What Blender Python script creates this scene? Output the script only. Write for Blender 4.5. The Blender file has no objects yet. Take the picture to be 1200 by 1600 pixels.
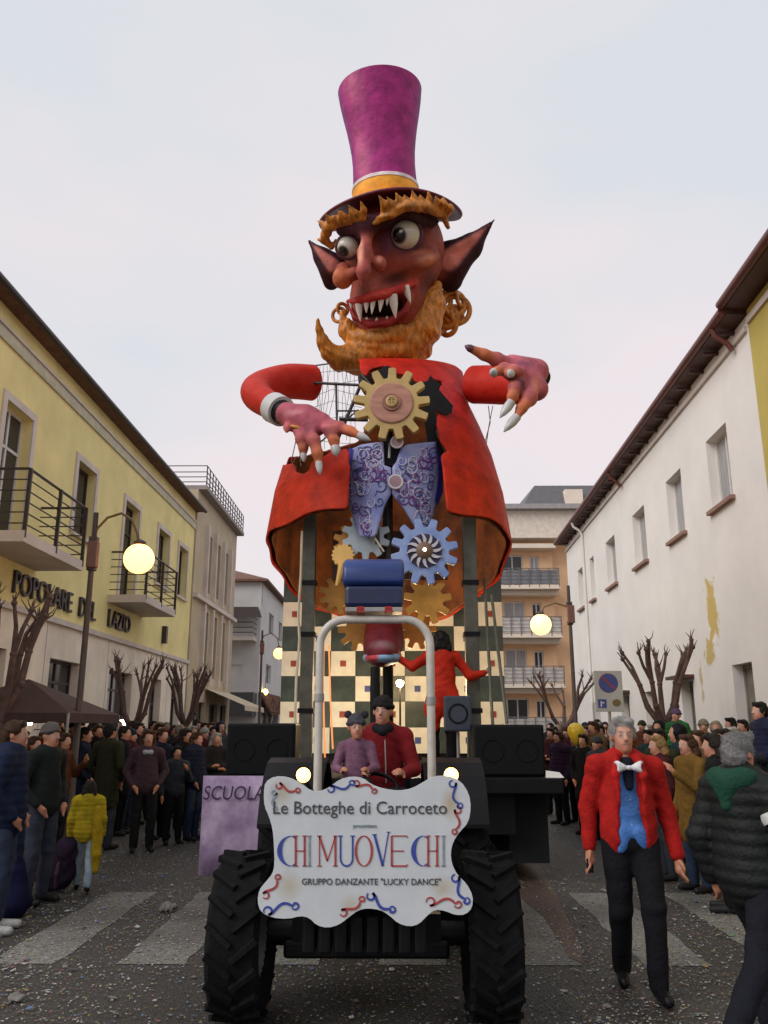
import bpy, bmesh, math, random
import numpy as np
from mathutils import Vector, Matrix

random.seed(7); np.random.seed(7)
scene = bpy.context.scene
col = scene.collection
R = math.radians

# ------------------------------------------------------------------ camera
FPX, CX, CY = 1300.0, 600.0, 800.0            # focal length and centre in photograph pixels
PITCH, YAW, CAMH = R(14.45), R(0.66), 1.70
cd = bpy.data.cameras.new('camera'); cam = bpy.data.objects.new('camera', cd)
cd.sensor_fit = 'VERTICAL'; cd.sensor_height = 36.0; cd.sensor_width = 27.0
cd.lens = FPX / 1600 * 36.0
cd.clip_start = 0.05; cd.clip_end = 2000
cam.location = (0, 0, CAMH); cam.rotation_euler = (R(90) + PITCH, 0, YAW)
col.objects.link(cam); scene.camera = cam
CAM = Vector((0, 0, CAMH))
CROT = Matrix.Rotation(YAW, 3, 'Z') @ Matrix.Rotation(R(90) + PITCH, 3, 'X')

# ------------------------------------------------------------------ sky and light (overcast dusk)
SUN_EL, SUN_AZ = 36.0, 238.0                   # the afterglow: behind the camera, to its left
w = bpy.data.worlds.new('World'); scene.world = w; w.use_nodes = True
nt = w.node_tree; nt.nodes.clear()
out = nt.nodes.new('ShaderNodeOutputWorld'); bg = nt.nodes.new('ShaderNodeBackground')
sky = nt.nodes.new('ShaderNodeTexSky'); sky.sky_type = 'NISHITA'; sky.sun_disc = False
sky.sun_elevation = R(SUN_EL); sky.sun_rotation = R(SUN_AZ)
sky.air_density = 1.0; sky.dust_density = 2.0; sky.ozone_density = 1.0
tc = nt.nodes.new('ShaderNodeTexCoord'); mp = nt.nodes.new('ShaderNodeMapping'); mp.inputs['Scale'].default_value = (1.0, 1.0, 2.2)
nz = nt.nodes.new('ShaderNodeTexNoise'); nz.inputs['Scale'].default_value = 2.3; nz.inputs['Detail'].default_value = 3.0; nz.inputs['Roughness'].default_value = 0.45
rp = nt.nodes.new('ShaderNodeValToRGB')
rp.color_ramp.elements[0].position = 0.36; rp.color_ramp.elements[0].color = (5.9, 6.2, 6.55, 1)
rp.color_ramp.elements[1].position = 0.66; rp.color_ramp.elements[1].color = (7.15, 6.5, 6.65, 1)
mx = nt.nodes.new('ShaderNodeMixRGB'); mx.inputs[0].default_value = 0.93   # thin unbroken cloud over the clear sky
nt.links.new(tc.outputs['Generated'], mp.inputs['Vector']); nt.links.new(mp.outputs[0], nz.inputs['Vector'])
sx = nt.nodes.new('ShaderNodeSeparateXYZ'); nt.links.new(tc.outputs['Generated'], sx.inputs[0])
m1 = nt.nodes.new('ShaderNodeMath'); m1.operation = 'MULTIPLY_ADD'; m1.inputs[1].default_value = -0.42; m1.inputs[2].default_value = 0.20; nt.links.new(sx.outputs['Z'], m1.inputs[0])   # pinker towards the horizon
m2 = nt.nodes.new('ShaderNodeMath'); m2.operation = 'ADD'; nt.links.new(nz.outputs['Fac'], m2.inputs[0]); nt.links.new(m1.outputs[0], m2.inputs[1])
nt.links.new(m2.outputs[0], rp.inputs[0]); nt.links.new(sky.outputs[0], mx.inputs[1]); nt.links.new(rp.outputs[0], mx.inputs[2])
nt.links.new(mx.outputs[0], bg.inputs[0]); bg.inputs[1].default_value = 0.1
nt.links.new(bg.outputs[0], out.inputs[0])
sl = bpy.data.lights.new('sun', 'SUN'); sl.energy = 1.5; sl.angle = R(40); sl.color = (1.0, 0.95, 0.91)
so = bpy.data.objects.new('sun', sl); col.objects.link(so)
az = R(SUN_AZ)
sdir = Vector((math.sin(az) * math.cos(R(SUN_EL)), math.cos(az) * math.cos(R(SUN_EL)), math.sin(R(SUN_EL))))
so.rotation_euler = sdir.to_track_quat('Z', 'Y').to_euler(); so.location = (0, -5, 30)
scene.view_settings.view_transform = 'Standard'; scene.view_settings.look = 'None'
scene.view_settings.exposure = 0.34; scene.view_settings.gamma = 1.0
scene.view_settings.use_curve_mapping = False

# ------------------------------------------------------------------ helpers
def at(u, v, Y):
    r = CROT @ Vector(((u - CX) / FPX, (CY - v) / FPX, -1.0))
    return CAM + r * (Y / r.y)

def proj(p):
    q = CROT.transposed() @ (Vector(p) - CAM)
    return (CX + FPX * q.x / -q.z, CY - FPX * q.y / -q.z)

def ground_at(u, v, z=0.0):
    r = CROT @ Vector(((u - CX) / FPX, (CY - v) / FPX, -1.0))
    return CAM + r * ((z - CAMH) / r.z)

def srgb(r, g, b):
    f = lambda c: (c / 12.92 if c <= 0.04045 else ((c + 0.055) / 1.055) ** 2.4)
    return (f(r / 255), f(g / 255), f(b / 255))

MATS = {}
def mat(name, c, rough=0.7, var=0.12, scale=4.0, bump=0.0, bscale=60.0, metal=0.0, c2=None, emit=0.0, spec=0.5, ecol=None, detail=5.0, stretch=None):
    if name in MATS: return MATS[name]
    m = bpy.data.materials.new(name); m.use_nodes = True
    n = m.node_tree; b = n.nodes['Principled BSDF']
    b.inputs['Roughness'].default_value = rough; b.inputs['Metallic'].default_value = metal
    b.inputs['Specular IOR Level'].default_value = spec
    t = n.nodes.new('ShaderNodeTexCoord'); src = t.outputs['Object']
    if stretch:
        mpp = n.nodes.new('ShaderNodeMapping'); mpp.inputs['Scale'].default_value = stretch
        n.links.new(src, mpp.inputs['Vector']); src = mpp.outputs[0]
    no = n.nodes.new('ShaderNodeTexNoise'); no.inputs['Scale'].default_value = scale; no.inputs['Detail'].default_value = detail; no.inputs['Roughness'].default_value = 0.6
    n.links.new(src, no.inputs['Vector'])
    ra = n.nodes.new('ShaderNodeValToRGB')
    if c2 is None:
        lo = tuple(x * (1 - var) for x in c); hi = tuple(min(1, x * (1 + var)) for x in c)
    else: lo, hi = c, c2
    ra.color_ramp.elements[0].position = 0.34; ra.color_ramp.elements[0].color = (*lo, 1)
    ra.color_ramp.elements[1].position = 0.66; ra.color_ramp.elements[1].color = (*hi, 1)
    n.links.new(no.outputs['Fac'], ra.inputs[0]); n.links.new(ra.outputs[0], b.inputs['Base Color'])
    if bump:
        n2 = n.nodes.new('ShaderNodeTexNoise'); n2.inputs['Scale'].default_value = bscale; n2.inputs['Detail'].default_value = 4
        n.links.new(src, n2.inputs['Vector'])
        bp = n.nodes.new('ShaderNodeBump'); bp.inputs['Strength'].default_value = min(1.0, bump); bp.inputs['Distance'].default_value = 0.02
        n.links.new(n2.outputs['Fac'], bp.inputs['Height']); n.links.new(bp.outputs[0], b.inputs['Normal'])
    if emit:
        b.inputs['Emission Color'].default_value = (*(ecol or c), 1); b.inputs['Emission Strength'].default_value = emit
    MATS[name] = m
    return m

def matv(name, rough=0.55, bump=0.25, bscale=40.0, var=0.15, scale=7.0, spec=0.4, stretch=None):
    """painted surface: colour from the mesh's own paint attribute, broken up by noise"""
    if name in MATS: return MATS[name]
    m = bpy.data.materials.new(name); m.use_nodes = True
    n = m.node_tree; b = n.nodes['Principled BSDF']; b.inputs['Roughness'].default_value = rough; b.inputs['Specular IOR Level'].default_value = spec
    a = n.nodes.new('ShaderNodeAttribute'); a.attribute_name = 'Col'
    t = n.nodes.new('ShaderNodeTexCoord'); src = t.outputs['Object']
    if stretch:
        mpp = n.nodes.new('ShaderNodeMapping'); mpp.inputs['Scale'].default_value = stretch
        n.links.new(src, mpp.inputs['Vector']); src = mpp.outputs[0]
    no = n.nodes.new('ShaderNodeTexNoise'); no.inputs['Scale'].default_value = scale; no.inputs['Detail'].default_value = 6
    n.links.new(src, no.inputs['Vector'])
    mr = n.nodes.new('ShaderNodeMapRange'); mr.inputs['From Min'].default_value = 0.3; mr.inputs['From Max'].default_value = 0.7
    mr.inputs['To Min'].default_value = 1 - var; mr.inputs['To Max'].default_value = 1 + var
    n.links.new(no.outputs['Fac'], mr.inputs['Value'])
    vm = n.nodes.new('ShaderNodeVectorMath'); vm.operation = 'SCALE'
    n.links.new(a.outputs['Color'], vm.inputs[0]); n.links.new(mr.outputs[0], vm.inputs['Scale']); n.links.new(vm.outputs[0], b.inputs['Base Color'])
    if bump:
        n2 = n.nodes.new('ShaderNodeTexNoise'); n2.inputs['Scale'].default_value = bscale; n2.inputs['Detail'].default_value = 4
        n.links.new(src, n2.inputs['Vector'])
        bp = n.nodes.new('ShaderNodeBump'); bp.inputs['Strength'].default_value = min(1.0, bump); bp.inputs['Distance'].default_value = 0.03
        n.links.new(n2.outputs['Fac'], bp.inputs['Height']); n.links.new(bp.outputs[0], b.inputs['Normal'])
    MATS[name] = m
    return m

def tag(o, label=None, cat=None, group=None, kind=None):
    if label: o['label'] = label
    if cat: o['category'] = cat
    if group: o['group'] = group
    if kind: o['kind'] = kind
    return o

def thing(name, loc, label, cat, group=None, rz=0.0):
    o = bpy.data.objects.new(name, None); o.location = loc; o.rotation_euler = (0, 0, rz); o.empty_display_size = 0.1
    col.objects.link(o); tag(o, label, cat, group); return o

def wloc(o):
    v = Vector((0, 0, 0))
    while o is not None:
        v += o.location; o = o.parent
    return v

def new_obj(name, me, m, parent=None, loc=None):
    o = bpy.data.objects.new(name, me); col.objects.link(o)
    if m is not None:
        ms = m if isinstance(m, (list, tuple)) else [m]
        for x in ms: me.materials.append(x)
    if parent is not None: o.parent = parent
    if loc is not None: o.location = loc
    return o

class MB:
    def __init__(s): s.v = []; s.f = []; s.mi = []; s.cur = 0
    def add(s, vs, fs, M=None):
        k = len(s.v)
        if M is not None: vs = [M @ Vector(p) for p in vs]
        s.v.extend([tuple(p) for p in vs]); s.f.extend([tuple(i + k for i in f) for f in fs]); s.mi.extend([s.cur] * len(fs)); return s
    def box(s, c, d, rz=0.0, M=None):
        x, y, z = d[0] / 2, d[1] / 2, d[2] / 2
        vs = [(-x, -y, -z), (x, -y, -z), (x, y, -z), (-x, y, -z), (-x, -y, z), (x, -y, z), (x, y, z), (-x, y, z)]
        fs = [(0, 3, 2, 1), (4, 5, 6, 7), (0, 1, 5, 4), (1, 2, 6, 5), (2, 3, 7, 6), (3, 0, 4, 7)]
        T = Matrix.Translation(c) @ Matrix.Rotation(rz, 4, 'Z')
        if M is not None: T = T @ M
        return s.add(vs, fs, T)
    def box2(s, a, b):
        a = Vector(a); b = Vector(b); return s.box((a + b) / 2, [abs(q) for q in (b - a)])
    def quad(s, a, b, c, d): return s.add([a, b, c, d], [(0, 1, 2, 3)])
    def tube(s, pts, rad, n=8, caps=True, flat=None):
        pts = [Vector(p) for p in pts]
        if not isinstance(rad, (list, tuple)): rad = [rad] * len(pts)
        vs = []; fs = []; prev = None
        for i, p in enumerate(pts):
            d = (pts[min(i + 1, len(pts) - 1)] - pts[max(i - 1, 0)])
            d = d.normalized() if d.length > 1e-9 else Vector((0, 0, 1))
            if prev is None:
                a = Vector((0, 0, 1)) if abs(d.z) < 0.9 else Vector((1, 0, 0))
                x = d.cross(a).normalized()
            else:
                x = (prev - d * prev.dot(d)); x = x.normalized() if x.length > 1e-6 else d.orthogonal().normalized()
            prev = x; y = d.cross(x)
            for k in range(n):
                t = 2 * math.pi * k / n
                vs.append(p + (x * math.cos(t) + y * math.sin(t)) * rad[i])
        for i in range(len(pts) - 1):
            for k in range(n):
                a = i * n + k; b = i * n + (k + 1) % n
                fs.append((a, b, b + n, a + n))
        if caps:
            fs.append(tuple(range(n - 1, -1, -1))); fs.append(tuple((len(pts) - 1) * n + k for k in range(n)))
        return s.add(vs, fs)
    def lathe(s, prof, n=32, M=None, closed=False, arc=None):
        vs = []; fs = []; m = len(prof)
        for k in range(n):
            t = 2 * math.pi * k / n
            for (r, z) in prof: vs.append((r * math.cos(t), r * math.sin(t), z))
        for k in range(n):
            k2 = (k + 1) % n
            for i in range(m - 1): fs.append((k * m + i, k2 * m + i, k2 * m + i + 1, k * m + i + 1))
            if closed: fs.append((k * m + m - 1, k2 * m + m - 1, k2 * m, k * m))
        if not closed:
            if prof[0][0] > 1e-6: fs.append(tuple(k * m for k in range(n - 1, -1, -1)))
            if prof[-1][0] > 1e-6: fs.append(tuple(k * m + m - 1 for k in range(n)))
        return s.add(vs, fs, M)
    def prism(s, outl, z0, z1, M=None):
        n = len(outl)
        vs = [(x, y, z0) for x, y in outl] + [(x, y, z1) for x, y in outl]
        fs = [tuple(range(n - 1, -1, -1)), tuple(range(n, 2 * n))] + [(i, (i + 1) % n, (i + 1) % n + n, i + n) for i in range(n)]
        return s.add(vs, fs, M)
    def ball(s, c, r, n=12, m=8, sc=(1, 1, 1)):
        prof = [(r * math.sin(math.pi * i / m), -r * math.cos(math.pi * i / m)) for i in range(m + 1)]
        prof[0] = (1e-5 * r, -r); prof[-1] = (1e-5 * r, r)
        return s.lathe(prof, n, Matrix.Translation(c) @ Matrix.Diagonal((*sc, 1)))
    def cone(s, a, b, r, n=8): return s.tube([a, b], [r, r * 0.03], n)
    def torus(s, R_, r, M=None, n=24, m=8, arc=2 * math.pi):
        full = arc > 6.28
        pts = [(R_ * math.cos(arc * i / n), R_ * math.sin(arc * i / n), 0) for i in range(n if full else n + 1)]
        vs = []; fs = []
        c = len(pts)
        for i in range(c):
            t = arc * i / n
            for k in range(m):
                q = 2 * math.pi * k / m
                rr = R_ + r * math.cos(q); vs.append((rr * math.cos(t), rr * math.sin(t), r * math.sin(q)))
        for i in range(c if full else c - 1):
            j = (i + 1) % c
            for k in range(m):
                fs.append((i * m + k, j * m + k, j * m + (k + 1) % m, i * m + (k + 1) % m))
        return s.add(vs, fs, M)
    def mesh(s, name, off=None, smooth=None):
        vs = s.v
        if off is not None: vs = [(p[0] - off[0], p[1] - off[1], p[2] - off[2]) for p in vs]
        me = bpy.data.meshes.new(name); me.from_pydata(vs, [], s.f)
        if s.cur or any(s.mi): me.polygons.foreach_set('material_index', s.mi)
        me.validate()
        if smooth is not None:
            me.shade_smooth()
            if smooth < 179: me.set_sharp_from_angle(angle=R(smooth))
        me.update(); return me
    def obj(s, name, m, parent=None, origin=None, local=False, smooth=None, bevel=0.0):
        """world coordinates in, unless local: then the parent's own frame"""
        if parent is not None:
            off = None if local else wloc(parent)
            o = new_obj(name, s.mesh(name, off, smooth), m, parent)
        else:
            if origin is None: origin = (0, 0, 0)
            o = new_obj(name, s.mesh(name, origin, smooth), m, None, origin)
        if bevel:
            b = o.modifiers.new('bevel', 'BEVEL'); b.width = bevel; b.segments = 2; b.limit_method = 'ANGLE'
        return o

# ---- implicit surfaces (smooth unions of capsules and ellipsoids, polygonised on a grid)
def nets(F, lo, h):
    nx, ny, nzz = F.shape; c = (nx - 1, ny - 1, nzz - 1)
    acc = np.zeros(c + (3,), np.float32); cnt = np.zeros(c, np.float32)
    cor = [(i, j, k) for i in (0, 1) for j in (0, 1) for k in (0, 1)]
    sl_ = lambda o: F[o[0]:o[0] + c[0], o[1]:o[1] + c[1], o[2]:o[2] + c[2]]
    for a in cor:
        for ax in range(3):
            if a[ax] == 1: continue
            b = list(a); b[ax] = 1
            fa, fb = sl_(a), sl_(b); m = (fa < 0) != (fb < 0)
            t = fa[m] / (fa[m] - fb[m])
            p = np.empty((t.size, 3), np.float32); p[:] = a; p[:, ax] += t
            acc[m] += p; cnt[m] += 1
    act = cnt > 0; idx = -np.ones(c, np.int64); n = int(act.sum()); idx[act] = np.arange(n)
    ii = np.argwhere(act)
    V = (acc[act] / cnt[act][:, None] + ii) * h + np.array(lo)
    S = F < 0; Q = []
    for ax in range(3):
        o1, o2 = (ax + 1) % 3, (ax + 2) % 3
        T = np.transpose(S, (ax, o1, o2)); I = np.transpose(idx, (ax, o1, o2))
        A = T[:-1, 1:-1, 1:-1]; B = T[1:, 1:-1, 1:-1]; m = A != B
        q = np.stack([I[:, :-1, :-1][m], I[:, 1:, :-1][m], I[:, 1:, 1:][m], I[:, :-1, 1:][m]], 1)
        fl = A[m]; q[~fl] = q[~fl][:, ::-1]; Q.append(q)
    return V, np.concatenate(Q)

class Sdf:
    """prims: dict(kind, ..., col, k, op)"""
    def __init__(s): s.p = []; s.paints = []
    def ell(s, c, r, col=(1, 1, 1), k=None, op='u', rot=None):
        if not isinstance(r, (list, tuple)): r = (r, r, r)
        s.p.append(dict(t='e', c=np.array(c, float), r=np.array(r, float), col=col, k=k, op=op, rot=rot)); return s
    def cap(s, a, b, ra, rb=None, col=(1, 1, 1), k=None, op='u', sc=None):
        s.p.append(dict(t='c', a=np.array(a, float), b=np.array(b, float), ra=ra, rb=ra if rb is None else rb, col=col, k=k, op=op, sc=sc)); return s
    def path(s, pts, rad, col=(1, 1, 1), k=None, op='u', sc=None):
        if not isinstance(rad, (list, tuple)): rad = [rad] * len(pts)
        for i in range(len(pts) - 1): s.cap(pts[i], pts[i + 1], rad[i], rad[i + 1], col, k, op, sc)
        return s
    def paint(s, c, r, col, soft=0.3, amt=1.0, rot=None):
        if not isinstance(r, (list, tuple)): r = (r, r, r)
        s.paints.append(dict(t='e', c=np.array(c, float), r=np.array(r, float), col=col, soft=soft, amt=amt, rot=rot)); return s
    @staticmethod
    def bb(q):
        if q['t'] == 'e':
            m = q['r'].max() if q.get('rot') is not None else q['r']
            return q['c'] - m, q['c'] + m
        g = max(q['ra'], q['rb']); g = np.array([g] * 3)
        if q.get('sc') is not None: g = g / np.array(q['sc'])
        return np.minimum(q['a'], q['b']) - g, np.maximum(q['a'], q['b']) + g
    @staticmethod
    def dist(q, P):
        if q['t'] == 'e':
            d = P - q['c']
            if q.get('rot') is not None: d = d @ np.array(q['rot'])
            r = q['r']; k0 = np.sqrt(((d / r) ** 2).sum(-1)); k1 = np.sqrt(((d / (r * r)) ** 2).sum(-1)) + 1e-9
            return np.where(k0 < 1e-6, -r.min(), k0 * (k0 - 1) / k1)
        a, b = q['a'], q['b']; A = P - a; D = b - a; sc = q.get('sc')
        f = 1.0
        if sc is not None: sc = np.array(sc); A = A * sc; D = D * sc; f = sc.max()
        t = np.clip((A @ D) / max(1e-12, D @ D), 0, 1)
        return (np.sqrt(((A - t[..., None] * D) ** 2).sum(-1)) - (q['ra'] + (q['rb'] - q['ra']) * t)) / f
    def build(s, h=0.02, k=0.04, noise=None, colour=True, kc=0.02):
        us = [q for q in s.p if q['op'] == 'u']
        lo = np.min([s.bb(q)[0] for q in us], 0) - 2.5 * h - k * 0.3; hi = np.max([s.bb(q)[1] for q in us], 0) + 2.5 * h + k * 0.3
        n = np.ceil((hi - lo) / h).astype(int) + 1
        F = np.full(tuple(n), 1.0, np.float32)
        ax = [lo[i] + np.arange(n[i]) * h for i in range(3)]
        for q in s.p:
            kk = q['k'] if q['k'] is not None else k
            a, b = s.bb(q); g = kk + 2 * h
            i0 = np.clip(np.floor((a - g - lo) / h).astype(int), 0, n - 1); i1 = np.clip(np.ceil((b + g - lo) / h).astype(int) + 1, 1, n)
            if np.any(i1 <= i0): continue
            G = np.stack(np.meshgrid(*[ax[j][i0[j]:i1[j]] for j in range(3)], indexing='ij'), -1)
            d = s.dist(q, G); sub = F[i0[0]:i1[0], i0[1]:i1[1], i0[2]:i1[2]]
            if q['op'] == 'u':
                if kk > 1e-6:
                    hh = np.clip(0.5 + 0.5 * (sub - d) / kk, 0, 1); v = sub * (1 - hh) + d * hh - kk * hh * (1 - hh)
                else: v = np.minimum(sub, d)
            else:
                d = -d
                if kk > 1e-6:
                    hh = np.clip(0.5 - 0.5 * (sub - d) / kk, 0, 1); v = sub * (1 - hh) + d * hh + kk * hh * (1 - hh)
                else: v = np.maximum(sub, d)
            F[i0[0]:i1[0], i0[1]:i1[1], i0[2]:i1[2]] = v
        if noise is not None:
            G = np.stack(np.meshgrid(*ax, indexing='ij'), -1); m = np.abs(F) < 4 * h
            F[m] += noise(G[m]).astype(np.float32)
        V, Q = nets(F, lo, h)
        C = None
        if colour:
            W = np.zeros(len(V)); C = np.zeros((len(V), 3)); best = np.full(len(V), 1e9); D = []
            for q in us: D.append(s.dist(q, V))
            D = np.array(D); best = D.min(0)
            wts = np.exp(-(D - best) / kc); C = (wts[:, :, None] * np.array([q['col'] for q in us])[:, None, :]).sum(0) / wts.sum(0)[:, None]
            for q in s.paints:
                d = V - q['c']
                if q.get('rot') is not None: d = d @ np.array(q['rot'])
                t = np.sqrt(((d / q['r']) ** 2).sum(-1)); a = np.clip((1 - t) / q['soft'], 0, 1); a = a * a * (3 - 2 * a) * q['amt']
                C = C * (1 - a[:, None]) + np.array(q['col']) * a[:, None]
        return V, Q, C
    def mesh(s, name, h=0.02, k=0.04, noise=None, colour=True, off=None, kc=0.02):
        V, Q, C = s.build(h, k, noise, colour, kc)
        if off is not None: V = V - np.array(off)
        me = bpy.data.meshes.new(name); me.from_pydata(V.tolist(), [], Q.tolist())
        if C is not None:
            at_ = me.color_attributes.new('Col', 'FLOAT_COLOR', 'POINT')
            at_.data.foreach_set('color', np.concatenate([C, np.ones((len(C), 1))], 1).astype(np.float32).ravel())
        me.shade_smooth(); me.update(); return me

def wav(amp, f, seed=0):
    rs = np.random.RandomState(seed); K = rs.normal(size=(6, 3)) * f; ph = rs.uniform(0, 6.28, 6)
    def fn(P):
        r = np.zeros(len(P))
        for k_, p_ in zip(K, ph): r += np.sin(P @ k_ + p_)
        return amp * r / 2.5
    return fn

def text_mesh(name, body, size, depth=0.004, align='CENTER', shear=0.0, xs=1.0, off=0.0):
    c = bpy.data.curves.new(name + '_c', 'FONT'); c.body = body; c.size = size; c.extrude = depth; c.align_x = align; c.align_y = 'CENTER'
    c.shear = shear; c.resolution_u = 3; c.offset = off
    o = bpy.data.objects.new(name + '_t', c); col.objects.link(o)
    bpy.context.view_layer.update()
    me = bpy.data.meshes.new_from_object(o.evaluated_get(bpy.context.evaluated_depsgraph_get()))
    bpy.data.objects.remove(o); bpy.data.curves.remove(c)
    if xs != 1.0: me.transform(Matrix.Diagonal((xs, 1, 1, 1)))
    me.name = name; return me
# ================================================================== SETTING
def asphalt_mat(name, c1, c2, c3, bump=0.5, bits=0.0):
    m = bpy.data.materials.new(name); m.use_nodes = True; n = m.node_tree; b = n.nodes['Principled BSDF']
    t = n.nodes.new('ShaderNodeTexCoord')
    n1 = n.nodes.new('ShaderNodeTexNoise'); n1.inputs['Scale'].default_value = 0.55; n1.inputs['Detail'].default_value = 6
    n2 = n.nodes.new('ShaderNodeTexNoise'); n2.inputs['Scale'].default_value = 38; n2.inputs['Detail'].default_value = 5
    n3 = n.nodes.new('ShaderNodeTexVoronoi'); n3.inputs['Scale'].default_value = 90
    for q in (n1, n2, n3): n.links.new(t.outputs['Object'], q.inputs['Vector'])
    r1 = n.nodes.new('ShaderNodeValToRGB'); r1.color_ramp.elements[0].position = 0.35; r1.color_ramp.elements[0].color = (*c1, 1)
    r1.color_ramp.elements[1].position = 0.66; r1.color_ramp.elements[1].color = (*c2, 1)
    n.links.new(n1.outputs['Fac'], r1.inputs[0])
    r2 = n.nodes.new('ShaderNodeValToRGB'); r2.color_ramp.elements[0].position = 0.45; r2.color_ramp.elements[0].color = (0, 0, 0, 1)
    r2.color_ramp.elements[1].position = 0.75; r2.color_ramp.elements[1].color = (1, 1, 1, 1)
    n.links.new(n2.outputs['Fac'], r2.inputs[0])
    mx_ = n.nodes.new('ShaderNodeMixRGB'); n.links.new(r2.outputs[0], mx_.inputs[0]); n.links.new(r1.outputs[0], mx_.inputs[1]); mx_.inputs[2].default_value = (*c3, 1)
    n.links.new(mx_.outputs[0], b.inputs['Base Color']); b.inputs['Roughness'].default_value = 0.62
    bp = n.nodes.new('ShaderNodeBump'); bp.inputs['Strength'].default_value = bump; bp.inputs['Distance'].default_value = 0.01
    n.links.new(n3.outputs['Distance'], bp.inputs['Height']); n.links.new(bp.outputs[0], b.inputs['Normal'])
    MATS[name] = m; return m

M_asph = asphalt_mat('asphalt', (0.014, 0.013, 0.012), (0.044, 0.039, 0.033), (0.075, 0.066, 0.055))
M_pave = asphalt_mat('paving', (0.06, 0.055, 0.05), (0.10, 0.09, 0.08), (0.14, 0.125, 0.11))
M_paint = asphalt_mat('road_paint', (0.085, 0.08, 0.07), (0.27, 0.26, 0.235), (0.05, 0.046, 0.042), 0.4)
M_patch = asphalt_mat('rust_patch', (0.075, 0.045, 0.036), (0.11, 0.065, 0.05), (0.06, 0.045, 0.04), 0.5)

g = MB(); g.quad((-400, -60, -0.02), (400, -60, -0.02), (400, 900, -0.02), (-400, 900, -0.02))
tag(g.obj('ground', M_pave), kind='structure')
g = MB(); g.quad((-5.4, -10, 0), (4.75, -10, 0), (5.9, 140, 0), (-5.4, 140, 0))
tag(g.obj('road', M_asph), kind='structure')
KERB = lambda Y: 4.75 + 1.15 * (Y + 10) / 150
for nm, a in (('pavement_left', [(-7.6, -10), (-5.4, -10), (-5.4, 140), (-7.6, 140)]), ('pavement_right', [(4.75, -10), (8.0, -10), (11.0, 140), (5.9, 140)])):
    g = MB(); g.prism(a, -0.019, 0.12); tag(g.obj(nm, M_pave), kind='structure')
def gz(X, Y=10): return 0.12 if (X < -5.4 or X > KERB(Y)) else 0.0

for i in range(7):
    x0 = -3.02 + i * 0.97
    g = MB(); rr = random.Random(i); n_ = 14
    le = [(x0 + rr.uniform(-.02, .02), 6.75 + 2.75 * k / n_) for k in range(n_ + 1)]; ri = [(x0 + 0.5 + rr.uniform(-.02, .02), 6.75 + 2.75 * k / n_) for k in range(n_ + 1)]
    for k in range(n_): g.quad((*le[k], .004), (*ri[k], .004), (*ri[k + 1], .004), (*le[k + 1], .004))
    tag(g.obj('zebra_stripe', M_paint), kind='structure')
g = MB()
pp = [ground_at(*p, 0.008) for p in ((792, 1296), (822, 1312), (868, 1395), (908, 1478), (912, 1505), (890, 1496), (850, 1432), (800, 1392), (786, 1340))]
g.add(pp, [tuple(range(len(pp) - 1, -1, -1))]); tag(g.obj('asphalt_patch', M_patch), kind='structure')
# paper confetti over the street
rs = np.random.RandomState(3); cv = []; cf = []; cm = []
NC = 180000
for i in range(NC):
    Y = 3.6 + 26 * rs.rand() ** 1.5; X = rs.uniform(-5.3, 4.9)
    if rs.rand() < 0.35: X = X * 0.4 + (-3.6 if rs.rand() < .6 else 3.0)
    if X < -5.35 or X > 4.7: continue
    if rs.rand() > .30 + .7 * (math.sin(X * 2.3 + 1.7 * math.sin(Y * .9)) * math.sin(Y * 1.7 + math.sin(X * 3.1)) * .5 + .5): continue
    s = rs.uniform(.004, .012) * (1.0 if rs.rand() < .985 else 2.6); a = rs.uniform(0, 6.28); z = .010 + rs.rand() * .004
    dx, dy = s * math.cos(a), s * math.sin(a); k = len(cv); q = rs.uniform(.5, 1.3)
    t1, t2 = rs.uniform(-.5, .5, 2) * s
    cv += [(X - dx, Y - dy, z + max(0, t1)), (X + dy * q, Y - dx * q, z + max(0, t2)), (X + dx, Y + dy, z + max(0, -t1)), (X - dy * q, Y + dx * q, z + max(0, -t2))]
    cf.append((k, k + 1, k + 2, k + 3)); cm.append(rs.choice(6, p=[.34, .2, .14, .12, .12, .08]))
me = bpy.data.meshes.new('confetti'); me.from_pydata(cv, [], cf); me.polygons.foreach_set('material_index', cm)
cc = [(.36, .35, .33), (.18, .17, .16), (.26, .19, .06), (.22, .08, .09), (.08, .13, .24), (.09, .17, .08)]
tag(new_obj('confetti', me, [mat('confetti_%s' % 'abcdef'[i], c, .8, .2) for i, c in enumerate(cc)]), 'paper confetti strewn over the whole street', 'confetti', kind='stuff')

# ------------------------------------------------------------------ buildings
M_glass = mat('dark_glass', (0.022, 0.022, 0.026), 0.12, .2, 2.0)
M_dglass = mat('curtained_glass', (0.32, 0.32, 0.33), 0.25, .25, 3.0, stretch=(8, 8, .6))
M_white = mat('white_frame', (0.62, 0.60, 0.57), .5, .06)
M_stone = mat('pale_stone', (0.62, 0.54, 0.49), .8, .10, 1.5, .2, 30)
M_iron = mat('dark_iron', (0.035, 0.022, 0.02), .5, .2)
M_brown = mat('brown_eave', (0.085, 0.035, 0.025), .55, .2, 3)
M_tile = mat('roof_tile', (0.16, 0.075, 0.05), .8, .3, 6, .4, 20)

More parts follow.
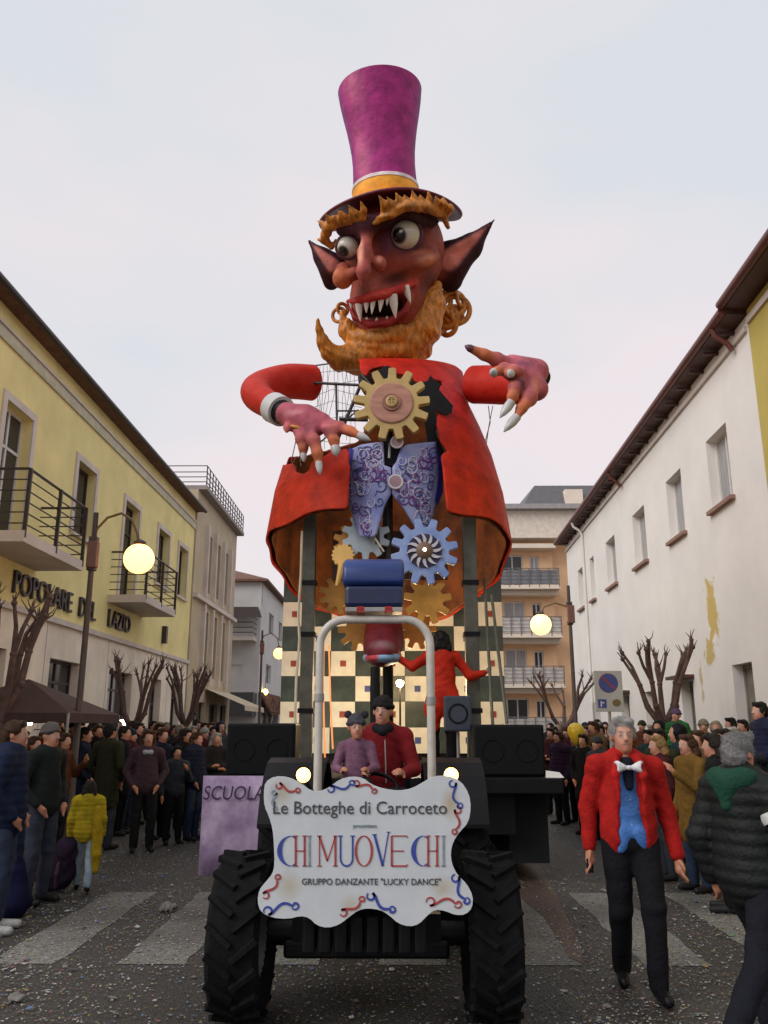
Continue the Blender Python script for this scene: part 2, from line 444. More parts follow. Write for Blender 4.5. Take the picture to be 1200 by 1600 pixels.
class Wall:
    def __init__(s, o, ux, n): s.o = Vector(o); s.u = Vector(ux).normalized(); s.n = Vector(n).normalized()
    def P(s, a, z, out=0.0): return s.o + s.u * a + Vector((0, 0, z)) + s.n * out
    def box(s, mb, a0, a1, z0, z1, o0, o1):
        vs = [s.P(a, z, o) for z in (z0, z1) for (a, o) in ((a0, o0), (a1, o0), (a1, o1), (a0, o1))]
        fs = [(0, 1, 2, 3), (7, 6, 5, 4), (0, 4, 5, 1), (1, 5, 6, 2), (2, 6, 7, 3), (3, 7, 4, 0)]
        mb.add(vs, fs); return mb

def facade(W, a0, a1, z0, z1, holes, depth, m, parent, name='wall', back=8.0):
    mb = MB(); A = sorted({a0, a1, *[h[0] for h in holes], *[h[1] for h in holes]}); Z = sorted({z0, z1, *[h[2] for h in holes], *[h[3] for h in holes]})
    for i in range(len(A) - 1):
        for j in range(len(Z) - 1):
            ca, cz = (A[i] + A[i + 1]) / 2, (Z[j] + Z[j + 1]) / 2
            if any(h[0] < ca < h[1] and h[2] < cz < h[3] for h in holes): continue
            mb.quad(W.P(A[i], Z[j]), W.P(A[i + 1], Z[j]), W.P(A[i + 1], Z[j + 1]), W.P(A[i], Z[j + 1]))
    for (h0, h1, g0, g1) in holes:
        d = -depth
        mb.quad(W.P(h0, g0), W.P(h0, g1), W.P(h0, g1, d), W.P(h0, g0, d)); mb.quad(W.P(h1, g0), W.P(h1, g1), W.P(h1, g1, d), W.P(h1, g0, d))
        mb.quad(W.P(h0, g0), W.P(h1, g0), W.P(h1, g0, d), W.P(h0, g0, d)); mb.quad(W.P(h0, g1), W.P(h1, g1), W.P(h1, g1, d), W.P(h0, g1, d))
    d = -depth - .05
    mb.quad(W.P(a0, z0), W.P(a0, z1), W.P(a0, z1, -back), W.P(a0, z0, -back)); mb.quad(W.P(a1, z0), W.P(a1, z1), W.P(a1, z1, -back), W.P(a1, z0, -back))
    mb.quad(W.P(a0, z1), W.P(a1, z1), W.P(a1, z1, -back), W.P(a0, z1, -back)); mb.quad(W.P(a0, z0, -back), W.P(a1, z0, -back), W.P(a1, z1, -back), W.P(a0, z1, -back))
    mb.quad(W.P(a0, z0, d), W.P(a1, z0, d), W.P(a1, z1, d), W.P(a0, z1, d))
    return mb.obj(name, m, parent)

def window(W, h, depth, parent, glass=None, frame=None, mull=1, trans=0, sill=None, trim=None, name='window', fw=.06, split=True):
    a0, a1, z0, z1 = h; frame = frame or M_white; glass = glass or M_glass
    mb = MB(); o0, o1 = -depth + .005, -depth + .07
    W.box(mb, a0 + .002, a0 + fw, z0 + .002, z1 - .002, o0, o1); W.box(mb, a1 - fw, a1 - .002, z0 + .002, z1 - .002, o0, o1)
    W.box(mb, a0 + fw, a1 - fw, z0 + .002, z0 + fw, o0, o1); W.box(mb, a0 + fw, a1 - fw, z1 - fw, z1 - .002, o0, o1)
    xs = [a0 + fw + (a1 - a0 - 2 * fw) * i / (mull + 1) for i in range(mull + 2)]
    for x in xs[1:-1]: W.box(mb, x - .035, x + .035, z0 + fw, z1 - fw, o0, o1)
    zs = [z0 + fw, z1 - fw] if not trans else [z0 + fw, z0 + (z1 - z0) * trans, z1 - fw]
    f = mb.obj(name, frame, parent)
    for i in range(mull + 1):
        for j in range(len(zs) - 1):
            p = MB(); W.box(p, xs[i] + (.034 if i else -.01), xs[i + 1] - (.034 if i < mull else -.01), zs[j] - .01, zs[j + 1] + .01, o0 + .02, o0 + .035); p.obj('pane', glass, f)
    if trans:
        p = MB(); W.box(p, a0 + fw, a1 - fw, zs[1] - .03, zs[1] + .03, o0 + .01, o1 + .004); p.obj('transom', frame, f)
    if sill:
        p = MB(); W.box(p, a0 - .1, a1 + .1, z0 - .08, z0 - .002, -depth + .08, .10); p.obj('sill', sill, f)
    if trim:
        p = MB(); t = .16
        W.box(p, a0 - t, a0 - .001, z0, z1 + t, .001, .04); W.box(p, a1 + .001, a1 + t, z0, z1 + t, .001, .04); W.box(p, a0, a1, z1 + .001, z1 + t, .001, .04); p.obj('surround', trim, f)
    return f

def balcony(W, a0, a1, z, out, h, parent, slabmat, rails=5, railmat=None, posts=3, thick=.2):
    railmat = railmat or M_iron
    mb = MB(); W.box(mb, a0, a1, z - thick, z, .001, out); b = mb.obj('balcony', slabmat, parent)
    o = out - .05
    for k in range(posts):
        a = a0 + .05 + (a1 - a0 - .1) * k / (posts - 1); p = MB(); W.box(p, a - .025, a + .025, z - .12, z + h, o - .005, o + .06); p.obj('rail_post', railmat, b)
    for k in range(rails + 1):
        zz = z + .14 + (h - .14) * k / rails; r = .028 if k == rails else .014
        p = MB(); p.tube([W.P(a0 + .05, zz, .01), W.P(a0 + .05, zz, o), W.P(a1 - .05, zz, o), W.P(a1 - .05, zz, .01)], r, 6); p.obj('rail', railmat, b, smooth=50)
    return b

# ---- left: yellow two-storey bank building, wall plane X = -7.5, running along Y
M_yel = mat('yellow_plaster', (0.84, 0.71, 0.32), .85, .09, .9, .15, 25)
M_clad = mat('beige_stone_cladding', (0.84, 0.73, 0.60), .75, .12, 1.2, .15, 20)
WL = Wall((-7.5, 0, 0), (0, 1, 0), (1, 0, 0))
yb = thing('yellow_building', (-7.5, 22, 0), 'yellow plastered two-storey building with iron balconies and large lettering above a stone ground floor', 'building')
up = [(15.0, 16.2, 5.05, 7.85), (18.8, 20.0, 6.1, 7.85), (22.4, 23.7, 5.05, 7.85), (25.8, 27.1, 6.1, 7.85), (28.4, 29.6, 6.1, 7.85), (11.0, 12.2, 6.1, 7.85)]
facade(WL, 6.0, 30.5, 4.02, 9.6, up, .28, M_yel, yb)
gr = [(14.6, 16.2, .3, 3.15), (18.3, 20.1, 1.2, 3.15), (22.2, 24.2, 1.2, 3.15), (26.1, 27.3, .12, 3.15), (28.6, 29.8, 1.2, 3.15), (10.6, 12.4, 1.2, 3.15)]
facade(WL, 6.0, 30.5, 0.0, 3.9, gr, .3, M_clad, yb, 'stone_base')
mb = MB(); WL.box(mb, 5.98, 30.52, 3.9, 4.02, -.4, .09); mb.obj('string_course', M_stone, yb)
M_dkdoor = mat('dark_shutter', (0.05, 0.03, 0.032), .5, .2, 4)
for i, h in enumerate(up): window(WL, h, .26, yb, frame=M_dkdoor if i else M_white, sill=M_stone if h[2] > 6 else None, trim=M_stone, trans=.72 if h[2] < 6 else 0)
for i, h in enumerate(gr): window(WL, h, .28, yb, frame=M_dkdoor, sill=M_stone if h[2] > 1 else None, mull=1, trans=.75, name='window' if i != 3 else 'door')
for a in [6 + 2.0 * k for k in range(13)]:      # joints of the stone cladding
    if a > 30 or any(h[0] - .05 < a < h[1] + .05 for h in gr): continue
    p = MB(); WL.box(p, a - .008, a + .008, .01, 3.89, -.01, .003); p.obj('cladding_joint', mat('joint', (.2, .16, .13), .9), yb)
balcony(WL, 14.2, 17.1, 5.05, 1.0, 1.15, yb, M_stone)
balcony(WL, 21.6, 24.7, 5.05, 1.0, 1.15, yb, M_stone)
mb = MB(); WL.box(mb, 5.98, 30.5, 8.9, 9.14, .001, .05); mb.obj('frieze', mat('pale_frieze', (.55, .5, .38), .8), yb)
mb = MB(); WL.box(mb, 5.98, 30.5, 9.14, 9.20, .001, .09); mb.obj('cornice', M_stone, yb)
mb = MB(); vs = [WL.P(a, z, o) for a in (5.9, 30.6) for (z, o) in ((9.58, -.3), (9.60, .30), (9.68, .30), (11.6, -5.6), (11.4, -8))]
mb.add(vs, [(0, 1, 6, 5), (1, 2, 7, 6), (2, 3, 8, 7), (3, 4, 9, 8), (0, 1, 2, 3, 4), (9, 8, 7, 6, 5)]); rf = mb.obj('roof', M_tile, yb)
mb = MB(); mb.tube([WL.P(5.9, 9.62, .36), WL.P(30.6, 9.62, .36)], .07, 8); mb.obj('gutter', M_iron, rf, smooth=60)
# lettering on the wall
M_let = mat('lettering_dark', (0.04, 0.028, 0.035), .5, .1)
def wall_text(W, s, a_mid, z_mid, size, out, parent, xs=1.0, flip=False):
    me = text_mesh('lettering', s, size, .03, xs=xs)
    X = -W.u if flip else W.u
    Mx = Matrix(((X.x, 0, W.n.x), (X.y, 0, W.n.y), (0, 1, 0))).to_4x4(); Mx.translation = W.P(a_mid, z_mid, out) - wloc(parent)
    me.transform(Mx); return new_obj('lettering', me, M_let, parent)
LT = [('BANCA', 14.3), ('POPOLARE', 17.6), ('DEL', 20.15), ('LAZIO', 22.6)]
for s_, a_ in LT: wall_text(WL, s_, a_, 4.44, .66, .04, yb, xs={'POPOLARE': .95}.get(s_, 1.0))
mb = MB(); WL.box(mb, 26.95, 27.15, 4.3, 4.85, .001, .15); mb.obj('wall_box', M_iron, yb)

# ---- left: beige building with tall slit windows and a railed roof terrace
M_beige = mat('beige_plaster', (0.50, 0.41, 0.29), .85, .1, 1.0, .12, 25)
bb = thing('beige_building', (-7.5, 34.5, 0), 'beige building with tall narrow windows and a railed roof terrace next to the yellow one', 'building')
WB = Wall((-7.45, 0, 0), (0, 1, 0), (1, 0, 0)); hs = []
for (z0, z1) in ((3.6, 6.1), (6.9, 9.2)):
    for a in (32.6, 34.3, 36.0): hs.append((a, a + .8, z0, z1))
gh = [(31.6, 33.6, .12, 2.6), (34.4, 36.0, .12, 2.6), (36.6, 37.8, .12, 2.6)]
facade(WB, 30.55, 38.6, 0, 10.5, hs + gh, .25, M_beige, bb)
for h in hs: window(WB, h, .22, bb, frame=M_dkdoor, mull=1, fw=.05, trans=.35)
for h in gh: window(WB, h, .22, bb, frame=M_dkdoor, mull=1, name='shop_window')
for a in (32.3, 33.85, 35.55, 37.1):
    for (z0, z1) in ((3.3, 6.3), (6.6, 9.5)):
        p = MB(); WB.box(p, a - .1, a + .1, z0, z1, .001, .14); p.obj('pilaster', M_stone, bb)
mb = MB(); WB.box(mb, 30.56, 38.6, 6.36, 6.52, .001, .18); mb.obj('string_course', M_stone, bb)
mb = MB(); WB.box(mb, 30.56, 38.7, 10.5, 10.66, -8, .32); mb.obj('roof_slab', mat('slab_grey', (.3, .27, .25), .8), bb)
WT = Wall((-7.45, 0, 0), (0, 1, 0), (1, 0, 0))
for k in range(16):
    a = 30.8 + k * .53; p = MB(); WT.box(p, a - .02, a + .02, 10.66, 11.5, .22, .26); p.obj('rail_post', M_iron, bb)
for zz in (10.85, 11.05, 11.25, 11.5):
    p = MB(); p.tube([WT.P(30.75, zz, -3), WT.P(30.75, zz, .24), WT.P(38.65, zz, .24)], .02, 6); p.obj('rail', M_iron, bb)
mb = MB(); mb.quad(WB.P(33.4, 3.15, .02), WB.P(38.4, 3.15, .02), WB.P(38.4, 2.5, 1.6), WB.P(33.4, 2.5, 1.6)); mb.quad(WB.P(33.4, 2.5, 1.6), WB.P(38.4, 2.5, 1.6), WB.P(38.4, 2.3, 1.62), WB.P(33.4, 2.3, 1.62))
mb.obj('awning', mat('cream_awning', (.55, .47, .34), .8), bb)

# ---- left, farther: white house
M_wht = mat('white_plaster', (0.60, 0.59, 0.60), .85, .07, .8, .1, 20)
wh = thing('white_house', (-7.5, 48, 0), 'white rendered house with a low pitched roof and balconies past the beige building', 'building')
WF = Wall((-10.6, 42.2, 0), (1, 0, 0), (0, -1, 0)); WS = Wall((-6.75, 0, 0), (0, 1, 0), (1, 0, 0))
fh = [(2.1, 3.0, 4.15, 4.7)]; facade(WF, 0, 3.85, 0, 9.0, fh, .2, M_wht, wh, back=.5); window(WF, fh[0], .18, wh, mull=1, sill=None)
sh_ = [(45.0, 46.8, 6.6, 7.7), (44.5, 46.4, 3.9, 4.9), (49, 50.5, 6.6, 7.7), (44, 46, .1, 2.4), (48, 50, .1, 2.4)]
facade(WS, 42.26, 56, 0, 9.0, sh_, .2, M_wht, wh, back=3.8)
for h in sh_: window(WS, h, .18, wh, mull=1, sill=None)
mb = MB(); mb.box((-8.2, 41.65, 5.9), (2.6, 1.1, .18)); b_ = mb.obj('balcony', M_stone, wh)
for zz in (6.2, 6.45, 6.7, 6.95): p = MB(); p.tube([(-9.4, 41.15, zz), (-6.95, 41.15, zz), (-6.95, 42.15, zz)], .025, 6); p.obj('rail', M_iron, b_)
p = MB(); p.add([(-9.4, 41.0, 6.9), (-6.5, 41.0, 6.9), (-6.9, 42.15, 7.6), (-9.4, 42.15, 7.6)], [(0, 1, 2, 3)]); p.obj('canopy', M_iron, b_)
mb = MB(); mb.box((-7.9, 41.6, 2.75), (2.2, 1.2, 1.1)); mb.obj('porch_parapet', mat('grey_panel', (.07, .07, .075), .7), wh)
mb = MB(); mb.add([(-6.1, 42.3, 2.3), (-6.1, 50, 2.3), (-6.74, 50, 3.3), (-6.74, 42.3, 3.3)], [(0, 1, 2, 3)]); tr = mb.obj('tiled_canopy', M_tile, wh)
for k in range(12): p = MB(); p.tube([(-6.72, 42.5 + k * .62, 3.36), (-6.06, 42.5 + k * .62, 2.36)], .1, 6); p.obj('roof_tile', M_tile, tr)
mb = MB(); vs = [(-11, 41.9, 9.0), (-6.4, 41.9, 9.0), (-6.4, 56, 9.0), (-11, 56, 9.0), (-9.0, 44.5, 10.0), (-9.0, 56, 10.0)]; vs += [(x, y, z - .12) for x, y, z in vs[:4]]
mb.add(vs, [(0, 1, 4), (1, 2, 5, 4), (0, 4, 5, 3), (2, 3, 5), (0, 6, 7, 1), (1, 7, 8, 2), (6, 9, 8, 7), (0, 3, 9, 6)]); mb.obj('roof', M_tile, wh)

# ---- right: long white two-storey building, wall X = 6 + .035 Y
ang = math.atan(.035); uR = Vector((math.sin(ang), math.cos(ang), 0)); nR = Vector((-math.cos(ang), math.sin(ang), 0))
WR = Wall((6.0, 0, 0), uR, nR)
def wall_mat():
    m = mat('aged_white_plaster', (0.82, 0.795, 0.755), .9, .05, .7, .12, 18); n = m.node_tree; b = n.nodes['Principled BSDF']; ra = b.inputs['Base Color'].links[0].from_socket
    t = n.nodes.new('ShaderNodeTexCoord'); cur = ra
    for (P_, rad, c_) in ((WR.P(17.35, 3.95), (.5, .42, .75), (.62, .47, .16)), (WR.P(17.7, 3.2), (.5, .4, .35), (.6, .47, .18)), (WR.P(18.4, 2.6), (.5, .12, .5), (.6, .5, .3))):
        L = P_ - Vector((6.5, 22, 0))
        mp_ = n.nodes.new('ShaderNodeVectorMath'); mp_.operation = 'SUBTRACT'; mp_.inputs[1].default_value = L; n.links.new(t.outputs['Object'], mp_.inputs[0])
        dv = n.nodes.new('ShaderNodeVectorMath'); dv.operation = 'DIVIDE'; dv.inputs[1].default_value = rad; n.links.new(mp_.outputs[0], dv.inputs[0])
        ln = n.nodes.new('ShaderNodeVectorMath'); ln.operation = 'LENGTH'; n.links.new(dv.outputs[0], ln.inputs[0])
        no = n.nodes.new('ShaderNodeTexNoise'); no.inputs['Scale'].default_value = 4.0; no.inputs['Detail'].default_value = 6; n.links.new(t.outputs['Object'], no.inputs['Vector'])
        ad = n.nodes.new('ShaderNodeMath'); ad.operation = 'MULTIPLY_ADD'; ad.inputs[1].default_value = 2.2; n.links.new(no.outputs['Fac'], ad.inputs[0]); n.links.new(ln.outputs['Value'], ad.inputs[2])
        lt = n.nodes.new('ShaderNodeMapRange'); lt.inputs['From Min'].default_value = 1.75; lt.inputs['From Max'].default_value = 2.0; lt.inputs['To Min'].default_value = 1; lt.inputs['To Max'].default_value = 0
        n.links.new(ad.outputs[0], lt.inputs['Value'])
        mxx = n.nodes.new('ShaderNodeMixRGB'); n.links.new(lt.outputs[0], mxx.inputs[0]); n.links.new(cur, mxx.inputs[1]); mxx.inputs[2].default_value = (*c_, 1); cur = mxx.outputs[0]
    n.links.new(cur, b.inputs['Base Color']); return m
M_aged = wall_mat()
wb = thing('white_building', (6.5, 22, 0), 'long white plastered building with small deep-set windows and a dark red-brown eave', 'building')
uw = [(15.5, 16.7, 6.0, 7.5), (18.5, 19.7, 6.0, 7.5), (21.8, 23.1, 6.0, 7.5), (25.4, 26.7, 6.0, 7.5), (28.7, 29.4, 6.0, 7.5), (30.6, 31.8, 6.0, 7.5)]
gw = [(15.5, 16.5, .12, 2.85), (19.0, 19.9, .12, 2.7), (22.4, 23.2, .9, 2.6), (25.0, 26.0, .12, 2.6), (29.2, 30.2, .12, 2.5)]
facade(WR, 13.95, 34, 0, 9.0, uw + gw, .3, M_aged, wb)
for h in uw: window(WR, h, .26, wb, glass=M_dglass, sill=mat('terracotta_sill', (.30, .17, .13), .8))
M_door = mat('grey_green_door', (.22, .21, .18), .6, .2, 3)
for i, h in enumerate(gw): window(WR, h, .27, wb, glass=M_door, frame=M_door, mull=0, name='door' if h[2] < .5 else 'window', fw=.08)
for h in (gw[1], gw[3]):
    p = MB(); WR.box(p, h[0] - .15, h[1] + .15, h[3] + .05, h[3] + .12, .001, .3); p.obj('door_canopy', M_brown, wb)
def eave(W, a0, a1, z, out, parent, drop=.0):
    mb = MB(); vs = [W.P(a, zz, o) for a in (a0, a1) for (zz, o) in ((z, -.3), (z + .06, out), (z + .18, out), (z + 2.1, -5.5), (z + 1.9, -8))]
    mb.add(vs, [(0, 1, 6, 5), (1, 2, 7, 6), (2, 3, 8, 7), (3, 4, 9, 8), (0, 1, 2, 3, 4), (9, 8, 7, 6, 5)]); r = mb.obj('roof', M_brown, parent)
    p = MB(); p.tube([W.P(a0, z + .12, out + .07), W.P(a1, z + .12, out + .07)], .085, 10); p.obj('gutter', mat('red_gutter', (.14, .042, .032), .45, .15), r, smooth=60)
    return r
rf = eave(WR, 14.0, 34.2, 9.0, .34, wb)
k = 0
while 14.6 + k * .9 < 34: p = MB(); a = 14.6 + k * .9; WR.box(p, a - .04, a + .04, 8.93, 8.99, .0, .30); p.obj('rafter', M_brown, rf); k += 1
for a in (14.6, 23.9, 30.2):
    p = MB(); p.tube([WR.P(a, 9.06, .41), WR.P(a, 8.9, .36), WR.P(a, 8.75, .15), WR.P(a, 8.6, .07)] + ([WR.P(a, .2, .07)] if a == 30.2 else []), .05, 8); p.obj('downpipe', MATS['red_gutter'] if a != 30.2 else M_aged, rf, smooth=60)
mb = MB(); WR.box(mb, 14.0, 34, 8.7, 8.8, .001, .06); mb.obj('cornice', M_stone, wb)
# ---- right edge: yellow building nearer the camera
ry = thing('ochre_building', (6.3, 10, 0), 'ochre-yellow building joined to the near end of the long white building', 'building')
M_och = mat('ochre_plaster', (.50, .40, .10), .85, .1, .9, .15, 22)
oh = [(9.5, 10.7, 6.0, 7.5), (12.0, 13.0, .12, 2.8)]
facade(WR, 5.0, 13.94, 0, 9.1, oh, .3, M_och, ry); window(WR, oh[0], .26, ry, glass=M_dglass, sill=M_stone); window(WR, oh[1], .27, ry, glass=M_door, frame=M_door, mull=0, name='door')
eave(WR, 4.9, 13.98, 9.10, .38, ry)
mb = MB(); WR.box(mb, 5.0, 13.9, 8.8, 8.92, .001, .05); mb.obj('cornice', M_stone, ry)

# ---- far right: apartment block with stacked balconies
M_or = mat('orange_plaster', (.78, .50, .29), .85, .1, 1); M_cream = mat('cream_concrete', (.76, .66, .55), .85, .06, 1)
ap = thing('apartment_block', (8.6, 50, 0), 'cream and orange apartment block with stacked balconies at the end of the street', 'building')
WA = Wall((5.6, 50, 0), (1, 0, 0), (0, -1, 0)); ah = []
fl = [1.2, 4.05, 6.9, 9.75]
for z in fl: ah += [(1.0, 2.3, z + .05, z + 2.1), (2.7, 3.3, z + .9, z + 2.0)]
facade(WA, .65, 4.1, 0, 12.7, ah, .2, M_or, ap, back=9)
mb = MB(); WA.box(mb, 4.1, 12.5, 0, 12.7, -9, -.3); mb.obj('side_wall', M_or, ap)
for h in ah: window(WA, h, .18, ap, mull=1, fw=.09, glass=M_glass if random.random() < .5 else M_dglass)
mb = MB(); WA.box(mb, 0, .65, 0, 12.7, -9, .9); mb.obj('pier', M_cream, ap)
for i, z in enumerate(fl):
    b_ = balcony(WA, .0 if i else .0, 4.2, z, 1.5, 1.0, ap, M_cream, rails=4, railmat=mat('grey_rail', (.16, .15, .15), .5), posts=8, thick=.22)
    p = MB(); WA.box(p, .1, 4.1, z + .05, z + .92, 1.36, 1.39); p.obj('railing_panel', mat('railing_panel_%d' % i, [(.60, .56, .52), (.62, .57, .52), (.64, .59, .55), (.22, .22, .24)][i], .6), b_)
    p = MB(); WA.box(p, .7, 4.15, z + 2.35, z + 2.62, .001, .9); p.obj('lintel', M_cream, ap)
mb = MB(); WA.box(mb, -.05, 12.5, 12.7, 14.4, -9, 1.0); mb.obj('parapet', mat('parapet_cream', (.76, .67, .57), .85), ap)
mb = MB(); WA.box(mb, -.1, 12.6, 14.4, 14.7, -9, 1.5); r_ = mb.obj('roof', mat('grey_roof', (.34, .32, .32), .7), ap)
mb = MB(); mb.add([(7.9, 49.5, 14.7), (13, 49.5, 14.7), (13, 55, 14.7), (7.5, 55, 14.7), (8.9, 50.5, 16.4), (13, 50.5, 16.4), (13, 55, 16.4), (8.6, 55, 16.4)], [(0, 1, 5, 4), (3, 0, 4, 7), (4, 5, 6, 7)])
mb.obj('penthouse', mat('slate', (.12, .115, .125), .6), ap)
mb = MB(); WA.box(mb, 5.0, 6.1, 14.75, 15.9, -.4, .4); mb.obj('dormer', M_cream, ap)
# ---- street end
se = thing('street_end_house', (-1, 75, 0), 'low cream house closing the far end of the street behind the float', 'building')
WE = Wall((-7, 75, 0), (1, 0, 0), (0, -1, 0)); eh = [(1 + 2.6 * k, 2 + 2.6 * k, 3.5, 5.0) for k in range(4)] + [(1 + 2.6 * k, 2.2 + 2.6 * k, .1, 2.4) for k in range(4)]
facade(WE, 0, 11.8, 0, 6.2, eh, .2, M_cream, se, back=6)
for h in eh: window(WE, h, .18, se)
mb = MB(); WE.box(mb, -.3, 12.1, 6.2, 6.45, -6.3, .4); mb.obj('roof', M_tile, se)
# ================================================================== TRACTOR, TRAILER, SIGN
M_rub = mat('tyre_rubber', (0.007, 0.007, 0.008), .85, .3, 12, .3, 60, spec=.12)
M_blk = mat('black_paint', (0.006, 0.006, 0.007), .5, .2, 5, spec=.18)
M_blkf = mat('black_cloth', (0.006, 0.006, 0.008), .9, .2, 8, .3, 90)
M_steel = mat('grey_steel', (.30, .29, .28), .45, .12, 6, metal=.3)
M_rim = mat('rim_grey', (.10, .095, .09), .5, .2, 5)

def ribbon(mb, pts, wd, Y, th=.004):
    """flat painted stroke in an XZ plane; pts are world (x, z)"""
    pts = [Vector((p[0], p[1])) for p in pts]; L = []; n = len(pts)
    if not isinstance(wd, (list, tuple)): wd = [wd] * n
    for i, p in enumerate(pts):
        d = (pts[min(i + 1, n - 1)] - pts[max(i - 1, 0)]); d = d.normalized() if d.length else Vector((1, 0)); q = Vector((-d.y, d.x)) * wd[i] / 2
        L.append((p + q, p - q))
    for i in range(n - 1):
        a, b = L[i]; c, d = L[i + 1]
        vs = [(a.x, Y, a.y), (b.x, Y, b.y), (d.x, Y, d.y), (c.x, Y, c.y)]; vs += [(x, y + th, z) for x, y, z in vs]
        mb.add(vs, [(0, 1, 2, 3), (7, 6, 5, 4), (0, 4, 5, 1), (1, 5, 6, 2), (2, 6, 7, 3), (3, 7, 4, 0)])
    return mb

def spot_mat(name, base, spots, rough=.6, var=.05, scale=5):
    m = mat(name, base, rough, var, scale, .06, 30); n = m.node_tree; b = n.nodes['Principled BSDF']; cur = b.inputs['Base Color'].links[0].from_socket
    t = n.nodes.new('ShaderNodeTexCoord')
    for (P_, rad, c_, amt) in spots:
        mp_ = n.nodes.new('ShaderNodeVectorMath'); mp_.operation = 'SUBTRACT'; mp_.inputs[1].default_value = P_; n.links.new(t.outputs['Object'], mp_.inputs[0])
        dv = n.nodes.new('ShaderNodeVectorMath'); dv.operation = 'DIVIDE'; dv.inputs[1].default_value = rad; n.links.new(mp_.outputs[0], dv.inputs[0])
        ln = n.nodes.new('ShaderNodeVectorMath'); ln.operation = 'LENGTH'; n.links.new(dv.outputs[0], ln.inputs[0])
        lt = n.nodes.new('ShaderNodeMapRange'); lt.inputs['From Min'].default_value = 0.1; lt.inputs['From Max'].default_value = 1.0; lt.inputs['To Min'].default_value = amt; lt.inputs['To Max'].default_value = 0
        n.links.new(ln.outputs['Value'], lt.inputs['Value'])
        mxx = n.nodes.new('ShaderNodeMixRGB'); n.links.new(lt.outputs[0], mxx.inputs[0]); n.links.new(cur, mxx.inputs[1]); mxx.inputs[2].default_value = (*c_, 1); cur = mxx.outputs[0]
    n.links.new(cur, b.inputs['Base Color']); return m

def wheel(parent, cx, cy, rad, wid, rimr, lugs):
    """tyre with real lugs, rim and hub; axle along X"""
    Mx = Matrix.Translation((cx, cy, rad)) @ Matrix.Rotation(R(90), 4, 'Y'); h = wid / 2
    prof = [(rimr, -h * .8), (rad * .86, -h), (rad * .94, -h * .8), (rad * .955, 0), (rad * .94, h * .8), (rad * .86, h), (rimr, h * .8), (rimr * .97, 0)]
    mb = MB(); mb.lathe(prof, 40, Mx, closed=True)
    for s in (-1, 1):
        for k in range(lugs):
            t = 2 * math.pi * (k + (.5 if s > 0 else 0)) / lugs
            L = Mx @ Matrix.Rotation(t, 4, 'Z') @ Matrix.Translation((rad * .965, 0, s * h * .48)) @ Matrix.Rotation(s * R(38), 4, 'X')
            mb.box((0, 0, 0), (rad * .07, rad * .075, h * 1.15), M=None) if False else mb.add([L @ Vector((x * rad * .036, y * rad * .045, z * h * .58)) for z in (-1, 1) for (x, y) in ((-1, -1), (1, -.7), (1, .7), (-1, 1))],
                [(0, 3, 2, 1), (4, 5, 6, 7), (0, 1, 5, 4), (1, 2, 6, 5), (2, 3, 7, 6), (3, 0, 4, 7)])
    o = mb.obj('wheel', M_rub, parent, smooth=35)
    p = MB(); p.lathe([(rimr * .3, -h * .35), (rimr * .35, h * .3), (rimr * .9, h * .1), (rimr, h * .7), (rimr * 1.03, h * .7), (rimr * 1.0, -h * .7), (rimr * .9, -h * .2)], 28, Mx, closed=True); p.obj('rim', M_rim, o, smooth=35)
    p = MB(); p.lathe([(.001, -h * .5), (rimr * .32, -h * .45), (rimr * .32, h * .45), (.001, h * .5)], 16, Mx); p.obj('hub', M_rim, o, smooth=40)
    return o

tx = at(572, 1450, 5.4).x
tr = thing('tractor', (tx, 6.3, 0), 'dark open tractor with a pale roll bar pulling the carnival float', 'tractor')
fl_, fr_ = at(340, 1500, 5.6).x, at(806, 1500, 5.6).x
FWID = .31
wheel(tr, fl_ + FWID / 2, 5.6, .47, FWID, .25, 18); wheel(tr, fr_ - FWID / 2, 5.6, .47, FWID, .25, 18)
wheel(tr, tx - .74, 7.75, .66, .40, .36, 20); wheel(tr, tx + .74, 7.75, .66, .40, .36, 20)
mb = MB(); mb.tube([(fl_ + FWID, 5.6, .47), (fr_ - FWID, 5.6, .47)], .07, 10); mb.box((tx, 5.6, .52), (.9, .22, .16)); mb.obj('front_axle', M_blk, tr, smooth=40)
mb = MB(); mb.tube([(tx - .6, 7.75, .66), (tx + .6, 7.75, .66)], .12, 10); mb.obj('rear_axle', M_blk, tr, smooth=40)
mb = MB(); mb.box((tx, 6.75, .62), (.42, 2.7, .34)); mb.obj('chassis', M_blk, tr, bevel=.03)
mb = MB(); mb.box((tx, 5.95, .93), (.62, 1.5, .38)); hood = mb.obj('hood', mat('hood_paint', (.02, .008, .007), .4, .2), tr, bevel=.08)
mb = MB(); mb.box((tx, 5.19, .92), (.5, .03, .26)); mb.obj('grille', M_blk, hood)
for k in range(8):                                  # slab weights on the front bracket, dark between the wheels
    p = MB(); p.box((tx - .315 + k * .09, 5.2, .56), (.075, .18, .2)); p.obj('front_weight', M_blk, tr, bevel=.02)
mb = MB(); mb.box((tx, 5.55, .40), (1.0, .14, .10)); mb.obj('bumper', M_blk, tr, bevel=.02)
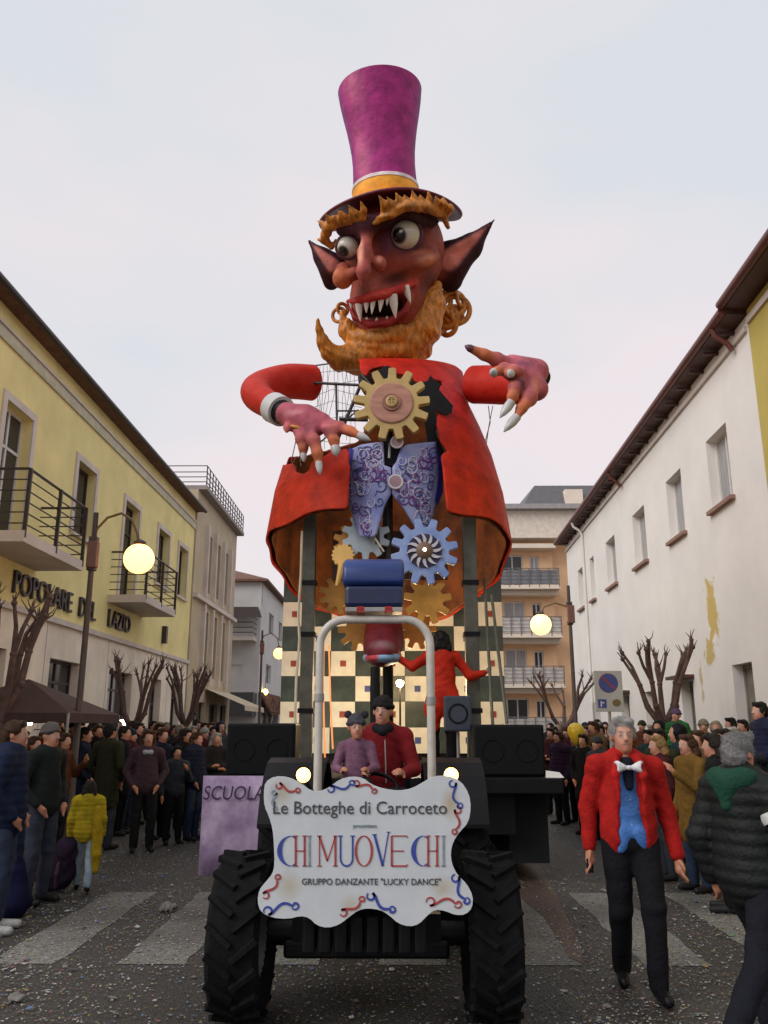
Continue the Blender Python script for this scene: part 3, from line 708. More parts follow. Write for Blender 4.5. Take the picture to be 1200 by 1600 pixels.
for s in (-1, 1):
    mb = MB(); pts = []
    for k in range(9):
        t = R(20 + 140 * k / 8); pts.append((7.75 - .74 * math.cos(t), .66 + .74 * math.sin(t)))
    for k in range(8):
        (y0, z0), (y1, z1) = pts[k], pts[k + 1]; xa, xb = tx + s * .42, tx + s * .93
        mb.add([(xa, y0, z0), (xb, y0, z0), (xb, y1, z1), (xa, y1, z1), (xa, y0, z0 + .03), (xb, y0, z0 + .03), (xb, y1, z1 + .03), (xa, y1, z1 + .03)], [(0, 1, 2, 3), (7, 6, 5, 4), (0, 4, 5, 1), (1, 5, 6, 2), (2, 6, 7, 3), (3, 7, 4, 0)])
    mb.obj('fender', M_blk, tr)
mb = MB(); mb.box((tx, 7.0, .72), (.9, .9, .06)); mb.obj('platform', M_blk, tr)
mb = MB(); mb.box((tx + .06, 7.55, 1.03), (.5, .42, .12)); mb.box((tx + .06, 7.78, 1.22), (.5, .10, .34)); mb.obj('seat', mat('seat_vinyl', (.03, .025, .025), .5), tr, bevel=.04)
mb = MB(); mb.box((tx + .06, 7.6, .85), (.2, .2, .28)); mb.obj('seat_post', M_blk, tr)
mb = MB(); mb.torus(.19, .016, Matrix.Translation((tx, 6.92, 1.22)) @ Matrix.Rotation(R(35), 4, 'X'), 24, 6); sw = mb.obj('steering_wheel', M_blk, tr, smooth=60)
p = MB(); p.tube([(tx, 6.92, 1.22), (tx, 6.72, .92)], .025, 8); p.obj('steering_column', M_blk, sw)
for a in (0, 120, 240):
    p = MB(); q = Matrix.Translation((tx, 6.92, 1.22)) @ Matrix.Rotation(R(35), 4, 'X'); p.tube([q @ Vector((0, 0, 0)), q @ Vector((.19 * math.cos(R(a)), .19 * math.sin(R(a)), 0))], .012, 6); p.obj('spoke', M_blk, sw)
# roll bar: a pale steel arch in front of the driver
ra, rb = at(490, 1215, 6.55).x + .03, at(679, 1215, 6.55).x - .02; zt = at(585, 968, 6.55).z
arch = [(ra, 6.55, .8)] + [(ra + .2 - .2 * math.cos(R(90 * i / 8)), 6.55, zt - .2 + .2 * math.sin(R(90 * i / 8))) for i in range(9)]
arch = arch + [(ra + rb - x, y, z) for x, y, z in arch[::-1]]
mb = MB(); mb.tube(arch, .032, 12); mb.obj('roll_bar', mat('pale_paint', (.50, .47, .42), .4, .12, 8, .05), tr, smooth=60)
for x in (ra, rb): p = MB(); p.box((x, 6.55, .76), (.12, .16, .1)); p.obj('roll_bar_bracket', M_blk, tr)
for x, z in ((ra, at(490, 1090, 6.55).z), (rb, at(679, 1095, 6.55).z)): p = MB(); p.tube([(x, 6.55, z - .03), (x, 6.55, z + .03)], .039, 12); p.obj('roll_bar_joint', M_steel, tr, smooth=60)
M_head = mat('lit_lamp', (1, .75, .4), .4, 0, emit=5, ecol=(1.0, .45, .10))
for u in (474, 705):
    c = at(u, 1211, 6.0); mb = MB(); q = Matrix.Translation(c) @ Matrix.Rotation(R(90), 4, 'X')
    mb.lathe([(.001, -.09), (.04, -.08), (.06, -.02), (.062, .0)], 16, q); mb.tube([c + Vector((0, .05, -.02)), (c.x * .5 + tx * .5, 6.1, 1.0)], .014, 6); hl = mb.obj('headlight', M_blk, tr, smooth=50)
    p = MB(); p.lathe([(.001, .012), (.03, .009), (.05, .0), (.001, -.001)], 16, q); p.obj('lens', M_head, hl, smooth=60)
ex = at(586, 1085, 8.05); mb = MB(); mb.tube([(ex.x, 8.05, .75), (ex.x, 8.05, at(586, 1080, 8.05).z), (ex.x, 8.05, at(586, 1042, 8.05).z)], [.035, .05, .045], 10); mb.obj('exhaust_stack', M_blk, tr, smooth=60)
mb = MB(); mb.box((tx, 8.9, .62), (.12, 1.9, .12)); mb.obj('drawbar', M_blk, tr)
# blue padded roll strapped over the top of the roll bar
c = at(584, 910, 6.62); mb = MB(); hw = .245
Mx = Matrix.Translation(c) @ Matrix.Rotation(R(90), 4, 'Y')
prof = [(-.02, .15), (.09, .145), (.16, .11), (.2, .04), (.21, -.04), (.2, -.08)]
out_ = [(.22, .09), (.215, .02), (.19, -.05), (.12, -.10), (.03, -.11), (-.02, -.10), (-.03, .10), (.05, .13), (.15, .13)]
mb = MB(); mb.prism([(p[1] * 1.2, p[0] - .02) for p in out_], -hw, hw, Matrix.Translation(c) @ Matrix(((0, 0, 1, 0), (1, 0, 0, 0), (0, 1, 0, 0), (0, 0, 0, 1))))
br = thing('folded_canopy', (c.x, c.y, c.z - .28), 'folded dark blue padded canopy resting on the roll bar', 'canopy')
M_blue = mat('blue_vinyl', (.012, .035, .16), .35, .15, 4)
mb.obj('roll', M_blue, br, bevel=.03, smooth=40)
p = MB(); p.box((c.x + .005, c.y - .02, c.z - .13), (hw * 2 - .03, .22, .17)); p.obj('lower_fold', mat('navy_vinyl', (.006, .014, .06), .4, .2), br, bevel=.03)
p = MB(); p.box((c.x + .005, c.y - .02, c.z - .235), (hw * 2 - .04, .23, .035)); p.obj('frame_bar', M_steel, br, bevel=.005)
for dx in (-.1, .12): p = MB(); p.box((c.x + dx, c.y - .01, c.z - .235), (.06, .25, .045)); p.obj('strap', mat('red_strap', (.35, .02, .02), .6), br)

# ------------------------------------------------------------------ painted sign on the tractor's nose
SY = 5.0
sg = thing('float_sign', at(570, 1440, SY), 'white cut-out board with scrolls and red and blue lettering on the tractor front', 'sign')
so_ = [(412, 1240), (414, 1222), (428, 1213), (450, 1214), (470, 1224), (485, 1236), (500, 1237), (515, 1230), (530, 1218), (550, 1213), (568, 1216), (580, 1226), (600, 1233), (625, 1236), (645, 1232), (662, 1222), (678, 1213), (700, 1212), (720, 1220), (733, 1240), (736, 1262), (732, 1285), (718, 1300), (708, 1315), (704, 1332), (706, 1350), (715, 1368), (730, 1382), (739, 1400), (738, 1418), (728, 1429), (712, 1430), (695, 1423), (680, 1421), (668, 1430), (655, 1444), (640, 1448), (622, 1443), (608, 1430), (595, 1422), (575, 1419), (560, 1422), (545, 1433), (530, 1445), (512, 1450), (495, 1446), (483, 1434), (470, 1431), (450, 1436), (425, 1434), (407, 1425), (402, 1408), (405, 1390), (415, 1378), (426, 1365), (429, 1350), (428, 1320), (426, 1295), (420, 1275), (413, 1260)]
def smooth_loop(pts, it=1):
    for _ in range(it):
        q = []
        for i in range(len(pts)):
            a, b = Vector(pts[i]), Vector(pts[(i + 1) % len(pts)]); q += [a * .75 + b * .25, a * .25 + b * .75]
        pts = q
    return [tuple(p) for p in pts]
so_ = smooth_loop(so_); sw_ = [at(u, v, SY) for u, v in so_]
mb = MB(); n_ = len(sw_)
mb.add([(p.x, SY, p.z) for p in sw_] + [(p.x, SY + .025, p.z) for p in sw_], [tuple(range(n_ - 1, -1, -1)), tuple(range(n_, 2 * n_))] + [(i, (i + 1) % n_, (i + 1) % n_ + n_, i + n_) for i in range(n_)])
sb = wloc(sg); sp = lambda u, v: at(u, v, SY) - sb
och = (.36, .26, .10); rr_ = lambda a, b: (a * .0036, .2, b * .0036)
M_board = spot_mat('sign_board', (.52, .555, .575), [(sp(440, 1238), rr_(22, 26), och, .55), (sp(704, 1256), rr_(18, 30), och, .7), (sp(452, 1385), rr_(24, 26), och, .5), (sp(692, 1388), rr_(24, 22), och, .5), (sp(548, 1415), rr_(20, 20), och, .45), (sp(428, 1240), rr_(12, 20), (.3, .36, .45), .5)])
board = mb.obj('board', M_board, sg)
for u in (500, 650): p = MB(); a_ = at(u, 1340, SY); p.box((a_.x, SY + .06, a_.z), (.05, .07, .6)); p.obj('bracket', M_blk, sg)
M_sblue = mat('sign_blue', (.03, .055, .28), .6, .2, 30); M_sred = mat('sign_red', (.33, .05, .05), .6, .2, 30); M_sgrey = mat('sign_grey', (.22, .27, .30), .6, .2, 30); M_sink = mat('sign_ink', (.05, .05, .06), .7, .2, 30)
SF = SY - .004
def sstroke(mb, pts, wpx): 
    q = [at(u, v, SY) for u, v in pts]; k = .0036
    ribbon(mb, [(p.x, p.z) for p in q], [x * k for x in wpx] if isinstance(wpx, (list, tuple)) else wpx * k, SF)
def arc(cx, cy, rx, ry, a0, a1, n=12): return [(cx + rx * math.cos(R(a0 + (a1 - a0) * i / n)), cy + ry * math.sin(R(a0 + (a1 - a0) * i / n))) for i in range(n + 1)]
def letter(ch, x0, x1, m, y0=1306, y1=1353):
    mb = MB(); T = 3.2; t = 1.6; xm = (x0 + x1) / 2; ym = (y0 + y1) / 2
    def st(*a): sstroke(mb, *a)
    def ser(x, y, w=7): sstroke(mb, [(x - w / 2, y), (x + w / 2, y)], 1.3)
    if ch == 'I': st([(xm, y0), (xm, y1)], T); ser(xm, y0); ser(xm, y1)
    if ch == 'H': st([(x0, y0), (x0, y1)], T); st([(x1, y0), (x1, y1)], T); st([(x0, ym), (x1, ym)], t); [ser(x, y) for x in (x0, x1) for y in (y0, y1)]
    if ch == 'M': st([(x0, y0), (x0, y1)], t); st([(x1, y0), (x1, y1)], T); st([(x0, y0), (xm, y1 - 8)], T); st([(xm, y1 - 8), (x1, y0)], t); [ser(x, y) for x in (x0, x1) for y in (y0, y1)]
    if ch == 'U': st([(x0, y0), (x0, y1 - 12)] + arc(xm, y1 - 12, (x1 - x0) / 2, 12, 180, 0) + [(x1, y0)], 2.6); ser(x0, y0); ser(x1, y0)
    if ch == 'O':
        a = arc(xm, ym, (x1 - x0) / 2, (y1 - y0) / 2, 0, 360, 28); st(a, [1.2 + 2.6 * abs(math.cos(R(360 * i / 28))) for i in range(29)])
    if ch == 'V': st([(x0, y0 - 2), (xm + 2, y1)], T + .6); st([(xm + 2, y1), (x1, y0 - 6)], t); ser(x0, y0 - 2); ser(x1, y0 - 6, 5)
    if ch == 'E': st([(x0, y0), (x0, y1)], T); st([(x0, y0), (x1, y0)], t); st([(x0, ym), (x1 - 5, ym)], t); st([(x0, y1), (x1, y1)], 2.4); ser(x1, y0 + 2, 2); ser(x1, y1 - 2, 2)
    if ch == 'C': st(arc(x1, ym, (x1 - x0), (y1 - y0) / 2, 265, 95, 20), [1.2 + 6.5 * math.sin(math.pi * i / 20) ** 2 for i in range(21)]); st([(x1, y0), (x1 + 6, y0 + 4)], 1.4); st([(x1, y1), (x1 + 6, y1 - 4)], 1.4)
    o = mb.obj('letter', m, sg); return o
for a_ in (('C', 437, 456, M_sblue), ('H', 462, 476, M_sred), ('I', 481, 486, M_sgrey), ('M', 499, 524, M_sred), ('U', 532, 551, M_sblue), ('O', 556, 581, M_sred), ('V', 585, 607, M_sblue), ('E', 612, 636, M_sred), ('C', 646, 662, M_sblue), ('H', 669, 683, M_sred), ('I', 690, 696, M_sgrey)): letter(*a_)
def sign_text(s, u, v, size, m=M_sink, xs=1.0, shear=0.0, Y=SY, parent=sg, off=0.0):
    me = text_mesh('lettering', s, size, .002, xs=xs, shear=shear, off=off)
    Mx = Matrix(((1, 0, 0), (0, 0, -1), (0, 1, 0))).to_4x4(); Mx.translation = at(u, v, Y) + Vector((0, -.0035, 0)) - wloc(parent)
    me.transform(Mx); return new_obj('lettering', me, m, parent)
sign_text('Le Botteghe di Carroceto', 562, 1263, .098, xs=.97); sign_text('presentano', 570, 1290, .030, M_sgrey)
sign_text('GRUPPO DANZANTE "LUCKY DANCE"', 580, 1378, .047, xs=.95)
def scroll(u, v, L, ang_, m, wpx=3.0, flip=1):
    """an S with a curled end, as painted on the board's rim"""
    pts = []
    for i in range(13): t = R(200 - 290 * i / 12); pts.append((-L * .5 + L * .14 * math.cos(t) - L * .02, flip * L * .14 * math.sin(t)))
    for i in range(9): s = i / 8; pts.append((-L * .36 + L * .7 * s, flip * L * (-.02 + .2 * math.sin((s - .1) * 3.1))))
    for i in range(11): t = R(90 - 250 * i / 10); pts.append((L * .42 + L * .12 * math.cos(t), flip * (L * .03 + L * .11 * math.sin(t))))
    ca, sa = math.cos(R(ang_)), math.sin(R(ang_)); mb = MB(); n = len(pts)
    sstroke(mb, [(u + x * ca - y * sa, v + x * sa + y * ca) for x, y in pts], [wpx * (.5 + .7 * math.sin(math.pi * i / (n - 1))) for i in range(n)]); mb.obj('scroll', m, sg)
for a_ in ((452, 1231, 32, 12, M_sred), (430, 1252, 26, 85, M_sgrey), (535, 1227, 36, -18, M_sblue), (572, 1231, 32, 25, M_sred, 3, -1), (714, 1243, 38, 70, M_sblue), (712, 1284, 36, 100, M_sred, 3, -1), (425, 1383, 36, -58, M_sred), (442, 1420, 46, -8, M_sblue, 3.4, -1), (552, 1414, 38, -38, M_sred), (598, 1411, 42, 30, M_sblue, 3.6), (722, 1391, 42, 62, M_sblue, 3.4), (696, 1412, 46, 8, M_sred, 3, -1)): scroll(*a_)

# ------------------------------------------------------------------ trailer
TY0, TY1 = 9.5, 15.2; DZ = at(600, 1216, TY0).z
xl, xr = at(338, 1215, TY0).x, at(880, 1215, TY0).x
tl = thing('float_trailer', (0, 12.3, 0), 'wide black flatbed trailer carrying the carnival figure', 'trailer')
mb = MB(); mb.box2((xl, TY0, DZ - .16), (xr, TY1, DZ)); mb.obj('deck', M_blk, tl, bevel=.01)
mb = MB(); mb.box2((xl + .5, TY0 + .25, .55), (xr - .5, TY1 - .2, DZ - .165)); mb.obj('frame', M_blk, tl)
mb = MB(); mb.box2((at(795, 1300, 10).x, 10.0, .22), (xr - .1, TY1 - .3, DZ - .165)); mb.obj('side_skirt', M_blkf, tl)
mb = MB(); mb.box2((xl + .1, 10.0, .22), (xl + .14, TY1 - .3, DZ - .165)); mb.obj('side_skirt', M_blkf, tl)
for y in (12.4, 13.3):
    for x in (-1.05, 1.05): wheel(tl, x - .1, y, .4, .26, .2, 14)
M_post = mat('grey_green_post', (.085, .085, .065), .5, .3, 5)
for (u, Y, wd, zz) in ((481, 11.3, .17, 5.1), (737, 11.3, .18, 5.1)):
    x = at(u, 1000, Y).x; mb = MB(); mb.box2((x - wd / 2, Y - wd / 2, DZ + .002), (x + wd / 2, Y + wd / 2, zz)); mb.obj('post', M_post, tl, bevel=.01)
    for z in (1.9, 2.9, 3.6): p = MB(); p.box((x, Y, z), (wd + .04, wd + .04, .06)); p.obj('post_collar', M_blk, tl)
x = at(606, 900, 11.9).x; mb = MB(); mb.tube([(x, 11.9, DZ + .002), (x, 11.9, 8.0)], .075, 12); mb.obj('mast', M_blk, tl, smooth=60)
for (a, b) in (((768, 930, 11.2), (792, 1130, 10.6)), ((757, 905, 11.4), (770, 1135, 10.6))):
    p = MB(); p.tube([at(*a), at(*b)], .022, 6); p.obj('brace', M_post, tl)
# purple banner on the front of the trailer, left
bn = thing('purple_banner', (at(370, 1365, 9.47).x, 9.47, at(370, 1365, 9.47).z), 'mottled purple banner lettered SCUOLA hanging from the trailer front', 'banner')
mb = MB(); A, B = at(318, 1212, 9.47), at(436, 1368, 9.47)
N = 12; vs = []; fs = []
for i in range(N + 1):
    for j in range(5): vs.append((A.x + (B.x - A.x) * i / N, 9.46 + .008 * math.sin(i * 1.3 + j), A.z + (B.z - A.z) * j / 4))
for i in range(N):
    for j in range(4): fs.append((i * 5 + j, (i + 1) * 5 + j, (i + 1) * 5 + j + 1, i * 5 + j + 1))
mb.add(vs, fs); bo = mb.obj('cloth', mat('purple_print', (.20, .13, .25), .7, 0, 3.0, .05, c2=(.52, .40, .56)), bn, smooth=80)
sd = bo.modifiers.new('thick', 'SOLIDIFY'); sd.thickness = .006; sd.offset = 1
sign_text('SCUOLA', 365, 1240, .205, mat('banner_ink', (.035, .02, .06), .7), xs=.85, Y=9.44, parent=bn, shear=.15)
# loudspeakers on the deck
def speaker(u0, u1, v0, v1, Y, label):
    a, b = at(u0, v1, Y), at(u1, v0, Y); z0 = DZ + .002; hh = b.z - z0; wd = b.x - a.x; xm = (a.x + b.x) / 2
    t = thing('loudspeaker', (xm, Y + .25, z0), label, 'loudspeaker', 'loudspeakers on the trailer deck')
    mb = MB(); mb.box((xm, Y + .27, z0 + hh / 2), (wd, .5, hh)); mb.obj('cabinet', M_blk, t, bevel=.02)
    p = MB(); p.box((xm, Y + .012, z0 + hh / 2), (wd - .05, .02, hh - .05)); p.obj('grille', mat('speaker_grille', (.006, .007, .008), .7, .3, 120, spec=.15), t, bevel=.006)
    for dx in (-.24, .24):
        p = MB(); p.torus(wd * .15, .008, Matrix.Translation((xm + dx * wd, Y - .001, z0 + hh / 2)) @ Matrix.Rotation(R(90), 4, 'X'), 24, 6); p.obj('driver_ring', M_blk, t)
speaker(352, 462, 1130, 1198, 9.75, 'wide black loudspeaker standing above the purple banner'); speaker(742, 850, 1132, 1203, 9.75, 'wide black loudspeaker at the open corner of the deck beside the man in red')
t = thing('stage_monitor', at(716, 1204, 10.3), 'small square dark monitor on a stand behind the roll bar', 'monitor'); t.location.z = DZ
a = at(716, 1115, 10.3); mb = MB(); mb.box((a.x, 10.42, a.z), (.33, .2, .42)); mb.obj('cabinet', mat('slate_plastic', (.03, .04, .06), .5), t, bevel=.02)
p = MB(); p.tube([(a.x, 10.42, DZ + .03), (a.x, 10.42, a.z - .2)], .02, 8); p.lathe([(.16, 0), (.16, .02), (.02, .03)], 16, Matrix.Translation((a.x, 10.42, DZ + .003))); p.obj('stand', M_steel, t)
p = MB(); p.torus(.11, .012, Matrix.Translation((a.x, 10.317, a.z)) @ Matrix.Rotation(R(90), 4, 'X'), 20, 6); p.obj('driver_ring', M_blk, t)
# sheets of paper on the deck
for (u, v) in ((866, 1203), (640, 1212)):
    a = at(u, 1206, 9.62); mb = MB(); mb.add([(a.x - .1, 9.6, DZ + .003), (a.x + .1, 9.58, DZ + .003), (a.x + .08, 9.74, DZ + .05), (a.x - .07, 9.75, DZ + .07)], [(0, 1, 2, 3)]); o = mb.obj('paper_sheet', M_white, origin=(a.x, 9.65, DZ))
    so2 = o.modifiers.new('thick', 'SOLIDIFY'); so2.thickness = .003
    tag(o, 'loose white paper lying on the deck edge beside the loudspeaker' if u > 700 else 'loose white paper lying on the deck behind the driver', 'paper')
# chequered wall
CW = 14.25; tile = (at(786, 1000, CW).x - at(441, 1000, CW).x) / 9; X0c = at(441, 1000, CW).x
ck = thing('chequered_wall', (X0c + 4.5 * tile, CW, DZ), 'chequered panel of cream and dark green squares behind the figure on the float', 'panel')
mb = MB(); mb.box2((X0c, CW + .02, DZ + .002), (X0c + 9 * tile, CW + .06, DZ + 7.3 * tile)); mb.obj('backing', M_blk, ck)
M_tc = mat('cream_tile', (.84, .81, .68), .5, .1, 4); M_td = mat('green_black_tile', (.018, .03, .024), .35, 0, 3, c2=(.06, .085, .07)); M_tr = mat('tile_red', (.33, .06, .04), .6); M_tb = mat('tile_blue', (.06, .09, .27), .6)
tm = MB(); e = tile * .985; tm.box((0, 0, 0), (e, .03, e)); tme = tm.mesh('tile'); tmd = tme.copy(); tme.materials.append(M_tc); tmd.materials.append(M_td)
im = MB(); im.box((0, 0, 0), (tile * .24, .012, tile * .24)); ir = im.mesh('inset'); ib = ir.copy(); ir.materials.append(M_tr); ib.materials.append(M_tb)
for r in range(7):
    for c_ in range(9):
        lt = (r + c_) % 2 == 1; o = bpy.data.objects.new('tile', tme if lt else tmd); col.objects.link(o); o.parent = ck
        o.location = ((c_ - 4) * tile, 0, (r + .5 + .25) * tile + .01)
        if lt:
            i_ = bpy.data.objects.new('inset', ir if (r // 1) % 2 else ib); col.objects.link(i_); i_.parent = o; i_.location = (0, -.018, 0)
# ropes and light strings
def rope(pts, rad, m, label, cat, name='rope'):
    P_ = [at(*p) for p in pts]; mb = MB(); mb.tube(P_, rad, 6); o = mb.obj(name, m, origin=P_[-1], smooth=60); tag(o, label, cat); return o
M_rope = mat('pale_rope', (.62, .55, .42), .8)
rope([(472, 830, 10.9), (470, 900, 10.85), (466, 960, 10.8), (468, 1000, 10.75), (463, 1060, 10.7), (461, 1120, 10.6), (464, 1160, 10.55), (470, 1206, 10.5)], .018, M_rope, 'pale rope hanging from the red coat in front of the grey post', 'rope')
M_tube = mat('orange_tube', (.75, .25, .08), .5, 0, emit=.6, ecol=(1, .35, .1))
rope([(506, 1005, 10.9), (505, 1080, 10.9), (508, 1195, 10.8)], .012, M_tube, 'glowing orange tube hanging by the roll bar, straighter of two', 'tube', 'light_tube')
rope([(514, 1008, 10.9), (516, 1090, 10.9), (520, 1170, 10.8)], .012, M_tube, 'glowing orange tube hanging by the roll bar, slanting at its foot', 'tube', 'light_tube')
t = thing('stage_lamp', at(625, 1205, 13.0), 'lit yellow bulb on a thin stand before the chequered wall', 'lamp'); t.location.z = DZ
a = at(625, 1068, 13.0); p = MB(); p.tube([(a.x, 13.0, DZ + .002), (a.x, 13.0, a.z - .05)], .015, 8); p.lathe([(.1, 0), (.1, .015), (.02, .02)], 14, Matrix.Translation((a.x, 13.0, DZ + .002))); p.obj('stand', M_blk, t)
p = MB(); p.ball(a, .055); pl_ = bpy.data.lights.new('stage_lamp_light', 'POINT'); pl_.energy = 110; pl_.color = (1, .72, .4); pl_.shadow_soft_size = .06; po_ = bpy.data.objects.new('stage_lamp_light', pl_); col.objects.link(po_); po_.parent = t; po_.location = (a.x - t.location.x, -.07, a.z - DZ)
p.obj('bulb', mat('bulb', (1, .8, .5), .4, 0, emit=90, ecol=(1, .7, .35)), t, smooth=180)
rope([(479, 1078, 13.0), (478, 1130, 13.0), (479, 1180, 13.0)], .03, mat('white_tube', (1, .98, .88), .4, 0, emit=11, ecol=(1, .95, .78)), 'glowing white tube standing behind the grey post on the float', 'tube', 'light_tube')
t = thing('hoop', at(618, 1190, 10.2), 'pale cane hoop standing on the deck behind the driver', 'hoop'); t.location.z = DZ
a = at(612, 1140, 10.2); p = MB(); p.torus(.27, .016, Matrix.Translation((a.x, 10.2, DZ + .29)) @ Matrix.Rotation(R(90), 4, 'X') , 28, 6); p.obj('ring', M_rope, t, smooth=60)
# ================================================================== GIANT PUPPET
PY = 11.9
gp = thing('giant_puppet', (at(608, 850, PY).x, PY, DZ), 'towering papier-mache goblin in a magenta top hat and torn red coat full of gears', 'puppet')
M_papier = matv('painted_papier_mache', .6, .5, 11, .3, 4.5, .22)
M_hair = matv('painted_gold_hair', .45, .9, 22, .45, 16, stretch=(1, 1, .35))
red = srgb(186, 34, 20)
HC = at(612, 430, 11.7); HW = (HC - CAM).normalized(); HX = Vector((math.cos(YAW), math.sin(YAW), 0)); HX = (HX - HW * HX.dot(HW)).normalized(); HU = HX.cross(HW)
HS = ((HC - CAM).dot(CROT @ Vector((0, 0, -1)))) / FPX
HM = Matrix((HX, HW, HU)).transposed().to_4x4(); HM.translation = HC - wloc(gp)
def hp(u, v, d=0.0): return ((u - 612) * HS, d, (430 - v) * HS)
def hm(me, name, m, parent):
    o = new_obj(name, me, m, parent); return o

skin = srgb(144, 68, 54); skind = srgb(62, 26, 40); skinl = srgb(226, 150, 124); lipc = srgb(190, 58, 52); dk = srgb(30, 10, 14); gold = srgb(190, 120, 44); goldd = srgb(120, 66, 20)
S = Sdf()
S.ell(hp(616, 395, .05), (.78, .85, .82), skin); S.ell(hp(610, 470, -.08), (.64, .72, .72), skin); S.ell(hp(600, 515, -.12), (.48, .55, .45), skin)
S.cap(hp(604, 545, .2), hp(606, 590, .35), .42, .5, srgb(50, 20, 24))
# brow ridge, cheekbones, nose
S.path([hp(540, 366, -.66), hp(575, 362, -.85), hp(632, 344, -.78), hp(672, 352, -.55)], [.1, .13, .14, .1], skind, .12)
S.ell(hp(655, 408, -.58), (.30, .2, .13), skin, .12, rot=Matrix.Rotation(R(-14), 3, 'Y')); S.ell(hp(541, 425, -.70), (.13, .2, .14), skin, .1)
S.path([hp(577, 372, -.84), hp(574, 400, -1.12), hp(572, 425, -1.32), hp(571, 448, -1.36)], [.075, .10, .09, .022], srgb(158, 78, 70), .08)
S.ell(hp(593, 414, -1.02), (.12, .16, .12), srgb(170, 88, 74), .06); S.ell(hp(541, 434, -.98), (.15, .2, .16), srgb(176, 92, 60), .06); S.ell(hp(558, 428, -1.08), (.10, .15, .10), srgb(140, 66, 50), .05)
# mouth: cavity, lips, tongue, chin
S.ell(hp(598, 480, -.86), (.46, .40, .19), dk, .03, 's', rot=Matrix.Rotation(R(-17), 3, 'Y'))
S.path([hp(547, 468, -.68), hp(562, 466, -.90), hp(580, 461, -1.0), hp(600, 457, -1.0), hp(624, 450, -.9), hp(648, 440, -.64)], [.04, .06, .07, .07, .06, .035], lipc, .02)
S.path([hp(548, 472, -.64), hp(557, 491, -.80), hp(580, 501, -.90), hp(606, 498, -.90), hp(632, 482, -.82), hp(650, 444, -.60)], [.035, .045, .055, .055, .05, .03], srgb(140, 40, 42), .02)
S.ell(hp(595, 496, -.60), (.26, .16, .07), srgb(140, 34, 40), .02)
S.ell(hp(592, 519, -.70), (.16, .14, .10), srgb(186, 112, 92), .08)
# eye sockets
S.ell(hp(632, 374, -.92), (.26, .26, .25), skind, .05, 's'); S.ell(hp(547, 390, -.84), (.17, .22, .2), skind, .05, 's')
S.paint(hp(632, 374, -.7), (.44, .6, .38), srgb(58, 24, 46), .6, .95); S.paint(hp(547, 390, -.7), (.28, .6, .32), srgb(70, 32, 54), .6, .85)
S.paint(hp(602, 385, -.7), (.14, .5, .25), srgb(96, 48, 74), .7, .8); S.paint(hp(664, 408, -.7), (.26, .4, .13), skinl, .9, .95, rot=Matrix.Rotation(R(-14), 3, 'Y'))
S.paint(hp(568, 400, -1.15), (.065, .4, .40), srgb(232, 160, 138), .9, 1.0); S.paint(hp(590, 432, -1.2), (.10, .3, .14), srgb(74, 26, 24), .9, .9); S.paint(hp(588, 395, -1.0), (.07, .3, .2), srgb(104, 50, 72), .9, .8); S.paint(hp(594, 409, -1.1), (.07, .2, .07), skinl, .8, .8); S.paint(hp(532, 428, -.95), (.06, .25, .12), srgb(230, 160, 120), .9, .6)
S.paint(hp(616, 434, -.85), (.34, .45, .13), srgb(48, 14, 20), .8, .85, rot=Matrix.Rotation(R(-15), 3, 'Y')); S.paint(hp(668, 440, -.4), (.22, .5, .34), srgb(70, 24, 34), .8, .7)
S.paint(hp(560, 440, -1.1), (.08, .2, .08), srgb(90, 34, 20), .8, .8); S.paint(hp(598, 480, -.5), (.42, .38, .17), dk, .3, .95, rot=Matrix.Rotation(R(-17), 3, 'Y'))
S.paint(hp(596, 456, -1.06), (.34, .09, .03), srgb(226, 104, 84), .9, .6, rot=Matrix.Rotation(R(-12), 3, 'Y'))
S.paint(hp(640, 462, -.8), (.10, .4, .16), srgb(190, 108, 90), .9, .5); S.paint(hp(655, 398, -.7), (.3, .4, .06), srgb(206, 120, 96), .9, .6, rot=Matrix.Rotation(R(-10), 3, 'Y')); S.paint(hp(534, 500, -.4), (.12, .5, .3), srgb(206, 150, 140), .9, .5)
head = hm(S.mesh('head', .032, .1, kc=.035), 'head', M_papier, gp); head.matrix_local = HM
# eyes
def eye(u, v, d, r, iu, iv, ir):
    E = Sdf(); E.ell(hp(u, v, d), r, srgb(214, 208, 196)); ox, oz = (iu - u) * HS, (v - iv) * HS; yy = d - math.sqrt(max(0, r * r - ox * ox - oz * oz)); q = (hp(u, v)[0] + ox, yy, hp(u, v)[2] + oz)
    E.paint(q, (ir * 1.25,) * 3, srgb(88, 74, 68), .25); E.paint(q, (ir,) * 3, srgb(30, 22, 26), .25); E.paint((q[0] + ir * .4, q[1], q[2] + ir * .5), (ir * .3,) * 3, srgb(225, 225, 220), .3)
    o = hm(E.mesh('eye', .02, .01), 'eye', mat_eye, head)
    L = MB(); n = 20                                             # painted lids ringing the ball
    L.torus(r * 1.02, r * .15, Matrix.Translation(hp(u, v, d - r * .28)) @ Matrix.Rotation(R(90), 4, 'X'), 26, 8); l = L.obj('eyelid', mat('lid_paint', srgb(86, 40, 60), .5, .25, 6), head, local=True, smooth=60)
mat_eye = matv('eye_gloss', .15, 0, 10, .03, 4, .6)
eye(632, 373, -.66, .225, 621, 375, .115); eye(547, 390, -.62, .165, 540, 397, .085)
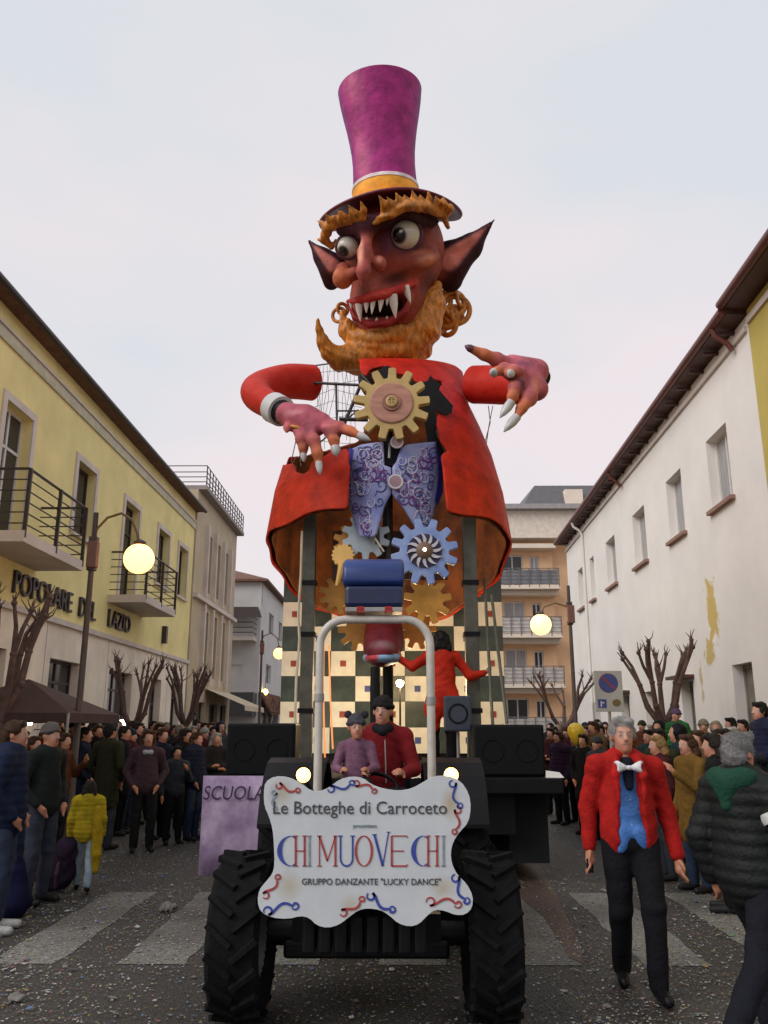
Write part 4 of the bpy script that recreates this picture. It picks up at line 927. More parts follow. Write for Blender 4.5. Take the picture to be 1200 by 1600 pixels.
# ears: cupped leaf shapes
def ear(base, mid, tip, low, d, rb, side):
    E = Sdf(); dkc = srgb(52, 18, 30); E.path([hp(*base, d), hp(*mid, d + .05), hp(*tip, d + .15)], [rb, rb * .62, .012], dkc, .06, sc=(1, 1.9, 1)); E.path([hp(*base, d), hp(*low, d + .05)], [rb, rb * .55], dkc, .1, sc=(1, 1.9, 1))
    E.path([hp(base[0] + 2 * side, base[1] - 4, d - .22), hp(mid[0], mid[1] - 2, d - .12), hp(tip[0] - side * 14, tip[1] + 8, d + .02)], [rb * .62, rb * .4, .01], dkc, .02, 's', sc=(1, 1.6, 1))
    E.path([hp(*base, d - .02), hp(base[0] - side * 16, base[1] + 8, d)], [rb * .5, rb * .6], skin, .08)
    for f in [i_ / 14 for i_ in range(13)]: u = base[0] + (tip[0] - base[0]) * f; v = base[1] + (tip[1] - base[1]) * f; E.paint(hp(u, v - 5 * (1 - f), d - .15), (rb * (.66 - .58 * f), .3, rb * (.66 - .55 * f)), srgb(206, 120, 108), .5, .8)
    hm(E.mesh('ear', .025, .05, kc=.02), 'ear', M_papier, head)
ear((702, 412), (734, 388), (773, 346), (706, 440), .15, .30, 1); ear((521, 421), (503, 402), (479, 375), (516, 442), .1, .20, -1)
# teeth
M_tooth = mat('tooth', (.80, .78, .72), .35, .1, 8)
for (u0, v0, u1, v1, r, d) in ((563, 470, 566, 496, .055, -.90), (575, 469, 575, 483, .042, -.95), (585, 467, 583, 485, .042, -.97), (597, 465, 595, 482, .045, -.97), (613, 459, 618, 491, .075, -.93), (632, 448, 640, 470, .058, -.82), (551, 469, 552, 478, .035, -.74), (606, 462, 605, 473, .03, -.95), (590, 498, 590, 490, .025, -.86), (606, 496, 605, 488, .025, -.86), (575, 496, 576, 490, .024, -.85)):
    p = MB(); a, b = Vector(hp(u0, v0 - 3, d)), Vector(hp(u1, v1, d - .04)); p.tube([a, a.lerp(b, .4), a.lerp(b, .75), b], [r, r * .85, r * .45, .004], 8); p.obj('tooth', M_tooth, head, local=True, smooth=60)
# beard with the long curled point
def locks(amp, f, seed):
    w1 = wav(1, 2.2, seed)
    return lambda P_: amp * np.sin((P_[:, 0] * 1.0 + .5 * w1(P_)) * f) * (.6 + .4 * np.sin(P_[:, 2] * f * .45 + 3 * w1(P_)))
B = Sdf()
B.ell(hp(600, 540, -.34), (.52, .5, .28), gold); B.path([hp(683, 446, -.1), hp(672, 476, -.30), hp(660, 508, -.42), hp(636, 534, -.46)], [.08, .22, .28, .28], gold); B.path([hp(534, 486, -.3), hp(544, 512, -.42), hp(566, 534, -.48)], [.04, .13, .22], gold); B.path([hp(560, 520, -.62), hp(590, 522, -.72), hp(625, 512, -.66)], [.10, .12, .12], gold)
B.path([hp(590, 545, -.5), hp(560, 552, -.62), hp(536, 552, -.72), hp(518, 541, -.8), hp(509, 524, -.84), hp(505, 508, -.86), hp(502, 494, -.87)], [.28, .25, .19, .13, .085, .05, .025], gold, .06); B.path([hp(600, 550, -.46), hp(640, 556, -.46), hp(662, 545, -.4)], [.2, .18, .12], gold)
B.ell(hp(604, 566, -.72), (.22, .3, .16), gold, .04, 's'); B.ell(hp(596, 479, -.9), (.42, .55, .22), gold, .04, 's', rot=Matrix.Rotation(R(-17), 3, 'Y'))
B.paint(hp(540, 556, -.7), (.45, .6, .16), goldd, .8, .8); B.paint(hp(655, 520, -.5), (.1, .4, .3), srgb(232, 178, 96), .8, .7); B.paint(hp(590, 520, -.7), (.25, .4, .1), srgb(222, 168, 90), .8, .6); B.paint(hp(640, 560, -.4), (.3, .5, .12), goldd, .8, .7)
hm(B.mesh('beard', .022, .09, noise=lambda P_: locks(.012, 26, 4)(P_) + locks(.008, 58, 11)(P_)), 'beard', M_hair, head)
# brows: flame-shaped tufts
def brow(pts, rad, spikes):
    E = Sdf(); E.path([hp(*p) for p in pts], rad, gold, .04)
    for (a, b, r) in spikes: m = tuple((np.array(hp(*a)) + np.array(hp(*b))) / 2 + np.array((.03, -.03, 0))); E.path([hp(*a), m, hp(*b)], [r, r * .7, .008], gold, .03)
    for p in pts: E.paint(hp(p[0], p[1] + 6, p[2]), (.12, .2, .07), goldd, .8, .6)
    hm(E.mesh('brow', .018, .04, noise=locks(.012, 30, 9)), 'brow', M_hair, head)
rb_ = [(588, 358, -1.0), (610, 346, -1.08), (636, 336, -1.08), (662, 336, -.95), (684, 346, -.72), (697, 362, -.5)]
brow(rb_, [.04, .065, .075, .075, .06, .03], [((602 + i * 9.8, 346 - 9 * math.sin(math.pi * (i + .5) / 10), -1.02 + .035 * i), (594 + i * 11.5, 324 - 10 * math.sin(math.pi * i / 9) + 5 * (i % 2), -1.2 + .04 * i), .07) for i in range(10)])
lb_ = [(574, 352, -.98), (556, 352, -.86), (536, 354, -.76), (518, 362, -.6), (512, 378, -.5), (522, 390, -.45)]
brow(lb_, [.03, .06, .085, .085, .07, .04], [((570 - i * 8, 352 + i * 1.2, -.95 + .05 * i), (568 - i * 8.6 - 4 * (i % 2), 330 + i * 2.4 + 5 * (i % 2), -1.12 + .05 * i), .06) for i in range(7)] + [((514, 362, -.55), (500, 352, -.55), .05), ((512, 374, -.5), (501, 380, -.5), .04), ((528, 384, -.5), (530, 394, -.55), .05)])
# curls of hair behind the ears
M_curl = mat('gold_curl', gold, .45, .35, 9, .5, 22, c2=None)
for (u, v, Rr, r, a) in ((712, 474, .19, .05, 20), (717, 492, .14, .045, 50), (702, 496, .16, .05, -20), (697, 468, .13, .04, 40), (688, 508, .12, .045, 10), (722, 468, .10, .035, 60), (704, 510, .14, .045, -35), (716, 484, .22, .045, 5), (684, 490, .10, .045, 30)):
    p = MB(); p.torus(Rr, r, Matrix.Translation(hp(u, v, .25 + .002 * (u - 700))) @ Matrix.Rotation(R(a), 4, 'Z') @ Matrix.Rotation(R(72), 4, 'X'), 26, 7); p.obj('curl', M_curl, head, local=True, smooth=70)
for (u, v, Rr, r, a) in ((528, 491, .11, .03, -20), (534, 482, .09, .03, 30)):
    p = MB(); p.torus(Rr, r, Matrix.Translation(hp(u, v, .1)) @ Matrix.Rotation(R(a), 4, 'Z') @ Matrix.Rotation(R(72), 4, 'X'), 22, 7); p.obj('curl', M_curl, head, local=True, smooth=70)
# hat: flared crown, band, tilted drooping brim
tilt = Matrix.Rotation(R(2.5), 4, 'Y') @ Matrix.Rotation(R(-24), 4, 'X'); HB = Matrix.Translation(hp(608, 337, .06)) @ Matrix.Rotation(R(-8), 4, 'Y') @ Matrix.Rotation(R(-12), 4, 'X')
HT = Matrix.Translation(hp(604, 340, .06)) @ Matrix.Rotation(R(-3.5), 4, 'Y') @ Matrix.Rotation(R(-24), 4, 'X')
def painted_lathe(prof, n, M_, colf, name, m, parent, wob=0.0):
    mb = MB(); mb.lathe(prof, n, None); me = mb.mesh(name, None, 40)
    a = me.color_attributes.new('Col', 'FLOAT_COLOR', 'POINT'); C = []
    for v in me.vertices: C += [*colf(v.co.x, v.co.y, v.co.z), 1]
    a.data.foreach_set('color', C); me.transform(M_); return new_obj(name, me, m, parent)
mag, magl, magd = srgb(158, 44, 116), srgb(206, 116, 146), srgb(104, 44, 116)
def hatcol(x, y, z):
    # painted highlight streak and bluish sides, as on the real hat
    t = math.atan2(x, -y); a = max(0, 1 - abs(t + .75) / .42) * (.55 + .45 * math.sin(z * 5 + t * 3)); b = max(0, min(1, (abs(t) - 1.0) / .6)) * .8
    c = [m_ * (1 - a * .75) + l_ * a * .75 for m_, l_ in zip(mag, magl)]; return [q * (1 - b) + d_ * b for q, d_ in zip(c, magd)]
prof = [(.50, .42), (.49, .6), (.485, .8), (.495, 1.0), (.52, 1.2), (.555, 1.42), (.60, 1.65), (.635, 1.85), (.66, 2.05), (.64, 2.06), (.58, 1.98), (.001, 1.97)]
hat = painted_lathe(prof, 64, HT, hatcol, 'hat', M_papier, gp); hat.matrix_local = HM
painted_lathe([(.001, .05), (.535, .05), (.525, .2), (.512, .36), (.001, .36)], 64, HT, lambda x, y, z: srgb(232, 150, 44) if z < .3 else srgb(240, 170, 60), 'hat_band', M_papier, hat)
painted_lathe([(.001, .361), (.522, .361), (.520, .415), (.001, .415)], 64, HT, lambda x, y, z: srgb(226, 214, 214), 'hat_ribbon', M_papier, hat)
mb = MB(); N = 72; vs = []; fs = []; K = 10
for i in range(N):
    t = 2 * math.pi * i / N
    for k in range(K + 1):
        r = .30 + (1.10 - .30) * k / K; s_ = math.sin(t); q = max(0, (r - .5)) ** 2
        z = -.50 * q * abs(math.cos(t)) ** 2.0 * (1.5 if math.cos(t) > 0 else .6) + .10 * q * s_
        vs.append((r * math.cos(t) * 1.0, r * s_ * (.98 if s_ < 0 else .85), z + .05))
for i in range(N):
    for k in range(K): a = i * (K + 1) + k; b = ((i + 1) % N) * (K + 1) + k; fs.append((a, b, b + 1, a + 1))
mb.add(vs, fs, HB); br_ = mb.obj('brim', mat('brim_paint', srgb(112, 34, 58), .5, .2, 4, c2=srgb(84, 24, 52)), hat, local=True, smooth=80)
sd = br_.modifiers.new('thick', 'SOLIDIFY'); sd.thickness = .035; sd.offset = 0

# ---- coat: a hollow bell with a torn open front; its hem drops at the back
X0 = at(608, 800, PY).x
RZ = [(3.4, 1.78), (4.28, 1.76), (5.0, 1.66), (5.56, 1.52), (6.0, 1.36), (6.38, 1.20), (6.75, 1.15), (6.95, 1.12), (7.02, 1.06), (7.05, .9), (7.07, .6), (7.08, .34)]
RYZ = [(3.4, 1.7), (4.28, 1.66), (5.0, 1.55), (5.56, 1.36), (6.0, 1.16), (6.38, .98), (6.75, .74), (6.95, .55), (7.02, .42), (7.08, .2)]
def ry_at(z): return float(np.interp(z, [q[0] for q in RYZ], [q[1] for q in RYZ]))
def rad_at(z): return float(np.interp(z, [q[0] for q in RZ], [q[1] for q in RZ]))
def hem(ph): c_ = math.cos(ph); return 4.26 + (.16 * c_ if c_ > 0 else .98 * c_) + .03 * math.sin(9 * ph)
OPEN = [(380, 540), (560, 548), (562, 580), (572, 590), (580, 578), (600, 573), (612, 584), (640, 588), (655, 602), (672, 594), (690, 598), (684, 612), (690, 626), (706, 642), (697, 652), (682, 646), (680, 668), (686, 690), (698, 706), (688, 712), (692, 760), (697, 800), (706, 830), (712, 960), (536, 960), (542, 830), (545, 790), (548, 720), (546, 700), (534, 704), (522, 700), (512, 712), (500, 716), (488, 722), (484, 736), (474, 742), (464, 738), (460, 724), (446, 727), (430, 722), (380, 726)]
BACK = [(380, 520), (598, 520), (602, 610), (575, 660), (560, 690), (480, 712), (380, 720)]
def inside(p, poly):
    x, y = p; r = False; n = len(poly)
    for i in range(n):
        (x1, y1), (x2, y2) = poly[i], poly[(i + 1) % n]
        if (y1 > y) != (y2 > y) and x < (x2 - x1) * (y - y1) / (y2 - y1) + x1: r = not r
    return r
def bell(off, name, m, colf=None, NP=330, NZ=150):
    V = []; KEEP = []; ztop = 7.08
    for i in range(NP):
        ph = -math.pi + 2 * math.pi * i / NP
        for k in range(NZ + 1):
            z = ztop + (hem(ph) - ztop) * k / NZ; r = rad_at(z) - off
            fold = .02 * math.sin(ph * 14 + 2 * math.sin(ph * 3)) * max(0, min(1, (6.2 - z) / 2))
            x = X0 + (r + fold) * math.sin(ph); y = PY - (ry_at(z) - off + fold) * math.cos(ph); V.append((x, y, z)); uv = proj((x, y, z))
            KEEP.append(not (inside(uv, OPEN) if math.cos(ph) > .0 else inside(uv, BACK)))
    F = []
    for i in range(NP):
        j = (i + 1) % NP
        for k in range(NZ):
            q = (i * (NZ + 1) + k, j * (NZ + 1) + k, j * (NZ + 1) + k + 1, i * (NZ + 1) + k + 1)
            if sum(KEEP[a] for a in q) >= 3: F.append(q)
    # relax the cut edge so that it is not stepped
    ec = {}
    for f in F:
        for a, b in zip(f, f[1:] + f[:1]): ec[(min(a, b), max(a, b))] = ec.get((min(a, b), max(a, b)), 0) + 1
    nb = {}
    for (a, b), c_ in ec.items():
        if c_ == 1: nb.setdefault(a, []).append(b); nb.setdefault(b, []).append(a)
    for _ in range(3):
        nv = {a: (Vector(V[a]) + Vector(V[b[0]]) + Vector(V[b[1]])) / 3 for a, b in nb.items() if len(b) == 2}
        for a, p in nv.items(): V[a] = tuple(p)
    used = sorted({a for f in F for a in f}); ix = {a: i for i, a in enumerate(used)}
    mb = MB(); mb.add([V[a] for a in used], [tuple(ix[a] for a in f) for f in F])
    o = mb.obj(name, m, gp, smooth=170)
    if colf:
        a = o.data.color_attributes.new('Col', 'FLOAT_COLOR', 'POINT'); C = []
        for p in used: C += [*colf(V[p]), 1]
        a.data.foreach_set('color', C)
    s_ = o.modifiers.new('thick', 'SOLIDIFY'); s_.thickness = .02; s_.offset = -1 if off == 0 else 1
    return o
pink, orng = srgb(206, 70, 78), srgb(196, 58, 24)
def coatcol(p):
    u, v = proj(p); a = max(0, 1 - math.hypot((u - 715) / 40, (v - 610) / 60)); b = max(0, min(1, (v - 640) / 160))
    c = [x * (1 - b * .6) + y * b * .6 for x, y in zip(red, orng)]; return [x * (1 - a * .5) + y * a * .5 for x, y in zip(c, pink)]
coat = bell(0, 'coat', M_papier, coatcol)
lin = bell(.06, 'lining', mat('rust_lining', srgb(70, 32, 12), .7, 0, 2.2, .3, 20, c2=srgb(150, 82, 30)), None, 200, 80)
# jagged black plates at the torn chest hole stand in for its shaded interior
mb = MB(); N_ = 0
def px_plate(mb, poly, Yf, th=.03):
    P_ = [at(u, v, Yf(u, v)) for u, v in poly]; n = len(P_)
    ar = sum(poly[i][0] * poly[(i + 1) % n][1] - poly[(i + 1) % n][0] * poly[i][1] for i in range(n))
    if ar > 0: P_ = P_[::-1]
    mb.add([tuple(p) for p in P_] + [(p.x, p.y + th, p.z) for p in P_], [tuple(range(n)), tuple(range(2 * n - 1, n - 1, -1))] + [((i + 1) % n, i, i + n, (i + 1) % n + n) for i in range(n)]); return mb
px_plate(mb, [(632, 592), (650, 598), (668, 596), (672, 586), (684, 598), (691, 600), (684, 606), (694, 618), (708, 634), (706, 644), (694, 648), (680, 640), (682, 660), (688, 690), (699, 708), (690, 712), (676, 706), (668, 690), (662, 650), (660, 625), (645, 606)], lambda u, v: 10.72 + .002 * (u - 650)).obj('torn_edge_shade', M_blkf, gp)
mb = MB(); px_plate(mb, [(590, 588), (596, 574), (606, 571), (615, 576), (612, 588), (600, 592)], lambda u, v: 10.75).obj('torn_edge_shade', M_blkf, gp)
# iron skeleton and wire showing where the shoulder is missing
M_rod = mat('iron_rod', (.02, .016, .018), .5)
for a, b, r in (((487, 598, 11.5), (566, 602, 11.2), .022), ((580, 562, 11.6), (522, 700, 11.2), .026), ((525, 598, 11.4), (527, 690, 11.2), .016), ((527, 642, 11.2), (572, 642, 11.1), .014), ((530, 655, 11.1), (575, 656, 11.1), .03), ((565, 585, 11.5), (584, 605, 11.3), .03), ((487, 572, 11.9), (560, 562, 11.9), .012), ((738, 601, 11.5), (728, 601, 11.5), .02), ((606, 560, 11.9), (606, 700, 11.9), .05), ((490, 700, 11.6), (560, 640, 11.4), .012)):
    p = MB(); p.tube([at(*a), at(*b)], r, 8); p.obj('strut', M_rod, gp, smooth=60)
rs_ = random.Random(5)
for i in range(13):
    a = (489 + i * 5.5, 574 - i * .6, 11.7 + .2 * rs_.random()); b = (489 + i * 5.2 + rs_.uniform(-12, 12), rs_.uniform(660, 712), 11.5); m_ = ((a[0] + b[0]) / 2 + rs_.uniform(-8, 8), (a[1] + b[1]) / 2, 11.6)
    p = MB(); p.tube([at(*a), at(*m_), at(*b)], .004, 5); p.obj('wire', M_steel, gp)
for i in range(7):
    v = 580 + i * 18; p = MB(); p.tube([at(487, v + rs_.uniform(-5, 5), 11.7), at(520, v + rs_.uniform(-8, 8), 11.5), at(566 - max(0, i - 3) * 6, v + rs_.uniform(-6, 6), 11.5)], .004, 5); p.obj('wire', M_steel, gp)
for pts in (((455, 722, 10.9), (462, 690, 10.7), (475, 668, 10.4)), ((470, 728, 10.9), (468, 700, 10.6), (478, 672, 10.3)), ((763, 634, 11.3), (766, 660, 11.4), (758, 690, 11.6)), ((770, 634, 11.3), (764, 665, 11.4), (759, 700, 11.6))):
    p = MB(); p.tube([at(*q) for q in pts], .007, 5); p.obj('wire', M_steel, gp)

# ---- waistcoat
VY = lambda u, v: 10.42 + .45 * ((u - 612) / 78) ** 2
M_vest = mat('vest_blue', srgb(128, 138, 200), .5, 0, 3, .08, 25, c2=srgb(168, 174, 216)); M_vestd = mat('vest_deep_blue', srgb(46, 58, 160), .5, .2)
PL = [(548, 702), (570, 692), (598, 690), (600, 728), (611, 730), (611, 770), (600, 790), (593, 815), (586, 838), (563, 842), (555, 820), (545, 790), (540, 755), (543, 715)]
PR = [(613, 729), (619, 722), (627, 700), (641, 692), (681, 690), (688, 720), (690, 760), (682, 790), (672, 822), (660, 834), (648, 820), (632, 795), (616, 776), (613, 770)]
def grid_plate(poly, Yf, th, name, m, parent, step=4):
    """curved plate cut to an outline: fan of strips between the outline's left and right edge"""
    vs_ = [p[1] for p in poly]; lo, hi = min(vs_), max(vs_); rows = []
    v = lo + .5
    while v < hi:
        xs = []
        for i in range(len(poly)):
            (x1, y1), (x2, y2) = poly[i], poly[(i + 1) % len(poly)]
            if (y1 > v) != (y2 > v): xs.append(x1 + (x2 - x1) * (v - y1) / (y2 - y1))
        if len(xs) >= 2: rows.append((v, min(xs), max(xs)))
        v += step
    N = 10; mb = MB(); V = [tuple(at(a + (b - a) * i / N, v, Yf(a + (b - a) * i / N, v))) for v, a, b in rows for i in range(N + 1)]
    F = [(r * (N + 1) + i, (r + 1) * (N + 1) + i, (r + 1) * (N + 1) + i + 1, r * (N + 1) + i + 1) for r in range(len(rows) - 1) for i in range(N)]
    mb.add(V, F); o = mb.obj(name, m, parent, smooth=80); s_ = o.modifiers.new('thick', 'SOLIDIFY'); s_.thickness = th; s_.offset = -1; return o
vest = grid_plate(PL, VY, .04, 'waistcoat', M_vest, gp); ve2 = grid_plate(PR, VY, .04, 'waistcoat', M_vest, gp)
M_sw = [mat('scroll_violet', srgb(120, 60, 140), .5), mat('scroll_pale', srgb(196, 192, 216), .5), mat('scroll_indigo', srgb(78, 84, 140), .5)]
for poly, par in ((PL, vest), (PR, ve2)):
    rs2 = random.Random(len(poly) + poly[0][0]); cnt = 0; u0, u1 = min(p[0] for p in poly), max(p[0] for p in poly); v0, v1 = min(p[1] for p in poly), max(p[1] for p in poly)
    while cnt < 42:
        u, v = rs2.uniform(u0 + 5, u1 - 5), rs2.uniform(v0 + 5, v1 - 5); Rm = rs2.uniform(6, 14); sg_ = rs2.choice((-1, 1)); a0 = rs2.uniform(0, 360); pts = []
        for i in range(20):
            t = i / 19; r = Rm * (1 - .8 * t); a = R(a0 + sg_ * 420 * t); pts.append((u + r * math.cos(a) , v + r * 1.15 * math.sin(a)))
        tail = pts[0]; pts = [(tail[0] + sg_ * rs2.uniform(-4, 4), tail[1] + 9), (tail[0], tail[1] + 4)] + pts
        if not all(inside(p, poly) for p in pts): continue
        p = MB(); p.tube([at(a, b, VY(a, b) - .006) for a, b in pts], [0.003 + .007 * math.sin(math.pi * min(1, (i + 2) / len(pts))) for i in range(len(pts))], 6); p.obj('scrollwork', M_sw[cnt % 3], par, smooth=70); cnt += 1
for poly in ([(541, 716), (545, 700), (552, 702), (547, 740), (549, 780), (545, 788), (540, 755)], [(682, 694), (686, 700), (692, 730), (692, 768), (684, 790), (680, 780), (686, 745)]):
    mb = MB(); px_plate(mb, poly, lambda u, v: VY(u, v) - .012, .03).obj('waistcoat_edge', M_vestd, gp)
mb = MB(); px_plate(mb, [(598, 690), (628, 690), (626, 702), (618, 722), (611, 727), (600, 726)], lambda u, v: 10.5, .03).obj('shirt_front', M_blkf, gp)
p = MB(); a, b = at(609, 692, 10.44), at(608, 716, 10.44); p.tube([a, b], .018, 8); p.obj('rod', M_steel, gp)
M_pale = mat('pale_ring', srgb(206, 200, 206), .5)
FACE = Matrix.Rotation(R(90), 4, 'X')
for (u, v, r) in ((620, 691, .085), (618, 753, .10)):
    c_ = at(u, v, 10.36); p = MB(); p.lathe([(.001, -.02), (r * .8, -.02), (r * .8, .012), (.001, .02)], 20, Matrix.Translation(c_) @ FACE); b_ = p.obj('button', mat('button_rose', srgb(160, 130, 140), .5), gp, smooth=40)
    p = MB(); p.torus(r * .88, r * .17, Matrix.Translation(c_) @ FACE, 24, 8); p.obj('button_ring', M_pale, b_, smooth=70)
# ---- gears
def gear(u, v, Y, Rp, rootp, n, m, th=.08, flat=.5, name='gear', rot=0, lean=0):
    c_ = at(u, v, Y); s_ = ((c_ - CAM).dot(CROT @ Vector((0, 0, -1)))) / FPX; Ro, Rr = Rp * s_, rootp * s_; outl = []
    for k in range(n):
        t0 = 2 * math.pi * k / n + rot; w_ = 2 * math.pi / n
        for f, r in ((-.5, Rr), (-.42, Rr * .97), (-.32, Rr * 1.02), (-.25, (Ro + Rr) / 2), (-.2, Ro * .99), (0, Ro), (.2, Ro * .99), (.25, (Ro + Rr) / 2), (.32, Rr * 1.02), (.42, Rr * .97)): outl.append((r * math.cos(t0 + f * w_), r * math.sin(t0 + f * w_)))
    mb = MB(); mb.prism(outl, -th / 2, th / 2, Matrix.Translation(c_) @ Matrix.Rotation(R(lean), 4, 'Z') @ FACE); o = mb.obj(name, m, gp, bevel=.008); return o, c_, s_
M_ggold = mat('gear_straw', srgb(186, 158, 98), .5, .12, 5, .1); M_wood = mat('gear_wood', srgb(176, 126, 108), .6, .18, 3, .1, stretch=(1, 1, 6)); M_gy = mat('gear_gold', srgb(206, 148, 56), .45, .2, 5); M_gb = mat('gear_blue', srgb(104, 130, 186), .45, 0, 4, .1, c2=srgb(140, 160, 206)); M_silver = mat('silver', (.52, .50, .52), .35, .15, 8, metal=.4)
g1, c1, s1 = gear(612, 632, 10.3, 60, 43, 13, M_ggold, .10, rot=.1)
p = MB(); p.lathe([(.001, 0), (34 * s1, 0), (34 * s1, .06), (32 * s1, .075), (.001, .075)], 40, Matrix.Translation(c1) @ FACE); p.obj('disc', M_wood, g1, smooth=40)
p = MB(); p.lathe([(.001, .07), (15 * s1, .07), (14 * s1, .10), (.001, .10)], 32, Matrix.Translation(c1) @ FACE); p.obj('disc', mat('wood_dark', srgb(150, 100, 84), .6, .2, 4), g1, smooth=40)
p = MB(); p.lathe([(.001, .09), (9 * s1, .09), (9 * s1, .12), (6.5 * s1, .13), (6 * s1, .12), (.001, .12)], 28, Matrix.Translation(c1) @ FACE); h_ = p.obj('hub', M_ggold, g1, smooth=40)
for dx in (-1, 1):
    for dz in (-1, 1): p = MB(); p.ball(c1 + Vector((dx * 2.2 * s1, -.125, dz * 2.2 * s1)), 1.0 * s1, 8, 6); p.obj('hole', M_blk, g1)
g2, c2_, s2 = gear(663, 862, 9.95, 53, 39, 12, M_gb, .09, rot=.2)
p = MB(); p.lathe([(.001, 0), (27 * s2, 0), (27 * s2, .055), (.001, .055)], 32, Matrix.Translation(c2_) @ FACE); p.obj('disc', mat('deep_violet', srgb(44, 32, 74), .5), g2, smooth=40)
for k in range(12):
    t = 2 * math.pi * k / 12; cs = lambda r, a: (r * s2 * math.cos(a), r * s2 * math.sin(a)); p = MB(); p.prism([cs(11, t - .2), cs(18, t - .18), cs(24, t - .02), cs(29, t + .2), cs(22, t + .12), cs(16, t + .12), cs(11, t + .16)], .06, .085, Matrix.Translation(c2_) @ FACE); p.obj('blade', M_silver, g2)
p = MB(); p.lathe([(.001, .05), (13 * s2, .05), (13 * s2, .10), (9 * s2, .12), (.001, .13)], 24, Matrix.Translation(c2_) @ FACE); p.obj('hub', mat('hub_brown', srgb(110, 84, 66), .5), g2, smooth=40)
p = MB(); p.ball(c2_ + Vector((0, -.13, 0)), 3 * s2, 10, 6); p.obj('bulb', mat('white_bulb', (1, 1, .95), .4, 0, emit=3, ecol=(1, .95, .85)), g2, smooth=180)
gear(572, 838, 10.75, 38, 28, 10, mat('gear_pale', srgb(176, 190, 200), .5, .15), .06, rot=.3)
gear(550, 848, 10.9, 30, 21, 9, M_gy, .06); gear(668, 938, 11.3, 38, 25, 9, M_gy, .07, rot=.15); gear(560, 985, 12.2, 32, 21, 9, M_gy, .06, rot=.3); gear(652, 985, 12.2, 30, 20, 9, M_gy, .06, rot=.1); gear(528, 930, 11.6, 30, 20, 9, M_gy, .06)
o, c_, s_ = gear(536, 868, 10.7, 18, 16, 16, mat('gear_cream', srgb(230, 186, 104), .4, .1), .06)
p = MB(); p.tube([at(536, 880, 10.66), at(526, 915, 10.66)], [.06, .02], 8); p.obj('pointer', MATS['gear_cream'], o)
for (a, b, r, m_) in (((588, 790, 10.6), (590, 850, 10.6), .03, M_rod), ((582, 835, 10.55), (600, 862, 10.5), .012, M_rope), ((606, 795, 10.9), (606, 900, 10.9), .06, M_rod)):
    p = MB(); p.tube([at(*a), at(*b)], r, 8); p.obj('rod', m_, gp, smooth=60)
for (u0, u1) in ((520, 540), (640, 700), (590, 640)):
    p = MB(); p.box2(tuple(at(u0, 830, 11.2)), tuple(Vector(at(u1, 905, 11.2)) + Vector((0, .06, 0)))); p.obj('inner_panel', mat('umber_panel', srgb(60, 34, 22), .7, .3, 3), gp)
# ---- arms
def arm(pts, rad, name='sleeve'):
    # resample for a smooth sleeve
    P_ = [Vector(at(*p)) for p in pts]; out2 = []; r2 = []
    for i in range(len(P_) - 1):
        p0, p1, p2, p3 = P_[max(i - 1, 0)], P_[i], P_[i + 1], P_[min(i + 2, len(P_) - 1)]
        for k in range(5):
            t = k / 5; out2.append(.5 * ((2 * p1) + (-p0 + p2) * t + (2 * p0 - 5 * p1 + 4 * p2 - p3) * t * t + (-p0 + 3 * p1 - 3 * p2 + p3) * t ** 3)); r2.append(rad[i] + (rad[i + 1] - rad[i]) * t)
    out2.append(P_[-1]); r2.append(rad[-1]); mb = MB(); mb.tube(out2, r2, 28); return mb.obj(name, mat('sleeve_red', red, .6, .14, 4, .45, 11, c2=srgb(200, 52, 40), spec=.22), gp, smooth=50)
al = arm([(487, 598, 11.75), (455, 596, 11.5), (424, 600, 11.15), (402, 609, 10.8), (403, 620, 10.5), (420, 632, 10.25), (434, 639, 10.1)], [.275, .265, .24, .22, .205, .185, .165])
p = MB(); a, b = at(428, 637, 10.17), at(440, 643, 10.05); p.tube([a, b], [.205, .20], 24); p.obj('cuff', mat('cuff_white', (.62, .62, .62), .5), al, smooth=50)
p = MB(); a, b = at(439, 643, 10.06), at(446, 646, 10.0); p.tube([a, b], [.16, .15], 20); p.obj('cuff_lining', M_blk, al, smooth=50)
ar_ = arm([(741, 601, 11.6), (760, 601, 11.45), (785, 602, 11.25), (812, 603, 11.0), (828, 600, 10.8)], [.285, .285, .28, .26, .2])
hpk, hdk, hor = srgb(178, 92, 106), srgb(96, 40, 62), srgb(196, 112, 76)
M_nail = mat('nail_grey', (.50, .50, .50), .3, .15, 8)
def hand(palm, fingers, shade):
    E = Sdf()
    for (a, b, ra, rb2) in palm: E.cap(at(*a), at(*b), ra, rb2, hpk, .08)
    for pts, rd in fingers:
        for i in range(len(pts) - 1): E.cap(at(*pts[i]), at(*pts[i + 1]), rd[i], rd[i + 1], hpk if i == 0 else hor, .03)
        E.ell(at(*pts[1]), rd[1] * 1.12, hpk, .03)
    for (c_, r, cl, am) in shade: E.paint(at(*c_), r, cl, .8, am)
    o = new_obj('hand', E.mesh('hand', .018, .05, off=wloc(gp), kc=.03), M_papier, gp)
    return o
FL = [([(503, 660, 9.95), (530, 668, 9.8), (548, 674, 9.75), (562, 681, 9.7)], [0.0882, 0.0714, 0.0630, 0.0420]), ([(502, 664, 9.9), (516, 674, 9.75), (522, 688, 9.72), (524, 700, 9.72)], [0.0756, 0.0714, 0.0672, 0.0462]),
      ([(482, 670, 9.85), (490, 688, 9.7), (496, 708, 9.7), (498, 724, 9.72)], [0.0756, 0.0714, 0.0672, 0.0420]), ([(464, 668, 9.9), (471, 686, 9.78), (474, 700, 9.78), (474, 711, 9.8)], [0.0714, 0.0672, 0.0588, 0.0378]), ([(455, 656, 9.95), (449, 668, 9.85), (448, 674, 9.82)], [0.0588, 0.0420, 0.0252])]
